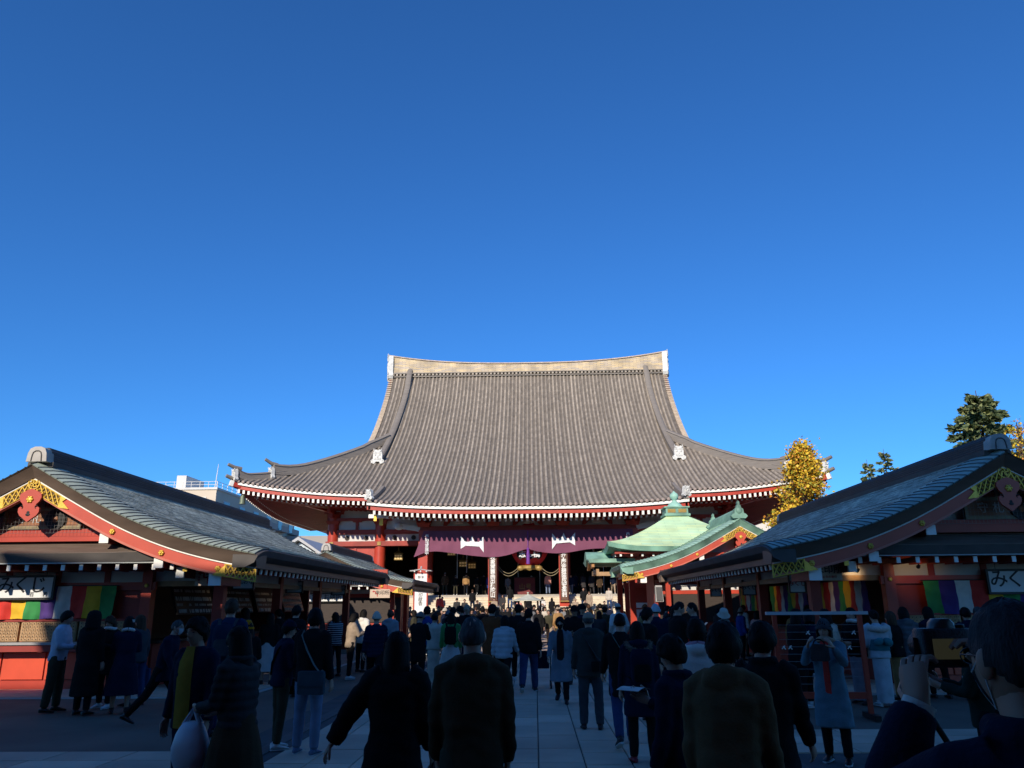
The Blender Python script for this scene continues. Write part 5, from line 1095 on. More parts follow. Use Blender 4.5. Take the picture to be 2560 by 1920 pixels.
# ================================================================ TREES
def leafy(name, label, base, h, crown, nleaf, leafm, trunkm, size, seed, cat='tree', kindf=None):
    """tapered trunk, limbs and a crown of leaf-sized faces in uneven clumps"""
    rr = random.Random(seed); b = Vector(base); t = thing(name, label, cat, b)
    m = MB(); m.tube([b, b + Vector((0.15, 0, h * 0.35)), b + Vector((-0.1, 0.1, h * 0.7)), b + Vector((0, 0, h * 0.97))], [0.28, 0.22, 0.12, 0.02], 8)
    tips = []
    cz0, cz1, cr = crown
    for i in range(46):
        z = lerp(cz0, cz1, rr.random() ** 0.9); f = (z - cz0) / (cz1 - cz0); an = rr.uniform(0, 6.283)
        rad = cr * (1 - f) * rr.uniform(0.4, 1.1) + 0.1
        p0 = b + Vector((0, 0, z - rad * 0.5)); p1 = b + Vector((rad * math.cos(an), rad * math.sin(an), z + rr.uniform(-0.2, 0.5)))
        m.tube([p0, (p0 + p1) / 2 + Vector((0, 0, 0.15)), p1, p1 + (p1 - p0) * 0.12 + Vector((0, 0, 0.25))], [0.06, 0.035, 0.015, 0.004], 5)
        for q in range(5): tips.append(p0.lerp(p1, rr.uniform(0.45, 1.1)))
    m.build('trunk', trunkm, t, 50)
    c = MB()
    for i in range(nleaf):
        p = rr.choice(tips) + Vector((rr.gauss(0, 0.34), rr.gauss(0, 0.34), rr.gauss(0, 0.28))); s = size * rr.uniform(0.6, 1.3)
        u = Vector((rr.uniform(-1, 1), rr.uniform(-1, 1), rr.uniform(-0.6, 0.6))).normalized(); v = u.orthogonal().normalized(); v = Matrix.Rotation(rr.uniform(0, 6.28), 3, u) @ v
        c.k = rr.choices((0, 1, 2), (6, 3, 2))[0]
        c.add([p - u * s, p + v * s * 0.7, p + u * s * 0.7, p - v * s * 0.7], [(0, 1, 2, 3)])
    c.build('crown', leafm, t)
    return t
BARK = mat('bark', (0.10, 0.07, 0.05), 0.9, 0.25, 6, 0.4, 20)
GK = [mat('ginkgo_gold', (0.68, 0.43, 0.03), 0.6, 0.15, 3), mat('ginkgo_green', (0.30, 0.28, 0.03), 0.6, 0.15, 3), mat('ginkgo_orange', (0.55, 0.22, 0.03), 0.6, 0.15, 3)]
leafy('ginkgo_tree', 'golden autumn tree in front of the right corner of the hall roof', (19.75, 56.5, 0), 13.0, (6.0, 12.7, 4.5), 14000, GK, BARK, 0.12, 4)
def conifer(label, base, h, r, seed, n=2600, z0=0.25):
    rr = random.Random(seed); b = Vector(base); t = thing('conifer_tree', label, 'tree', b)
    MB().tube([b, b + Vector((0, 0, h))], [0.3, 0.02], 8).build('trunk', BARK, t, 50)
    c = MB(); br = MB(); nb = 70
    for i in range(nb):
        f = i / nb; z = h * lerp(z0, 0.985, f); L = r * (1 - f) ** 0.8 * rr.uniform(0.7, 1.15) + 0.12; an = i * 2.4 + rr.uniform(-0.3, 0.3); d = Vector((math.cos(an), math.sin(an), -0.12))
        br.tube([b + Vector((0, 0, z)), b + Vector((0, 0, z)) + d * L], [0.03, 0.006], 4)
        for q in range(int(n / nb)):
            s = rr.uniform(0.15, 1.0); p = b + Vector((0, 0, z)) + d * L * s + Vector((rr.gauss(0, 0.11 * L * (1.2 - s)), rr.gauss(0, 0.11 * L * (1.2 - s)), rr.gauss(0, 0.05) - 0.05)); u = (d + Vector((rr.gauss(0, 0.5), rr.gauss(0, 0.5), rr.gauss(0, 0.3)))).normalized(); w = u.orthogonal().normalized(); w = Matrix.Rotation(rr.uniform(0, 6.28), 3, u) @ w; sz = rr.uniform(0.16, 0.36) * (0.7 + r / 5)
            c.k = rr.choices((0, 1), (3, 2))[0]; c.add([p, p + u * sz * 0.6 + w * sz * 0.22, p + u * sz, p + u * sz * 0.6 - w * sz * 0.22], [(0, 1, 2, 3)])
    br.build('branches', BARK, t); c.build('crown', [mat('needle_dark', (0.085, 0.12, 0.055), 0.6, 0.2, 3), mat('needle_light', (0.23, 0.25, 0.10), 0.6, 0.2, 3)], t)
conifer('large cedar rising behind the right shop ridge at the picture edge', (27.6, 47, 0), 14.4, 4.6, 1, 16000, 0.35)
conifer('left of two small conifers above the right shop ridge', (34.6, 80, 0), 16.0, 3.0, 2, 4500)
conifer('right and taller of two small conifers above the right shop ridge', (36.7, 80.5, 0), 17.2, 3.4, 3, 4500)
leafy('orange_tree', 'thin orange-leaved tree beside the large cedar at the right edge', (27.2, 43, 0), 11.8, (7, 11.0, 2.2), 900, GK, BARK, 0.09, 9)
rr = random.Random(11); t = thing('bare_willow', 'bare weeping branches showing above the left shop ridge', 'tree', (-27, 55, 0)); m = MB(); b = Vector((-28.2, 55, 0))
m.tube([b, b + Vector((0.2, 0, 6)), b + Vector((0.6, 0, 9.4))], [0.3, 0.2, 0.06], 8)
for i in range(34):
    an = rr.uniform(-0.6, 0.9); L = rr.uniform(1.2, 3.0); p = b + Vector((0.5, rr.uniform(-0.4, 0.4), rr.uniform(8.2, 9.6))); q = [p]
    for k in range(1, 8): s = k / 7; q.append(p + Vector((math.sin(an) * L * s * 1.1 + 0.3 * s, rr.uniform(-0.05, 0.05), L * (1.1 * s - 1.05 * s * s * (1 + 0.4 * abs(an))) + 0.2)))
    m.tube(q, [0.02 * (1 - k / 8) + 0.004 for k in range(8)], 4)
m.build('branches', mat('bare_twig', (0.16, 0.11, 0.09), 0.9, 0.15), t)
# ================================================================ PEOPLE
TMP = bpy.data.scenes.new('mesh_workshop')
def remesh(mb, name, mats, voxel, it=4, disp=None):
    """grow one continuous skin over overlapping volumes, relax it and add folds"""
    me = mb.mesh('raw', mats if isinstance(mats, (list, tuple)) else [mats]); o = bpy.data.objects.new('raw', me); TMP.collection.objects.link(o)
    m = o.modifiers.new('r', 'REMESH'); m.mode = 'VOXEL'; m.voxel_size = voxel; m.use_smooth_shade = True
    s = o.modifiers.new('s', 'SMOOTH'); s.factor = 0.5; s.iterations = it
    vl = TMP.view_layers[0]; vl.update()
    nm = bpy.data.meshes.new_from_object(o.evaluated_get(vl.depsgraph)); nm.name = name
    bpy.data.objects.remove(o); bpy.data.meshes.remove(me)
    if disp:
        nm.update(); ns = [v.normal.copy() for v in nm.vertices]
        for v, n in zip(nm.vertices, ns): v.co += n * disp(v.co)
    nm.materials.clear()
    for q in (mats if isinstance(mats, (list, tuple)) else [mats]): nm.materials.append(q)
    nm.polygons.foreach_set('use_smooth', [True] * len(nm.polygons)); nm.update()
    return nm
def ring(c, rx, ry, n=18, p=0.85, up=None, right=None):
    c = Vector(c); right = right or Vector((1, 0, 0)); up = up or Vector((0, 1, 0)); out = []
    for k in range(n):
        a = 2 * math.pi * k / n; ca, sa = math.cos(a), math.sin(a)
        out.append(c + right * (rx * math.copysign(abs(ca) ** p, ca)) + up * (ry * math.copysign(abs(sa) ** p, sa)))
    return out
def head_pt(th, ph, off=0.0):
    ax, ay, az = 0.074 + off, 0.094 + off, 0.115 + off
    x, y, z = ax * math.sin(th) * math.cos(ph), ay * math.cos(th) * math.cos(ph), az * math.sin(ph)
    q = -z / az if z < 0 else 0.0
    if q: x *= 1 - 0.26 * q ** 1.4; y = y * (1 - 0.42 * q) if y < 0 else y + 0.010 * q * math.cos(th)
    if y > 0 and off < 0.005:
        e = math.exp
        y += 0.024 * e(-((x / 0.012) ** 2 + ((z + 0.014) / 0.017) ** 2)) + 0.011 * e(-((x / 0.011) ** 2 + ((z - 0.012) / 0.03) ** 2))
        y -= 0.011 * e(-(((abs(x) - 0.031) / 0.017) ** 2 + ((z - 0.012) / 0.012) ** 2))
        y += 0.005 * e(-((z - 0.036) / 0.010) ** 2) * e(-(x / 0.05) ** 2) + 0.007 * e(-((x / 0.021) ** 2 + ((z + 0.055) / 0.010) ** 2)) + 0.007 * e(-((x / 0.02) ** 2 + ((z + 0.096) / 0.014) ** 2))
        y -= 0.004 * e(-((x / 0.02) ** 2 + ((z + 0.074) / 0.007) ** 2))
    return Vector((x, y, z))
def head_grid(mb, M, nu=28, nv=20, off=None, rng=(-89, 89)):
    rings = []
    for j in range(nv + 1):
        ph = R(lerp(rng[0], rng[1], j / nv)); r = []
        for i in range(nu):
            u = 2 * math.pi * i / nu; th = u - 0.55 * math.sin(u); o = off(th, ph) if off else 0.0
            r.append(M @ head_pt(th, ph, o))
        rings.append([r[0]] + r[:0:-1])
    mb.loft(rings)
SKIN = mat('skin', (0.46, 0.27, 0.19), 0.55, 0.06, 6, 0.05, 200); SKIN2 = mat('skin_tan', (0.38, 0.21, 0.14), 0.55, 0.06, 6)
EYEM = mat('eye_dark', (0.02, 0.013, 0.01), 0.3, 0.0); LIPM = mat('lip', (0.33, 0.13, 0.11), 0.5, 0.05)
HAIRK = mat('hair_black', (0.009, 0.0075, 0.007), 0.6, 0.3, 30, 0.3, 160, stretch=(1, 1, 0.15), spec=0.12); HAIRB = mat('hair_brown', (0.075, 0.038, 0.022), 0.55, 0.3, 30, 0.3, 160, stretch=(1, 1, 0.15), spec=0.15); HAIRG = mat('hair_grey', (0.075, 0.07, 0.068), 0.65, 0.45, 30, 0.3, 160, stretch=(1, 1, 0.15), spec=0.15)
def cm(name, c, rough=0.85, bump=0.25): return mat('cloth_' + name, c, rough, 0.14, 7, bump, 70, spec=0.05)
BLK = cm('black', (0.012, 0.012, 0.013)); NAVY = cm('navy', (0.010, 0.015, 0.034)); CHAR = cm('charcoal', (0.045, 0.042, 0.042)); DBRN = cm('dark_brown', (0.065, 0.042, 0.024)); BRN = cm('brown', (0.145, 0.088, 0.045)); OLV = cm('olive', (0.055, 0.05, 0.032))
WHT = cm('white', (0.62, 0.61, 0.60)); CRM = cm('cream', (0.50, 0.44, 0.36)); GRY = cm('grey', (0.18, 0.18, 0.185)); LGRY = cm('light_grey', (0.30, 0.31, 0.33)); JEAN = cm('denim', (0.03, 0.055, 0.13)); LJEAN = cm('pale_denim', (0.17, 0.21, 0.30)); BEI = cm('beige', (0.33, 0.25, 0.18)); TAN = cm('tan', (0.35, 0.20, 0.08))
REDC = cm('red', (0.35, 0.02, 0.02)); PNK = cm('pink', (0.62, 0.28, 0.22)); PNK2 = cm('soft_pink', (0.50, 0.26, 0.30)); BLU = cm('blue', (0.02, 0.05, 0.20)); GRN = cm('green', (0.01, 0.16, 0.08)); DGRN = cm('dark_green', (0.012, 0.03, 0.024)); YEL = cm('mustard', (0.34, 0.20, 0.03)); ORG = cm('orange', (0.55, 0.20, 0.01)); PUR = cm('plum', (0.08, 0.02, 0.07)); TEAL = cm('pale_teal', (0.12, 0.20, 0.24)); ICE = cm('ice_blue', (0.42, 0.47, 0.50)); RUST = cm('rust', (0.16, 0.05, 0.02)); SLATE = cm('slate', (0.05, 0.06, 0.07)); STRP = cm('striped', (0.4, 0.4, 0.4)); GRNG = cm('grey_green', (0.045, 0.05, 0.047))
SHOEK = mat('shoe_black', (0.012, 0.012, 0.012), 0.45, 0.1); SHOEW = mat('shoe_white', (0.6, 0.6, 0.58), 0.6, 0.05); SHOEB = mat('shoe_blue', (0.10, 0.14, 0.22), 0.6, 0.1); SHOER = mat('shoe_red', (0.25, 0.02, 0.03), 0.5, 0.1)
MASKM = mat('face_mask', (0.62, 0.66, 0.70), 0.8, 0.03)
# stripes for one knitted top
n_ = STRP.node_tree.nodes; l_ = STRP.node_tree.links; tc = n_.new('ShaderNodeTexCoord'); wv = n_.new('ShaderNodeTexWave'); wv.bands_direction = 'Z'; wv.inputs['Scale'].default_value = 5.5; l_.new(tc.outputs['Object'], wv.inputs['Vector'])
cr_ = n_.new('ShaderNodeValToRGB'); cr_.color_ramp.elements[0].position = 0.6; cr_.color_ramp.elements[1].position = 0.65; cr_.color_ramp.elements[0].color = (0.02, 0.02, 0.025, 1); cr_.color_ramp.elements[1].color = (0.45, 0.45, 0.45, 1)
l_.new(wv.outputs['Fac'], cr_.inputs['Fac']); l_.new(cr_.outputs['Color'], n_['Principled BSDF'].inputs['Base Color'])

# pose: legs (hip angle, knee flex) L/R in degrees, arms (forward, out, elbow flex, inward) L/R, lean, head (yaw, pitch)
POSE = {
 'stand': dict(L=(2, 2, 3), R=(-3, 2, 4), aL=(2, 10, 14, 4), aR=(-2, 10, 12, 4), lean=2, head=(0, -4)),
 'stand2': dict(L=(6, 8, 5), R=(-4, 1, 4), aL=(8, 8, 60, 30), aR=(-4, 11, 14, 3), lean=3, head=(15, -8)),
 'walkL': dict(L=(22, 8, 2), R=(-20, 18, 2), aL=(-16, 9, 14, 2), aR=(18, 9, 24, 4), lean=5, head=(0, -3)),
 'walkR': dict(L=(-21, 20, 2), R=(21, 6, 2), aL=(17, 10, 24, 4), aR=(-17, 10, 14, 2), lean=5, head=(0, -3)),
 'stride': dict(L=(30, 6, 2), R=(-28, 16, 2), aL=(-8, 10, 14, 3), aR=(12, 9, 20, 4), lean=7, head=(0, -4)),
 'phone': dict(L=(3, 3, 4), R=(-3, 3, 4), aL=(22, 6, 82, 34), aR=(26, 6, 84, 34), lean=4, head=(0, -26)),
 'phone1': dict(L=(4, 5, 4), R=(-3, 1, 4), aL=(0, 9, 16, 4), aR=(30, 8, 88, 26), lean=3, head=(-10, -20)),
 'pocket': dict(L=(4, 4, 5), R=(-4, 2, 5), aL=(-14, 17, 46, 22), aR=(-14, 17, 46, 22), lean=2, head=(0, -3)),
 'pocketwalk': dict(L=(18, 6, 3), R=(-17, 16, 3), aL=(-12, 16, 46, 22), aR=(-12, 16, 44, 22), lean=4, head=(4, -4)),
 'out': dict(L=(12, 6, 3), R=(-12, 12, 3), aL=(-6, 34, 10, 2), aR=(2, 12, 22, 4), lean=4, head=(0, -5)),
 'front': dict(L=(3, 3, 4), R=(-3, 3, 4), aL=(10, 10, 74, 42), aR=(10, 10, 78, 42), lean=3, head=(0, -10)),
 'up': dict(L=(3, 3, 4), R=(-4, 3, 4), aL=(50, 14, 98, 34), aR=(50, 14, 100, 34), lean=0, head=(0, 3)),
 'sit': dict(L=(84, 82, 6), R=(80, 80, 6), aL=(26, 10, 40, 14), aR=(28, 10, 44, 16), lean=8, head=(0, -8)),
}
class Sk: pass
def skeleton(pose):
    P_ = POSE[pose] if isinstance(pose, str) else pose; k = Sk(); k.p = P_
    lean = R(P_['lean']); k.ank = {}; k.knee = {}; k.hip = {}; k.shank = {}
    for sd, nm in ((-1, 'L'), (1, 'R')):
        a, kf, spr = R(P_[nm][0]), R(P_[nm][1]), R(P_[nm][2]); h = Vector((sd * 0.088, 0, 0.90))
        kn = h + 0.41 * Vector((sd * math.sin(spr) , math.sin(a), -math.cos(a))).normalized()
        an = kn + 0.41 * Vector((sd * math.sin(spr) * 0.3, math.sin(a - kf), -math.cos(a - kf))).normalized()
        k.hip[sd], k.knee[sd], k.ank[sd], k.shank[sd] = h, kn, an, a - kf
    low = min(k.ank[-1].z, k.ank[1].z); k.dz = 0.085 - low
    k.T = lambda z, y=0.0: Vector((0, y + math.tan(lean) * (z - 0.92) if z > 0.92 else y, z + k.dz))
    k.sh = {}; k.el = {}; k.wr = {}; k.fd = {}; k.ud = {}
    for sd, nm in ((-1, 'L'), (1, 'R')):
        f, ab, fl, inn = [R(q) for q in P_['a' + nm]]
        s = k.T(1.375) + Vector((sd * 0.168, 0, 0))
        u = Vector((sd * math.sin(ab), math.sin(f) * math.cos(ab), -math.cos(f) * math.cos(ab)))
        e = s + u * 0.285; b2 = ab - inn; d = Vector((sd * math.sin(b2), math.sin(f + fl) * math.cos(b2), -math.cos(f + fl) * math.cos(b2)))
        k.sh[sd], k.el[sd], k.wr[sd], k.fd[sd], k.ud[sd] = s, e, e + d * 0.245, d, u
        if 'ik' + nm in P_:
            w = Vector(P_['ik' + nm]) + Vector((0, 0, k.dz)); L = w - s; D = min(L.length, 0.528); ax = L.normalized()
            q = (0.285 ** 2 - 0.245 ** 2 + D * D) / (2 * D); hgt = math.sqrt(max(0, 0.285 ** 2 - q * q)); pole = Vector((sd * 0.55, -0.15, -1.0)); pole = (pole - ax * pole.dot(ax)).normalized()
            e = s + ax * q + pole * hgt; w = e + (s + ax * D - e).normalized() * 0.245
            k.el[sd], k.wr[sd], k.fd[sd], k.ud[sd] = e, w, (w - e).normalized(), (e - s).normalized()
        k.hd = getattr(k, 'hd', {}); k.hd[sd] = Vector(P_['hd' + nm]).normalized() if 'hd' + nm in P_ else None
    for dct in (k.hip, k.knee, k.ank):
        for sd in dct: dct[sd] = dct[sd] + Vector((0, 0, k.dz))
    yw, pt = P_['head']
    k.hc = k.T(1.585) + Vector((0, 0.022, 0))
    k.HM = Matrix.Translation(k.hc) @ Matrix.Rotation(R(yw), 4, 'Z') @ Matrix.Rotation(R(pt), 4, 'X')
    return k
def hand(mb, w, d, inward, curl=0.5, n=6, spread=0.05):
    """palm and five unequal, bent fingers; inward = direction the palm faces"""
    d = d.normalized(); nrm = (inward - d * inward.dot(d)).normalized(); side = d.cross(nrm)
    mb.loft([[w + d * t + side * (wd * c) + nrm * (th * s) for c, s in [(math.cos(2 * math.pi * q / 10), math.sin(2 * math.pi * q / 10)) for q in range(10)]] for t, wd, th in ((-0.03, 0.026, 0.022), (0.0, 0.028, 0.019), (0.035, 0.039, 0.017), (0.07, 0.042, 0.015), (0.09, 0.037, 0.012))])
    for i, (o, L) in enumerate(((-0.030, 0.062), (-0.010, 0.074), (0.010, 0.080), (0.030, 0.072))):
        p = w + d * 0.08 + side * o; a = curl * (0.5 + 0.06 * (3 - i)); pts = [p - d * 0.015]; dd = d + side * o * spread * 20
        for sgm in (0.42, 0.32, 0.26):
            v = (dd * math.cos(a) + nrm * math.sin(a)).normalized(); p = p + v * L * sgm; pts.append(p); a += curl * 0.75
        mb.tube(pts, [0.0098, 0.0095, 0.0085, 0.0062], n)
    p = w + d * 0.022 + side * 0.033
    v1 = (d * 0.62 + side * 0.66 + nrm * 0.42).normalized(); v2 = (d * 0.85 + side * 0.1 + nrm * 0.55).normalized()
    mb.tube([p - v1 * 0.012, p + v1 * 0.034, p + v1 * 0.034 + v2 * 0.03, p + v1 * 0.036 + v2 * 0.055], [0.0125, 0.0115, 0.0105, 0.007], n)
CACHE = {}
def cached(key, fn):
    if key not in CACHE: CACHE[key] = fn()
    return CACHE[key]
def body_mesh(k, curl=0.5, legs=True, hi=False, glasses=False):
    mb = MB(); T = k.T
    mb.loft([ring(T(z, y), rx, ry, 16) for z, rx, ry, y in ((0.84, 0.13, 0.10, 0), (0.92, 0.165, 0.115, -0.01), (1.05, 0.145, 0.10, 0), (1.22, 0.165, 0.115, 0), (1.34, 0.165, 0.10, -0.01), (1.41, 0.12, 0.075, -0.01), (1.44, 0.062, 0.06, 0.0), (1.48, 0.054, 0.058, 0.006), (1.54, 0.053, 0.057, 0.018))])
    nu, nv = (44, 34) if hi else (28, 20)
    head_grid(mb, k.HM, nu, nv)
    for sd in (-1, 1):
        e = MB(); 
        for ring_ in range(1):
            mb.ell(k.HM @ Vector((sd * 0.077, -0.012, -0.004)), (0.010, 0.019, 0.031), 10, 8, (k.HM.to_3x3() @ Matrix.Rotation(sd * R(-22), 3, 'Z')))
        mb.tube([k.sh[sd] - k.ud[sd] * -0.0, k.sh[sd].lerp(k.el[sd], 0.5), k.el[sd], k.el[sd].lerp(k.wr[sd], 0.35), k.wr[sd]], [0.052, 0.046, 0.037, 0.036, 0.025], 10)
        inw = Vector((-sd, 0.15, 0.1)) if abs(k.fd[sd].z) > 0.5 else Vector((-sd * 0.4, 0, 0.2)) + Vector((0, -0.3, 0))
        if k.hd[sd]: inw = Vector((-sd, 0.35, 0.0))
        hand(mb, k.wr[sd], k.hd[sd] or k.fd[sd], inw, curl)
        if legs: mb.tube([k.hip[sd], k.hip[sd].lerp(k.knee[sd], 0.5), k.knee[sd], k.knee[sd].lerp(k.ank[sd], 0.35), k.ank[sd]], [0.085, 0.072, 0.052, 0.052, 0.034], 10)
        mb.k = 1; mb.ell(k.HM @ Vector((sd * 0.031, 0.077, 0.011)), (0.0125, 0.006, 0.0055), 8, 5, k.HM.to_3x3()); mb.tube([k.HM @ Vector((sd * 0.015, 0.0885, 0.029)), k.HM @ Vector((sd * 0.03, 0.0875, 0.034)), k.HM @ Vector((sd * 0.047, 0.079, 0.030))], 0.0032, 5); mb.k = 0
    mb.k = 2; mb.tube([k.HM @ Vector((x, 0.0985 - 7 * x * x, -0.0585)) for x in (-0.022, -0.01, 0, 0.01, 0.022)], [0.002, 0.0045, 0.004, 0.0045, 0.002], 6); mb.k = 0
    return mb.mesh('body', [SKIN, EYEM, LIPM], 60)
def fold(amp, seed=0.0, band=0.0, k=None):
    def f(c):
        p = Vector((c.x * 5 + seed, c.y * 5, c.z * 6.5 + seed)); q = Vector((c.x * 11, c.y * 11 + seed, c.z * 17 + 4 * c.x))
        d = amp * (noise.noise(p) * 1.1 + 0.75 * noise.noise(q))
        if band: d += 0.011 * (abs(math.sin(math.pi * c.z / band)) - 0.6)
        return d
    return f
def coat_mesh(k, m, hem=0.80, bulk=1.0, flare=0.0, sleeve=1.0, hood=False, collar=0.0, band=0.0, voxel=0.017, seed=0.0, short=False, amp=0.007, fur=False):
    mb = MB(); T = k.T; b = bulk
    fr = (0.92 - hem) / 0.84; st = 0.085 + max(abs(k.ank[1].y), abs(k.ank[-1].y)) * fr if hem < 0.72 else 0.0
    rows = []
    for z, rx, ry, y in ((hem, 0.178 + flare, max(0.135 + flare * 0.9, st), -0.005), (max(hem + 0.02, 0.86), 0.178 + flare * 0.35, 0.138 + flare * 0.3, -0.008), (1.02, 0.166, 0.128, 0), (1.22, 0.182, 0.138, 0), (1.33, 0.190, 0.125, -0.008), (1.385, 0.165, 0.105, -0.010), (1.425, 0.105, 0.085, -0.006), (1.455, 0.072, 0.073, 0.0), (1.475 + collar * 0.6, 0.068, 0.072, 0.004)):
        if rows and z <= rows[-1][0]: continue
        rows.append((z, rx * b if z < 1.4 else rx, ry * b if z < 1.4 else ry, y))
    mb.loft([ring(T(z, y), rx, ry, 20) for z, rx, ry, y in rows])
    for sd in (-1, 1):
        s, e, w = k.sh[sd], k.el[sd], k.wr[sd]; pts = [s - k.ud[sd] * 0.03 + Vector((-sd * 0.05, 0, 0.0)), s, s.lerp(e, 0.5), e, e.lerp(w, 0.5), w - k.fd[sd] * 0.01]; rad = [0.07, 0.075, 0.068, 0.060, 0.054, 0.046]
        if short: pts = pts[:3] + [s.lerp(e, 0.72)]; rad = [0.07, 0.073, 0.07, 0.07]
        mb.tube(pts, [r * sleeve * (0.5 + 0.5 * b) for r in rad], 14)
    if hood:
        c = T(1.43); mb.ell(c + Vector((0, -0.085, -0.005)), (0.115, 0.062, 0.075), 14, 10); mb.tube([c + Vector((0.105 * math.sin(t), -0.01 - 0.09 * math.cos(t), 0.035 - 0.02 * abs(math.sin(t)))) for t in [R(-115 + 23 * i) for i in range(11)]], 0.034, 8)
    if collar: mb.tube([T(1.455) + Vector((0.078 * math.sin(t), -0.082 * math.cos(t), 0.0)) for t in [R(-150 + 30 * i) for i in range(11)]], 0.020 + collar, 8)
    nm = remesh(mb, 'coat', m, voxel, 5, fold(amp, seed, band))
    return nm
def trouser_mesh(k, m, wide=1.0, voxel=0.018, seed=0.0, amp=0.006, cuff=0.0):
    mb = MB(); T = k.T
    mb.loft([ring(T(z), rx, ry, 16) for z, rx, ry in ((0.83, 0.15, 0.115), (0.90, 0.172, 0.132), (0.98, 0.160, 0.122), (1.04, 0.15, 0.112))])
    for sd in (-1, 1):
        h, n, a = k.hip[sd], k.knee[sd], k.ank[sd]
        mb.tube([h + Vector((0, 0, 0.05)), h.lerp(n, 0.3), n, n.lerp(a, 0.5), a + (n - a).normalized() * cuff], [0.10, 0.094 * (0.5 + 0.5 * wide), 0.070 * wide, 0.066 * wide, 0.058 * wide], 14)
    return remesh(mb, 'trousers', m, voxel, 4, fold(amp, seed + 3))
def skirt_mesh(k, m, z0=0.32, z1=1.02, flare=0.12, narrow=False, pleat=14):
    mb = MB(); T = k.T; rows = []
    for i in range(15):
        t = i / 14; z = lerp(z1, z0, t); r = lerp(0.15, 0.18 if not narrow else 0.165, min(1, t * 3)) + (flare * t if not narrow else -0.02 * t)
        c = T(z); n = 40; rg = []
        for j in range(n):
            a = 2 * math.pi * j / n; w = 1 + 0.05 * t * math.sin(a * pleat) + 0.02 * math.sin(a * 3 + t * 4)
            rg.append(c + Vector((math.cos(a) * r * w, math.sin(a) * r * 0.85 * w, 0)))
        rows.append(rg)
    mb.loft(rows); return mb.mesh('skirt', m, 60)
def shoe_mesh(k, m, sole=None, boot=0.0):
    mb = MB()
    for sd in (-1, 1):
        a = k.ank[sd]; sh = k.shank[sd]; lift = a.z - 0.085
        pit = -clamp(lift * 4.5, 0, 0.75) if sh < 0 else clamp(lift * 2, 0, 0.3)
        Rm = Matrix.Rotation(pit, 3, 'X') @ Matrix.Rotation(-sd * R(7), 3, 'Z')
        piv = Vector((a.x, a.y, a.z - 0.0))
        for part in (0, 1):
            mb.k = part; rows = []
            for y, w, zt in ((-0.075, 0.022, 0.05), (-0.065, 0.033, 0.075), (-0.03, 0.038, 0.088), (0.02, 0.038, 0.085), (0.07, 0.043, 0.068), (0.12, 0.046, 0.052), (0.16, 0.040, 0.042), (0.185, 0.022, 0.03)):
                z0, z1, ww = (-0.085, -0.062, w * 1.06) if part else (-0.063, -0.085 + zt, w)
                rows.append([piv + Rm @ Vector((ww * math.cos(q), y, lerp(z0, z1, (math.sin(q) + 1) / 2))) for q in [2 * math.pi * i / 10 + 0.3 for i in range(10)]])
            mb.loft(rows)
        mb.k = 0; up = (k.knee[sd] - a).normalized(); mb.tube([a - up * 0.03, a + up * (0.02 + boot)], [0.042, 0.044 + 0.06 * boot], 10)
    return mb.mesh('shoes', [m, sole or m], 50)
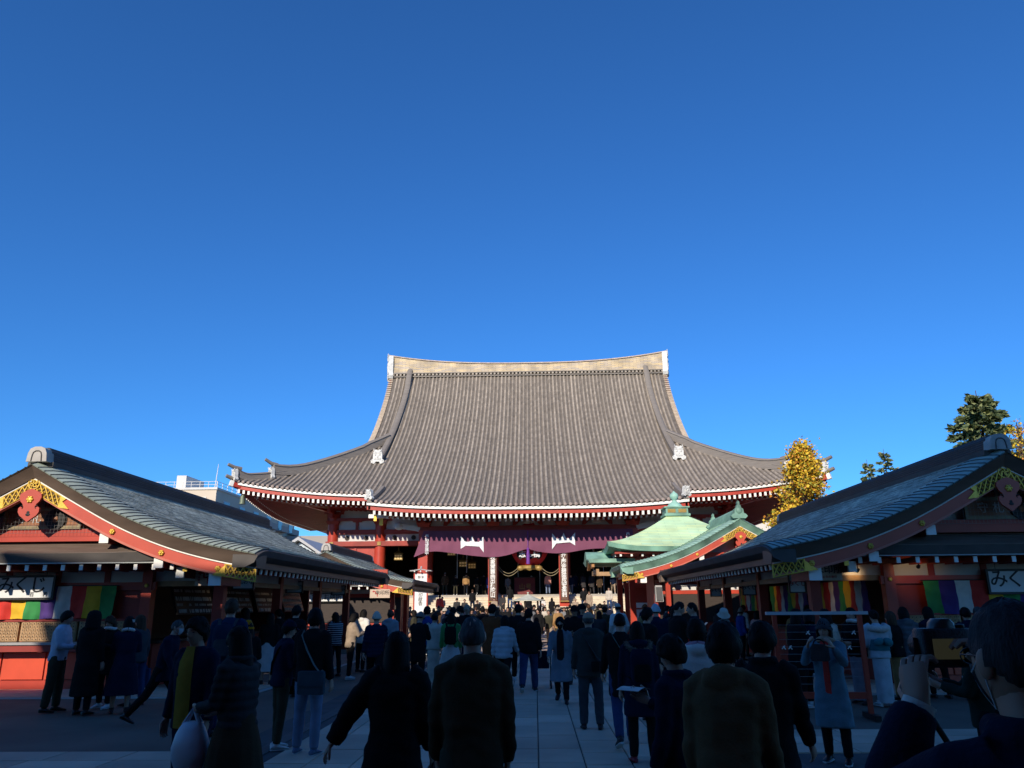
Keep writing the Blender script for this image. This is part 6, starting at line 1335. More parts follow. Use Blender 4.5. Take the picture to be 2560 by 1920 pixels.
def hair_mesh(k, style, m):
    M = k.HM; mb = MB(); nz = lambda p, a: a * noise.noise(Vector((p.x * 26, p.y * 26, p.z * 9 + 3.0)))
    def line(th, front, side, back):
        c = math.cos(th); return lerp(side, front, max(0, c) ** 1.5) if c > 0 else lerp(side, back, min(1, -c * 1.6))
    top, bk, sdl, frt, thick = {'short': (0.018, -0.062, -0.015, 0.060, 0.016), 'crop': (0.010, -0.045, -0.005, 0.066, 0.009), 'balding': (0.004, -0.055, -0.012, 0.098, 0.009), 'full': (0.028, -0.078, -0.028, 0.052, 0.026), 'bob': (0.022, -0.09, -0.05, 0.05, 0.022), 'long': (0.018, -0.09, -0.06, 0.058, 0.020), 'bun': (0.018, -0.05, -0.01, 0.060, 0.016)}[style]
    def off(th, ph):
        z = 0.115 * math.sin(ph); ln = line(th, frt, sdl, bk); s = clamp((z - ln) / 0.012 + 0.5)
        t = lerp(thick, top, clamp(math.sin(ph))); p = head_pt(th, ph)
        return lerp(-0.012, t + nz(p, 0.009) + 0.004 * math.sin(th * 17 + 5 * ph), s)
    head_grid(mb, M, 40, 24, off, (-60, 89))
    if style in ('bob', 'long'):
        zl = -0.15 if style == 'bob' else -0.33; rows = []; n = 22
        for i in range(12):
            t = i / 11; z = lerp(0.05, zl, t); q = R(68 + 14 * t if style == 'long' else 62); out = []; 
            ro = 0.092 - 0.004 * t + (0.014 * math.sin(math.pi * t)); rb = 0.116 - 0.005 * t
            for j in range(n): a = lerp(q, 2 * math.pi - q, j / (n - 1)); w = 1 + 0.03 * math.sin(a * 19 + 2 * t) * t; out.append(Vector((math.sin(a) * ro * w, math.cos(a) * rb * w * (1 if math.cos(a) < 0 else 0.8), z + (0.015 * math.sin(a * 9) * t))))
            inn = [Vector((p.x * 0.66, p.y * 0.6, p.z)) for p in reversed(out)]
            rows.append([M @ p for p in out + inn])
        mb.loft(rows)
    rs = random.Random(5)
    for i in range(0 if style in ('balding', 'crop') else 420):
        th = rs.uniform(0, 6.283); ph = R(rs.uniform(-35, 85)); z = 0.115 * math.sin(ph)
        if z < line(th, frt, sdl, bk) + 0.004 or (math.cos(th) > 0.25 and z < 0.085): continue
        t_ = lerp(thick, top, clamp(math.sin(ph))); p = head_pt(th, ph, t_ * 0.8); q = head_pt(th + rs.uniform(-0.25, 0.25), ph - (0.12 if math.cos(th) > 0.2 else 0.35), t_ + rs.uniform(0.001, 0.012)); w = (q - p).orthogonal().normalized() * 0.004
        mb.add([M @ (p - w), M @ (p + w), M @ q], [(0, 1, 2)])
    if style == 'bun': mb.ell(M @ Vector((0, -0.10, 0.04)), (0.045, 0.038, 0.042), 12, 8)
    return mb.mesh('hair', m, 70)
def hat_mesh(k, style, m):
    M = k.HM; mb = MB()
    if style == 'beanie':
        head_grid(mb, M, 30, 18, lambda th, ph: (0.022 + 0.003 * math.sin(th * 30) + (0.012 * clamp((math.sin(ph) - 0.75) * 4))) if 0.115 * math.sin(ph) > 0.022 - 0.03 * (math.cos(th) < -0.2) else -0.02, (-40, 89))
        mb.tube([M @ Vector((0.099 * math.sin(t), 0.117 * math.cos(t) - 0.002, 0.028 - 0.018 * (1 - math.cos(t)))) for t in [2 * math.pi * i / 24 for i in range(25)]], 0.013, 6, 0.7, 1.6)
    elif style == 'cap':
        head_grid(mb, M, 30, 18, lambda th, ph: 0.018 + 0.004 * clamp(math.sin(ph)) if 0.115 * math.sin(ph) > 0.042 - 0.02 * (math.cos(th) < 0) else -0.02, (-30, 89))
        mb.loft([[M @ Vector((x, 0.085 + d * (1 - (x / 0.09) ** 2) , 0.046 - 0.018 * d / 0.08 - 2.2 * x * x + z)) for d, z in ((0.0, 0), (0.04, -0.002), (0.075, -0.006), (0.075, -0.012), (0.04, -0.009), (0.0, -0.008))] for x in [-0.075 + 0.015 * i for i in range(11)]])
        mb.ell(M @ Vector((0, -0.005, 0.137)), (0.008, 0.008, 0.006), 8, 4)
    elif style == 'bucket':
        mb.loft([[M @ Vector((r * math.sin(t), r * 1.2 * math.cos(t), z)) for t in [2 * math.pi * i / 24 for i in range(24)]] for r, z in ((0.135, 0.0), (0.092, 0.05), (0.088, 0.10), (0.07, 0.135), (0.01, 0.142))])
    elif style == 'hood':
        mb.loft([[M @ Vector((0, -0.02, 0)) + M.to_3x3() @ Vector((r * math.sin(t), 0.12 * math.cos(t) * r / 0.11 - 0.015, z)) for t in [2 * math.pi * i / 24 for i in range(24)]] for r, z in ((0.125, -0.17), (0.122, -0.1), (0.118, 0.0), (0.112, 0.07), (0.085, 0.125), (0.03, 0.15))])
    return mb.mesh('hat', m, 60)
PEOPLE = []
def recolor(o, m):
    for s in o.material_slots[:1]: s.link = 'OBJECT'; s.material = m
def person(label, x, y, h=1.68, rot=0.0, pose='stand', coat=BLK, hem=0.80, bulk=1.0, flare=0.0, hood=False, collar=0.0, band=0.0, legs='trousers', lm=BLK, hair='short', hm=HAIRK, hat=None, hatm=None, shoe=SHOEK, sole=None, boot=0.0, voxel=0.018, mask=False, scarf=None, short=False, z=0.0, group=None, curl=0.5, wide=1.0, skin=None, hi=False, fur=None, glasses=False, inner=None, iw=1.0, key=None, amp=0.007, sleeve=1.0):
    t = thing('person', label, 'person', (x, y, z), R(rot), group, local=True); s = h / 1.70; t.scale = (s, s, s)
    pk = pose if isinstance(pose, str) else label
    k = cached(('k', pk), lambda: skeleton(pose)); kk = key if key is not None else label
    bulk = 1 + (bulk - 1) * 0.55
    b = place(cached(('body', pk, curl, legs, hi), lambda: body_mesh(k, curl, legs != 'kimono', hi)), 'body', t)
    if skin: recolor(b, skin)
    c = place(cached(('coat', pk, hem, bulk, flare, hood, collar, band, voxel, short, sleeve, kk), lambda: coat_mesh(k, coat, hem, bulk, flare, sleeve, hood, collar, band, voxel, (hash(str(kk)) % 97) * 0.37 if False else len(label) * 0.73, short, amp)), 'coat' if hem < 0.75 else 'jacket', t); recolor(c, coat)
    if legs == 'trousers': q = place(cached(('tr', pk, wide, voxel), lambda: trouser_mesh(k, lm, wide, voxel)), 'trousers', t); recolor(q, lm)
    elif legs == 'skirt': q = place(cached(('sk', pk), lambda: skirt_mesh(k, lm)), 'skirt', t); recolor(q, lm)
    elif legs == 'kimono': q = place(cached(('ki', pk), lambda: skirt_mesh(k, lm, 0.06, 1.1, 0.0, True, 5)), 'kimono_skirt', t); recolor(q, lm)
    q = place(cached(('shoe', pk, boot, sole is not None), lambda: shoe_mesh(k, shoe, sole, boot)), 'shoes', t); recolor(q, shoe)
    if hair: q = place(cached(('hair', pk, hair), lambda: hair_mesh(k, hair, hm)), 'hair', t); recolor(q, hm)
    if hat: q = place(cached(('hat', pk, hat), lambda: hat_mesh(k, hat, hatm)), 'hat', t); recolor(q, hatm)
    if mask:
        mb = MB(); rows = [[k.HM @ head_pt(th, R(ph), 0.006) + k.HM.to_3x3() @ Vector((0, 0.012 * math.exp(-(th / 0.5) ** 2), 0)) for ph in (-66, -48, -30, -14, -3)] for th in [R(-52 + 10.4 * i) for i in range(11)]]
        mb.loft(rows, closed=False, caps=False)
        for sd in (-1, 1): mb.tube([k.HM @ head_pt(R(sd * 50), R(-10), 0.006), k.HM @ Vector((sd * 0.082, -0.005, 0.012))], 0.0018, 4); mb.tube([k.HM @ head_pt(R(sd * 50), R(-50), 0.006), k.HM @ Vector((sd * 0.080, -0.008, -0.03))], 0.0018, 4)
        mb.build('face_mask', mask if mask is not True else MASKM, t, 60)
    if hi:
        for sd in (-1, 1): MB().tube([k.wr[sd] - k.fd[sd] * 0.03, k.wr[sd] + k.fd[sd] * 0.006], [0.038, 0.036], 14).build('shirt_cuff', WHT, t, 50)
    if scarf: MB().tube([k.T(1.47) + Vector((0.085 * math.sin(a), -0.085 * math.cos(a), 0.012 * math.cos(2 * a))) for a in [2 * math.pi * i / 16 for i in range(17)]], 0.036, 8).build('scarf', scarf, t, 60)
    if fur:
        mb = MB(); rr = random.Random(2)
        for i in range(900):
            a = R(rr.uniform(-150, 150)); c0 = k.T(1.43) + Vector((0.15 * math.sin(a), -0.045 - 0.13 * math.cos(a), 0.015 - 0.10 * max(0, math.cos(a)))); d = Vector((rr.gauss(0, 1), rr.gauss(0, 1), rr.gauss(0, 1))).normalized(); c0 += d * 0.022; w = d.orthogonal().normalized() * 0.006; mb.add([c0 - w, c0 + w, c0 + d * 0.035], [(0, 1, 2)])
        mb.tube([k.T(1.43) + Vector((0.15 * math.sin(a), -0.045 - 0.13 * math.cos(a), 0.015 - 0.10 * max(0, math.cos(a)))) for a in [R(-150 + 20 * i) for i in range(16)]], 0.03, 8); mb.build('fur_trim', fur, t)
    if glasses:
        mb = MB()
        for sd in (-1, 1): mb.tube([k.HM @ Vector((sd * 0.033 + 0.022 * math.cos(a), 0.098, 0.010 + 0.017 * math.sin(a))) for a in [2 * math.pi * i / 14 for i in range(15)]], 0.0018, 5); mb.tube([k.HM @ Vector((sd * 0.055, 0.096, 0.014)), k.HM @ Vector((sd * 0.082, 0.0, 0.012))], 0.0018, 5)
        mb.tube([k.HM @ Vector((-0.012, 0.10, 0.012)), k.HM @ Vector((0.012, 0.10, 0.012))], 0.0018, 5); mb.build('glasses', FRAME, t)
    if inner:
        mb = MB(); mb.loft([[k.T(z_) + Vector((lerp(-w_, w_, q / 6), (0.139 if z_ < 1.3 else lerp(0.139, 0.078, (z_ - 1.3) / 0.16)) * bulk - 6 * (lerp(-w_, w_, q / 6)) ** 2 * 0.35 + 0.006, 0)) for q in range(7)] for z_, w_ in ((max(hem, 0.8), 0.07 * iw), (1.0, 0.075 * iw), (1.2, 0.075 * iw), (1.34, 0.07 * iw), (1.43, 0.055), (1.47, 0.05))], closed=False, caps=False); mb.build('shirt_front', inner, t, 60)
    t['_k'] = pk; PEOPLE.append(t)
    return t, k
def held(t, name, label, cat, group=None):
    """an empty that shares a person's place, for something worn over or carried"""
    o = thing(name, label, cat, t.location, t.rotation_euler.z, group, local=True); o.scale = t.scale; return o
def backpack(t, k, label, m, m2=None):
    o = held(t, 'backpack', label, 'backpack'); c = k.T(1.18); mb = MB(); rows = []
    for i in range(9):
        u = i / 8; z = lerp(-0.22, 0.20, u); f = (1 - abs(2 * u - 1) ** 4) ** 0.5
        rows.append(ring(c + Vector((0, -0.205 - 0.01 * math.sin(u * 3), z)), 0.145 * (0.75 + 0.25 * f), 0.075 * (0.6 + 0.4 * f), 16, 0.6))
    mb.loft(rows); mb.build('body', m, o, 50)
    MB().loft([ring(c + Vector((0, -0.275, z)), w, 0.028, 14, 0.6) for z, w in ((-0.19, 0.08), (-0.17, 0.11), (-0.05, 0.115), (0.0, 0.105), (0.02, 0.08))]).build('pocket', m2 or m, o, 50)
    for sd in (-1, 1): MB().tube([c + Vector((sd * 0.09, -0.155, 0.17)), k.T(1.415) + Vector((sd * 0.115, -0.06, 0.035)), k.T(1.40) + Vector((sd * 0.125, 0.07, 0.0)), c + Vector((sd * 0.15, 0.12, 0.0)), c + Vector((sd * 0.175, 0.0, -0.12)), c + Vector((sd * 0.12, -0.15, -0.17))], 0.022, 6, 1.0, 0.35).build('strap', m2 or m, o, 50)
    MB().tube([c + Vector((0.03 * math.cos(a), -0.20, 0.20 + 0.03 * math.sin(a))) for a in [math.pi * i / 6 for i in range(7)]], 0.006, 5).build('loop', m, o)
    return o
def crossbag(t, k, label, m, strapm, side=1, w=0.15, hgt=0.11, back=True, z=0.84):
    """shoulder bag on a strap that runs from the opposite shoulder"""
    o = held(t, 'shoulder_bag', label, 'bag'); sg = -1 if back else 1; hip = k.T(z) + Vector((side * 0.10, sg * 0.20, 0))
    pts = [hip + Vector((side * 0.09, -sg * 0.03, hgt * 0.9)), k.T(1.05) + Vector((side * 0.10, sg * 0.155, 0)), k.T(1.22) + Vector((-side * 0.0, sg * 0.165, 0)), k.T(1.38) + Vector((-side * 0.10, sg * 0.11, 0.01)), k.T(1.43) + Vector((-side * 0.12, 0, 0.015)), k.T(1.34) + Vector((-side * 0.11, -sg * 0.13, 0)), k.T(1.15) + Vector((0, -sg * 0.165, 0)), k.T(0.98) + Vector((side * 0.15, -sg * 0.11, 0)), hip + Vector((side * 0.11, -sg * 0.01, hgt * 0.9))]
    MB().tube(pts, 0.02, 6, 1.0, 0.25).build('strap', strapm, o, 50)
    MB().loft([ring(hip + Vector((0, 0, zz)), ww, 0.05, 16, 0.45) for zz, ww in ((-hgt, w * 0.9), (-hgt * 0.9, w), (hgt * 0.7, w), (hgt * 0.95, w * 0.95))]).build('body', m, o, 40)
    MB().loft([ring(hip + Vector((0, sg * 0.012, zz)), ww, 0.048, 16, 0.45) for zz, ww in ((-hgt * 0.25, w * 0.97), (-hgt * 0.2, w), (hgt, w * 1.0), (hgt * 1.08, w * 0.9))]).build('flap', m, o, 40)
    return o
def tote(t, k, sd, label, m, w=0.17, hh=0.15, drop=0.20, plastic=False):
    o = held(t, 'plastic_bag' if plastic else 'tote_bag', label, 'bag'); g = k.wr[sd] + k.fd[sd] * 0.09; c = g + Vector((0, 0, -drop - hh)); mb = MB(); rows = []
    for i in range(9):
        u = i / 8; z = lerp(-hh, hh, u)
        if plastic: ww = w * (0.55 + 0.5 * math.sin(math.pi * (0.15 + 0.75 * (1 - u)))) * (1 - 0.35 * u ** 3); dd = 0.10 * math.sin(math.pi * (0.1 + 0.8 * (1 - u))) + 0.015
        else: ww = w * (1 - 0.08 * u); dd = 0.055 - 0.015 * u
        rg = ring(c + Vector((0, 0, z)), dd, ww, 20, 0.6 if not plastic else 0.9)
        if plastic: rg = [p + Vector((0.012 * noise.noise(p * 14), 0.012 * noise.noise(p * 14 + Vector((5, 0, 0))), 0)) for p in rg]
        rows.append(rg)
    mb.loft(rows); mb.build('body', m, o, 60 if plastic else 40)
    for sx in (-1, 1): MB().tube([c + Vector((sx * 0.02, -w * 0.5, hh - 0.02)), g + Vector((sx * 0.008, -0.03, -0.04)), g + Vector((sx * 0.008, 0, 0.005)), g + Vector((sx * 0.008, 0.03, -0.04)), c + Vector((sx * 0.02, w * 0.5, hh - 0.02))], 0.009 if not plastic else 0.014, 6).build('handle', m, o, 60)
    return o
def phone(t, k, label, sd=1):
    o = held(t, 'phone', label, 'phone'); g = k.wr[sd] + k.fd[sd] * 0.10 + Vector((-sd * 0.01, 0.03, 0.02)); rt = Matrix.Rotation(R(-50), 3, 'X')
    MB().cbox(g, (0.072, 0.009, 0.15), rt).build('case', BLACKM, o); MB().cbox(g + rt @ Vector((0, -0.006, 0)), (0.066, 0.002, 0.142), rt).build('screen', mat('phone_screen', (0.05, 0.06, 0.08), 0.15, 0.1, emit=(0.5, 0.6, 0.7, 0.12)), o)
    return o
# ---- the cast, nearest first; every figure is a thing of its own, what it carries is another
SK = skeleton
def ik(pose, **kw): d = dict(POSE[pose]); d.update(kw); return d
FURM = mat('fur_brown', (0.16, 0.11, 0.08), 0.9, 0.3, 30); FURC = mat('fur_cream', (0.5, 0.45, 0.40), 0.9, 0.15, 30)
LEATH = mat('brown_leather', (0.055, 0.02, 0.013), 0.45, 0.2, 8); PLBAG = mat('white_polythene', (0.55, 0.55, 0.60), 0.45, 0.06, 6)
# photographer at the right edge
ph, k = person('man in navy jacket holding up a camera at the right edge', 1.045, 1.74, 1.79, 4, ik('stand', lean=3, head=(2, -3), ikL=(-0.10, 0.275, 1.478), ikR=(0.10, 0.27, 1.52), hdL=(0.12, 0.35, 1.0), hdR=(-0.35, 0.15, 0.9), pin=0.9), NAVY, 0.72, 1.12, hair='crop', hm=mat('hair_dark_grey', (0.035, 0.033, 0.035), 0.65, 0.4, 40, 0.4, 220, stretch=(1, 1, 0.12), spec=0.15), mask=True, glasses=True, hi=True, voxel=0.011, curl=0.95, collar=0.012, skin=SKIN2, amp=0.009)
camt = held(ph, 'camera', 'black camera held up by the man at the right edge', 'camera')
cc = Vector((0.008, 0.325, 1.605)); BODYM = mat('camera_body', (0.015, 0.015, 0.016), 0.45, 0.1, 20, 0.2, 200)
MB().loft([ring(cc + Vector((0, 0, z)), w, d, 18, 0.45) for z, w, d in ((-0.046, 0.060, 0.026), (-0.042, 0.064, 0.030), (0.036, 0.064, 0.030), (0.042, 0.060, 0.026))]).build('body', BODYM, camt, 40)
MB().loft([ring(cc + Vector((0, 0.0, z)), w, 0.024, 12, 0.6) for z, w in ((0.040, 0.030), (0.055, 0.026), (0.064, 0.016))]).build('viewfinder', mat('camera_top_grey', (0.05, 0.055, 0.06), 0.35, 0.1), camt, 40)
MB().tube([cc + Vector((0, 0.03, 0)), cc + Vector((0, 0.10, 0))], [0.036, 0.034], 18).build('lens', BODYM, camt, 40)
MB().cbox(cc + Vector((-0.008, -0.0305, -0.004)), (0.068, 0.004, 0.046)).build('screen', mat('camera_screen', (0.035, 0.035, 0.02), 0.5, 0.2, 40, spec=0.1, emit=(0.5, 0.5, 0.3, 0.03)), camt)
MB().lathe([(0.011, 0.0), (0.012, 0.008), (0.010, 0.010)], 12, tuple(cc + Vector((0.045, 0, 0.041)))).build('dial', BODYM, camt, 40)
MB().tube([cc + Vector((-0.064, 0, 0.02)), cc + Vector((-0.09, -0.03, -0.12)), cc + Vector((-0.05, -0.06, -0.22)), cc + Vector((0.05, -0.10, -0.20)), cc + Vector((0.085, -0.03, -0.1)), cc + Vector((0.064, 0, 0.02))], 0.009, 6, 1.0, 0.3).build('neck_strap', BODYM, camt, 40)
# row of near figures with their backs to the viewer
t, k = person('man in brown hooded coat with thick black hair, near right', 1.04, 4.6, 1.71, -24, ik('walkL', aL=(-4, 6, 20, 4), aR=(8, 7, 26, 4)), BRN, 0.70, 1.0, 0.02, True, hair='full', voxel=0.012, amp=0.014)
t, k = person('big man in dark brown jacket with thinning grey hair, near centre', -0.41, 5.2, 1.76, 4, ik('walkR', aL=(4, 8, 20, 8), aR=(-6, 9, 20, 8)), DBRN, 0.70, 1.06, 0.01, True, collar=0.01, hair='balding', hm=HAIRG, mask=True, lm=OLV, voxel=0.012, wide=1.15, amp=0.014)
t, k = person('black-haired youth in navy jacket looking left, near right', 0.94, 5.4, 1.58, 48, 'phone1', NAVY, 0.74, 1.05, 0, False, 0.012, hair='full', voxel=0.013, amp=0.012)
pp = held(t, 'paper_leaflet', 'white leaflet in the hand of the youth in navy', 'leaflet'); g = k.wr[1] + k.fd[1] * 0.12; MB().grid(lambda u, v: tuple(g + Vector(((u - 0.5) * 0.16, (v - 0.5) * 0.2, 0.02 * math.sin(3 * u) + 0.02))), 6, 6).build('sheet', WHT, pp)
t, k = person('woman in long black coat with black hair and one arm held out', -1.01, 5.8, 1.61, -3, 'out', BLK, 0.34, 1.06, 0.07, hair='long', legs='skirt', voxel=0.013, sleeve=1.25, amp=0.014)
tote(t, k, 1, 'dark brown leather tote of the woman in the long black coat', LEATH, 0.20, 0.17, 0.12)
t, k = person('man in black coat and mask striding right, near right', 1.63, 6.0, 1.73, -32, 'stride', BLK, 0.60, 1.16, 0.03, hair='full', mask=True, collar=0.012, voxel=0.013, wide=1.1, amp=0.014)
t, k = person('man facing the viewer in a navy jacket over a mustard shirt', -3.02, 7.2, 1.69, 160, 'stand', NAVY, 0.78, 1.10, inner=YEL, iw=1.1, hair='full', lm=cm('dark_denim', (0.012, 0.02, 0.05)), voxel=0.015, skin=SKIN2, amp=0.009)
t, k = person('long-haired woman in grey quilted jacket carrying a white plastic bag', -2.40, 6.6, 1.63, 70, ik('front', aL=(14, 4, 66, 24), aR=(4, 4, 70, 30)), CHAR, 0.74, 1.0, 0.01, collar=0.016, band=0.075, hair='long', legs='skirt', lm=DBRN, voxel=0.013)
tote(t, k, -1, 'bulging white plastic bag hanging from the quilted jacket woman', PLBAG, 0.17, 0.20, 0.10, True)
t, k = person('figure in white quilted jacket and pink scarf behind the brown coat', 1.50, 7.6, 1.64, -8, 'pocket', WHT, 0.78, 1.14, hair='full', hood=True, scarf=PNK2, voxel=0.017)
t, k = person('man in dark green track jacket behind the raised camera', 3.94, 7.4, 1.56, 62, 'phone', DGRN, 0.80, 1.06, hair='short', skin=SKIN2, collar=0.01)
pip = MB().tube([k.T(1.44) + Vector((-0.085, 0.05, 0)), k.sh[-1] + Vector((-0.01, 0.07, 0.0)), k.T(1.1) + Vector((-0.17, 0.08, 0))], 0.005, 5); pip.build('white_piping', WHT, t)
sw = MB(); sw.prism([(-0.03, 0.0), (-0.02, -0.012), (0.045, 0.016), (-0.015, -0.002)], lambda u, v, d: tuple(k.T(1.25) + Vector((-0.15 + u * 0.3, 0.128 + d, v))), -0.003, 0.003); sw.build('swoosh_mark', WHT, t)
t, k = person('woman in navy parka with fur-trimmed hood and red shoes', 1.24, 9.9, 1.57, 2, 'stand', NAVY, 0.56, 1.18, 0.03, True, hair='bob', fur=FURM, shoe=SHOER)
backpack(t, k, 'navy backpack of the woman in the fur-trimmed parka', NAVY, BLK)
t, k = person('woman in long pale blue coat and beanie facing the viewer', 3.50, 9.9, 1.58, 148, 'up', TEAL, 0.42, 1.08, 0.05, hair='bob', hat='beanie', hatm=SLATE, glasses=True, scarf=BEI, inner=REDC, iw=0.5, shoe=SHOEK, sole=SHOEW)
hb = held(t, 'hand_bag', 'dark handbag held at the chest by the woman in pale blue', 'bag'); g = (k.wr[1] + k.wr[-1]) / 2 + Vector((0, 0.06, -0.06)); MB().loft([ring(g + Vector((0, 0, z)), w, 0.05, 14, 0.6) for z, w in ((-0.11, 0.10), (-0.09, 0.12), (0.05, 0.11), (0.09, 0.08))]).build('body', CHAR, hb, 50); MB().tube([g + Vector((0.07 * math.cos(a), 0, 0.08 + 0.07 * math.sin(a))) for a in [math.pi * i / 8 for i in range(9)]], 0.008, 6).build('handle', BLK, hb)
t, k = person('man in black jacket and pale jeans with a grey shoulder bag', -2.92, 10.5, 1.75, -6, 'stand2', BLK, 0.84, 1.08, hair='full', lm=LJEAN, shoe=SHOEB, sole=SHOEW, voxel=0.016)
crossbag(t, k, 'slate shoulder bag on the back of the man in pale jeans', cm('bag_slate', (0.05, 0.07, 0.085)), cm('strap_grey', (0.16, 0.17, 0.16)), 1, 0.17, 0.13)
t, k = person('companion in navy cap and olive trousers beside the pale jeans', -3.41, 10.9, 1.60, -52, 'front', NAVY, 0.82, 1.1, hair='short', hat='cap', hatm=NAVY, lm=OLV, shoe=SHOEW, sole=SHOEW)
crossbag(t, k, 'black camera bag at the hip of the companion in the navy cap', BLK, BLK, -1, 0.12, 0.10, False, 0.80)
t, k = person('man in black with a pale green strap and blue jeans', 1.15, 11.0, 1.70, 0, 'walkR', BLK, 0.66, 1.12, lm=JEAN, hair='crop', sole=SHOEW)
crossbag(t, k, 'shoulder bag with pale green strap on the man in blue jeans', BLK, cm('strap_green', (0.12, 0.16, 0.14)), 1, 0.12, 0.09)
t, k = person('tall man in navy jacket with rucksack at the left counter', -4.61, 12.0, 1.90, 6, 'stand', cm('navy_bright', (0.012, 0.03, 0.07)), 0.82, 1.05, lm=JEAN, hair='short', hm=HAIRB)
backpack(t, k, 'dark blue rucksack on the tall man at the left counter', cm('rucksack_blue', (0.02, 0.03, 0.06)), SLATE)
t, k = person('man in beige cap and grey-green hooded jacket seen from behind', 0.81, 12.4, 1.66, 0, 'stand', GRNG, 0.76, 1.16, 0.01, True, lm=SLATE, hair='crop', hm=HAIRG, hat='cap', hatm=BEI, wide=1.1)
crossbag(t, k, 'small bag on a strap across the grey-green jacket', BLK, SLATE, 1, 0.09, 0.07, True, 0.92)
t, k = person('person in orange beanie at the left counter', -4.65, 12.9, 1.56, 15, 'front', BLK, hat='beanie', hatm=ORG, hair='bob')
t, k = person('older man in dark suit and mask striding right', -6.10, 13.2, 1.67, -88, ik('stride', lean=12), NAVY, 0.74, 1.06, hair='crop', hm=HAIRG, mask=True, lm=BLK)
t, k = person('man in black looking right behind the fur-hooded parka', 1.79, 13.2, 1.72, -62, 'stand', BLK, 0.8, 1.15, hair='short')
t, k = person('woman in a long black hooded coat at the left gable', -7.98, 14.3, 1.72, -8, 'stand', BLK, 0.30, 1.1, 0.04, hair='bob', hat='hood', hatm=BLK)
t, k = person('young man in white jacket and olive trousers at the left gable', -8.77, 14.7, 1.73, -82, 'front', cm('jacket_white', (0.50, 0.53, 0.60)), 0.86, 1.08, hair='full', lm=OLV, collar=0.008, wide=1.2)
t, k = person('girl in navy coat with white hair clip by the left gable', -7.42, 14.5, 1.63, 24, 'front', NAVY, 0.5, 1.05, 0.03, hair='bob', legs='skirt', lm=NAVY, scarf=WHT)
MB().cbox(k.HM @ Vector((0.07, -0.085, 0.03)), (0.05, 0.02, 0.05)).build('hair_clip', WHT, t)
t, k = person('fair-haired woman with white scarf looking down at her phone', -8.10, 15.2, 1.64, 172, 'phone', BLK, 0.62, 1.0, hair='bob', hm=HAIRB, scarf=WHT, shoe=SHOEW, sole=SHOEW); phone(t, k, 'phone held by the fair-haired woman')
t, k = person('girl with long brown hair facing left by the left gable', -7.72, 15.6, 1.65, 75, 'stand2', SLATE, 0.8, 1.0, hair='long', hm=HAIRB, lm=JEAN)
tote(t, k, 1, 'blue shopping bag of the long brown haired girl', cm('bag_blue', (0.03, 0.06, 0.14)), 0.17, 0.18, 0.1)
t, k = person('bearded man in black T-shirt looking at his phone', 2.61, 15.0, 1.82, -72, 'phone1', BLK, 0.84, 1.08, hair='crop', short=True, lm=BLK); phone(t, k, 'phone of the man in the black T-shirt')
MB().tube([k.HM @ head_pt(R(a), R(-58), 0.002) for a in range(-80, 81, 16)], 0.014, 8).build('beard', HAIRK, t, 60)
t, k = person('woman in pale blue kimono with fur stole and teal sash', 6.26, 15.0, 1.64, 4, 'front', ICE, 0.84, 1.06, hair='bun', legs='kimono', lm=ICE, shoe=SHOEW, sole=BLK, sleeve=1.35)
MB().tube([k.T(1.40) + Vector((0.17 * math.sin(a), -0.03 - 0.13 * math.cos(a), -0.04 * abs(math.cos(a)))) for a in [R(-140 + 20 * i) for i in range(15)]], 0.062, 10).build('fur_stole', FURC, t, 60)
MB().loft([ring(k.T(z), 0.185, 0.15, 18) for z in (0.98, 1.0, 1.16, 1.18)]).build('sash', cm('sash_teal', (0.03, 0.16, 0.18)), t, 40)
for sd in (-1, 1): MB().ell(k.T(1.12) + Vector((sd * 0.09, -0.19, 0.02)), (0.10, 0.05, 0.07), 12, 8, Matrix.Rotation(sd * R(25), 3, 'Y')).build('sash_bow', cm('sash_bow_teal', (0.04, 0.2, 0.22)), t, 60)
tote(t, k, -1, 'small white bag of the woman in the pale blue kimono', WHT, 0.13, 0.10, 0.05)
t, k = person('woman in floral kimono with black shawl facing left', 6.01, 15.4, 1.68, 120, 'front', BLK, 0.82, 1.08, hair='bun', legs='kimono', lm=cm('floral_grey', (0.28, 0.26, 0.29)), scarf=WHT, shoe=SHOEK)
t, k = person('woman in amber kimono skirt between the other kimonos', 6.96, 15.9, 1.60, 40, 'stand', BLK, 0.82, 1.08, hair='bob', hm=HAIRB, legs='kimono', lm=TAN)
t, k = person('woman walking forward in open grey coat, black mask and boots', 0.48, 15.7, 1.58, 174, 'walkL', cm('coat_blue_grey', (0.16, 0.18, 0.21)), 0.46, 1.05, 0.05, hair='full', inner=BLK, mask=BLK, boot=0.16)
t, k = person('man in navy jacket looking left near the right arcade', 3.12, 15.8, 1.80, 78, 'stand', NAVY, 0.8, 1.08, hair='crop')
t, k = person('woman in grey quilted coat facing the right gable', 7.25, 16.0, 1.68, 0, 'front', cm('quilt_grey', (0.10, 0.11, 0.12)), 0.58, 1.1, 0.02, True, band=0.09, hair='bob', lm=CRM)
t, k = person('woman in navy jacket with bright blue bag facing the right gable', 7.83, 16.2, 1.68, 6, 'stand2', NAVY, 0.76, 1.1, 0, True, hair='bob')
backpack(t, k, 'small bright blue backpack before the right gable', cm('pack_blue', (0.02, 0.16, 0.36)), NAVY)
t, k = person('dark-haired man bending at the right gable counter', 8.40, 15.9, 1.66, -10, 'phone', NAVY, hair='full')
t, k = person('grey-haired man at the right gable counter', 8.52, 15.6, 1.68, 10, 'phone', CHAR, hair='short', hm=HAIRG)
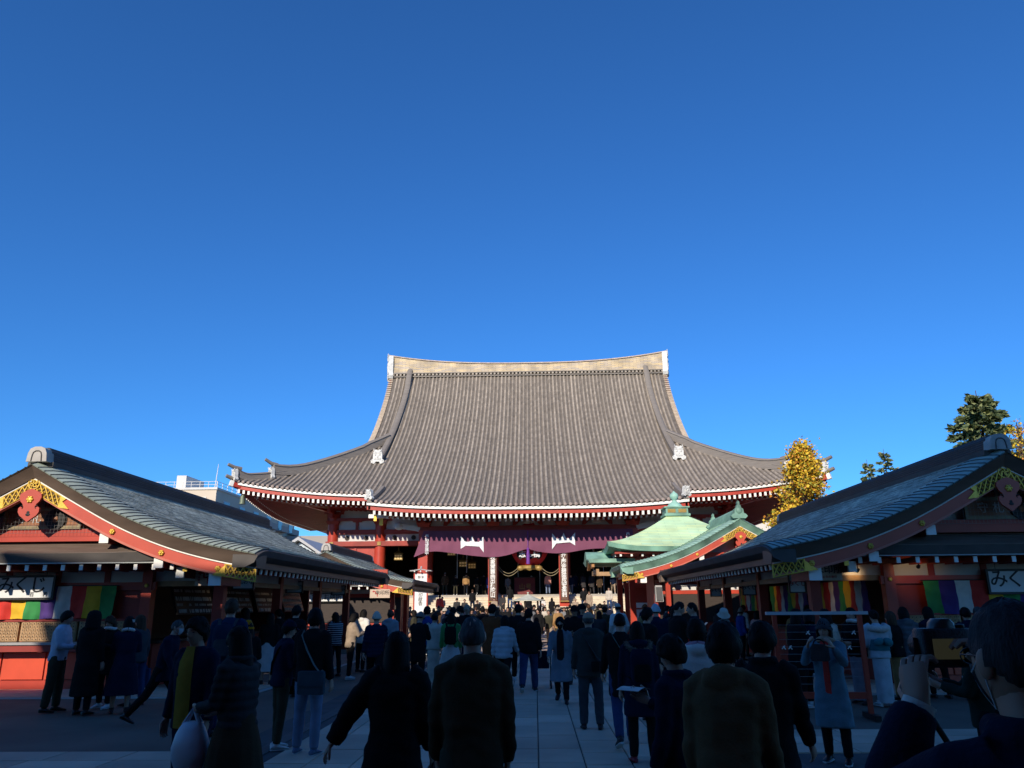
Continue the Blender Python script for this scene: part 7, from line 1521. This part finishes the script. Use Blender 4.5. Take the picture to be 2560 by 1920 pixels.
for i, (px_, py_, c_, l_m, lb) in enumerate(((4.74, 14.9, BLK, BLK, 'left person in dark coat behind the fortune rack'), (5.05, 15.0, NAVY, BLK, 'middle person in navy coat behind the fortune rack'), (5.46, 15.2, CRM, BEI, 'right person in cream jacket behind the fortune rack'))): person(lb, px_, py_, 1.66, -70 + 50 * i, ('front', 'phone', 'stand2')[i], c_, (0.55, 0.6, 0.8)[i], 1.08, hair='bob', lm=l_m, shoe=SHOEW, sole=SHOEW)
t, k = person('man in black coat at the left arcade, broad back', -5.13, 17.0, 1.80, -18, 'pocket', BLK, 0.6, 1.2, hair='short')
t, k = person('woman in white quilted jacket with black bobbed hair', -0.67, 17.0, 1.60, -14, 'walkL', cm('down_white', (0.42, 0.43, 0.44)), 0.80, 1.18, band=0.11, collar=0.016, hair='bob')
t, k = person('walker in navy quilted jacket and cream beanie with a carrier bag', -3.44, 17.3, 1.69, 8, 'walkL', NAVY, 0.78, 1.1, band=0.085, hair='crop', hat='beanie', hatm=CRM, shoe=SHOEW, sole=SHOEW, lm=BLK, wide=1.15)
tote(t, k, 1, 'small white carrier bag of the walker in the cream beanie', PLBAG, 0.09, 0.10, 0.06, True)
t, k = person('man in dark jacket, cap and blue jeans pushing a stroller', -0.16, 17.5, 1.74, -4, 'walkR', BLK, 0.80, 1.25, lm=JEAN, hair='short', hat='cap', hatm=BLK, shoe=SHOEK, sole=SHOEW, wide=1.15)
st = thing('stroller', 'folding stroller in front of the man in blue jeans', 'stroller', (0.12, 18.4, 0), 0, None, True)
MB().tube([(-0.2, -0.35, 0.98), (-0.2, -0.1, 0.55), (-0.2, 0.35, 0.1)], 0.012, 6).tube([(0.2, -0.35, 0.98), (0.2, -0.1, 0.55), (0.2, 0.35, 0.1)], 0.012, 6).tube([(-0.2, -0.35, 0.98), (0.2, -0.35, 0.98)], 0.016, 6).tube([(-0.2, 0.05, 0.45), (-0.2, -0.28, 0.1)], 0.012, 6).tube([(0.2, 0.05, 0.45), (0.2, -0.28, 0.1)], 0.012, 6).build('frame', FRAME, st, 40)
MB().loft([ring((0, y_, z_), 0.17, 0.05, 12, 0.5) for y_, z_ in ((0.2, 0.4), (0.0, 0.42), (-0.15, 0.7), (-0.18, 0.8))]).build('seat', NAVY, st, 50)
for sx in (-1, 1):
    for y_ in (-0.28, 0.35): MB().tube([(sx * 0.2 - 0.02, y_, 0.075), (sx * 0.2 + 0.02, y_, 0.075)], 0.075, 14).build('wheel', BLACKM, st, 40)
t, k = person('man in rust-brown coat among the crowd left of centre', -0.99, 18.0, 1.80, -22, 'stand', RUST, 0.6, 1.12, hair='short')
t, k = person('man in navy jacket and pale blue beanie seen from behind', 2.57, 17.2, 1.76, 0, 'stand', NAVY, 0.76, 1.15, hair='crop', hat='beanie', hatm=ICE)
t, k = person('woman in bucket hat facing the viewer by the right arcade', 3.94, 17.0, 1.66, 178, 'phone', BLK, 0.6, 1.08, hair='bob', hat='bucket', hatm=CRM, scarf=GRY)
t, k = person('man in cap and dark glasses facing the viewer', 0.92, 19.0, 1.76, 174, 'front', BLK, 0.8, 1.12, hair='short', hat='cap', hatm=BLK, glasses=True, skin=SKIN2)
t, k = person('woman in black jacket and long white skirt at the left arcade', -6.49, 19.5, 1.63, 4, 'stand', BLK, 0.84, 1.05, hair='long', legs='skirt', lm=cm('skirt_white', (0.45, 0.43, 0.42)))
t, k = person('tall man in black walking towards the hall left of the stroller', -0.43, 20.0, 1.84, 0, 'walkL', BLK, 0.66, 1.15, hair='short', shoe=SHOEW, sole=SHOEW)
t, k = person('woman in beige jacket and black cap looking at her phone', -4.78, 20.8, 1.62, -62, 'phone', BEI, 0.80, 1.1, hair='bob', hat='cap', hatm=BLK, shoe=SHOEW, sole=SHOEW); phone(t, k, 'phone of the woman in the beige jacket')
t, k = person('woman in black and white striped top beside the left arcade', -5.38, 21.6, 1.62, 50, 'front', STRP, 0.82, 1.08, hair='bob', hat='cap', hatm=NAVY)
t, k = person('man with cap facing the viewer behind the dark glasses', 1.21, 20.6, 1.78, 176, 'stand', NAVY, hair='short', hat='cap', hatm=BLK)
t, k = person('person in light grey hooded jacket left of centre', -4.00, 22.0, 1.66, -6, 'stand', LGRY, 0.78, 1.12, 0, True, hair='short', hm=HAIRB)
t, k = person('person in white hooded jacket behind the beige jacket', -4.98, 23.0, 1.68, -28, 'pocket', WHT, 0.78, 1.14, 0, True, hair='long')
t, k = person('woman in pale kimono walking left of the centre', -2.47, 19.5, 1.60, -12, 'stand2', CRM, 0.82, 1.08, hair='bun', legs='kimono', lm=CRM, shoe=SHOEW, sleeve=1.3)
t, k = person('woman in green jacket and white skirt left of centre', -2.00, 19.0, 1.62, 2, 'stand', GRN, 0.80, 1.08, hair='long', legs='skirt', lm=WHT)
backpack(t, k, 'black backpack over the green jacket', BLK, BLK)
t, k = person('person in taupe beanie and black coat left of centre', -2.65, 18.2, 1.64, -20, 'phone', BLK, 0.6, 1.1, hair='crop', hat='beanie', hatm=cm('taupe', (0.16, 0.13, 0.12)))
t, k = person('man in royal blue jacket left of centre', -2.79, 20.5, 1.76, -10, 'stand', BLU, 0.8, 1.12, hair='short')

# ---- the distant crowd
rr = random.Random(21)
CK = [(BLK, 'black', 7), (NAVY, 'navy', 5), (CHAR, 'charcoal', 4), (DBRN, 'dark brown', 2), (OLV, 'olive', 1.2), (BEI, 'beige', 1.3), (GRY, 'grey', 1.5), (WHT, 'white', 1.6), (CRM, 'cream', 1), (RUST, 'rust', 0.6), (REDC, 'red', 0.4), (PNK, 'pink', 0.5), (GRN, 'green', 0.3), (BLU, 'blue', 0.6), (LGRY, 'light grey', 0.8), (TAN, 'tan', 0.5)]
AR = [('stand', 0.80, 'short', None), ('stand', 0.55, 'bob', None), ('stand2', 0.78, 'long', None), ('walkL', 0.80, 'short', None), ('walkR', 0.62, 'bob', None), ('phone', 0.80, 'full', None), ('pocket', 0.78, 'crop', 'cap'), ('stand2', 0.80, 'short', 'beanie'), ('stand', 0.78, 'full', None), ('walkL', 0.58, 'long', None)]
taken = [(o.location.x, o.location.y) for o in PEOPLE]
def extra(x, y, z, rot, where, group, cols=CK, h=None, arch=None):
    c, cn, _ = rr.choices(cols, [q[2] for q in cols])[0]; po, hem, ha, ht = arch or rr.choice(AR); l_c = rr.choice((BLK, BLK, NAVY, JEAN, CHAR, OLV, BEI, GRY))
    hm_ = rr.choices((HAIRK, HAIRB, HAIRG), (7, 2, 1))[0]
    hn = {'short': 'short-haired', 'bob': 'bob-haired', 'long': 'long-haired', 'full': 'thick-haired', 'crop': 'cropped-hair', None: ''}[ha]
    ln = {BLK: 'black', NAVY: 'navy', JEAN: 'blue jean', CHAR: 'charcoal', OLV: 'olive', BEI: 'beige', GRY: 'grey'}[l_c]
    person('%s%s person, %s %s, %s legs, %s' % (hn, ' ' + ht if ht else '', cn, 'coat' if hem < 0.7 else 'jacket', ln, where), x, y, h or rr.uniform(1.54, 1.80), rot, po, c, hem, 1.12, 0.02 if hem < 0.7 else 0, hair=ha, hm=hm_, hat=ht, hatm=rr.choice((BLK, NAVY, CRM, GRY, BEI)), lm=l_c, shoe=rr.choice((SHOEK, SHOEW)), z=z, voxel=0.026, group=group, key='crowd')
n = 0; tries = 0
while n < 104 and tries < 6000:
    tries += 1; y = lerp(21, 56.0, rr.random() ** 0.8); lo, hi = (-5.6, 5.0) if y < 34 else ((-5.4, 3.4) if y < 49 else (-8.5, 6.0))
    x = rr.uniform(lo, hi)
    if y < 26 and -1.3 < x < 0.5: continue
    if abs(x + 0.4) < 1.3 and abs(y - 44) < 1.3: continue
    if abs(x + 6.6) < 0.8 and abs(y - 46) < 0.8: continue
    if any((x - a) ** 2 + (y - b) ** 2 < 0.62 ** 2 for a, b in taken): continue
    taken.append((x, y)); n += 1
    side = 'beside the left shops' if x < -3.4 else 'left of centre' if x < -1.2 else 'in mid path' if x < 0.9 else 'right of centre' if x < 3 else 'by the right shops'
    band = 'nearer crowd' if y < 28 else 'halfway to the hall' if y < 38 else 'around the burner' if y < 48 else 'at the steps foot'
    extra(x, y, 0, rr.choice((0, 0, 0, 10, -15, 30, -40, 90, -90, 180, 170, 160)) + rr.uniform(-8, 8), band + ' ' + side, 'distant crowd before the hall')
for y in (19.6, 21.2, 23.0, 24.6, 26.3, 28.0, 30.2): extra(-7.9 + rr.uniform(-0.5, 0.6), y + rr.uniform(-0.3, 0.3), 0, 80 + rr.uniform(-25, 25), 'buying charms at the left arcade counter', 'shoppers in the left arcade')
for y in (19.4, 20.8, 22.4, 24.4, 26.6, 28.8, 30.6): extra(7.0 + rr.uniform(-0.5, 0.5), y + rr.uniform(-0.3, 0.3), 0, -80 + rr.uniform(-25, 25), 'at the fortune counter in the right arcade', 'shoppers in the right arcade')
# on the steps and in the hall
def step_z(i): return ZB - ZB / (NST + 1) * i
SC = [(WHT, 'white', 1), (CRM, 'cream', 1), (PNK, 'pink', 0.7), (CHAR, 'charcoal', 5), (BLK, 'black', 5), (SLATE, 'slate', 3), (GRN, 'green', 0.25), (ORG, 'orange', 0.5), (YEL, 'mustard', 0.5), (LGRY, 'light grey', 1.5), (REDC, 'red', 0.7), (BEI, 'beige', 1.5), (BLU, 'blue', 0.6)]
spots = [(-7.0, 10, 0), (-5.7, 11, 180), (-4.7, 7, 0), (-4.2, 11, 175), (-2.4, 9, 180), (-1.9, 6, 0), (-1.2, 11, 170), (1.2, 10, 0), (2.9, 11, 175), (3.6, 7, 180), (4.0, 8, 178), (5.5, 7, 178), (7.4, 11, 180), (0.5, 11, 178)]
rr.seed(40)
for x, i, rt in spots: extra(x, 62.55 - 0.42 * i, step_z(i), rt + rr.uniform(-15, 15), 'on the sunlit hall steps, ' + ('left' if x < -3 else 'centre' if x < 2 else 'right'), 'people on the hall steps', SC)
for x, i in ((-6.9, 8), (-5.2, 9), (-0.6, 8), (3.6, 10), (5.0, 10), (-3.0, 9)): extra(x, 62.55 - 0.42 * i, step_z(i), 180 + rr.uniform(-10, 10), 'seated on the hall steps, ' + ('far left' if x < -6 else 'left' if x < -4 else 'centre left' if x < -2 else 'centre' if x < 1 else 'right' if x < 4.5 else 'far right'), 'people on the hall steps', SC, None, ('sit', 0.80, 'short', None))
person('woman in pink jacket and pale jeans at the top of the steps', 1.02, 63.6, 1.66, 4, 'stand', PNK, 0.80, 1.15, 0, True, hair='bob', lm=LJEAN, z=ZB, voxel=0.02)
person('person in mustard jacket with strap at the top left of the steps', -5.55, 63.7, 1.74, 0, 'stand', TAN, 0.80, 1.2, hair='short', lm=BLK, z=ZB, voxel=0.02)
for x, y, rt in ((-7.3, 64.2, 10), (-6.5, 64.8, 0), (-4.7, 64.4, -10), (-4.2, 65.2, 0), (-3.7, 64.3, 8), (-2.2, 64.6, 0), (2.9, 64.0, 170), (3.3, 64.8, 0), (3.9, 64.3, 20), (4.6, 64.6, 0), (5.2, 64.2, 175), (6.3, 64.4, 180), (6.9, 64.9, 175), (7.6, 64.2, 178), (-0.3, 66.4, 178)): extra(x, y, ZB, rt, 'standing under the hall porch', 'worshippers under the porch')
bpy.data.scenes.remove(TMP)
for o in COL.objects:
    for q in ('_local', '_k'):
        if q in o: del o[q]
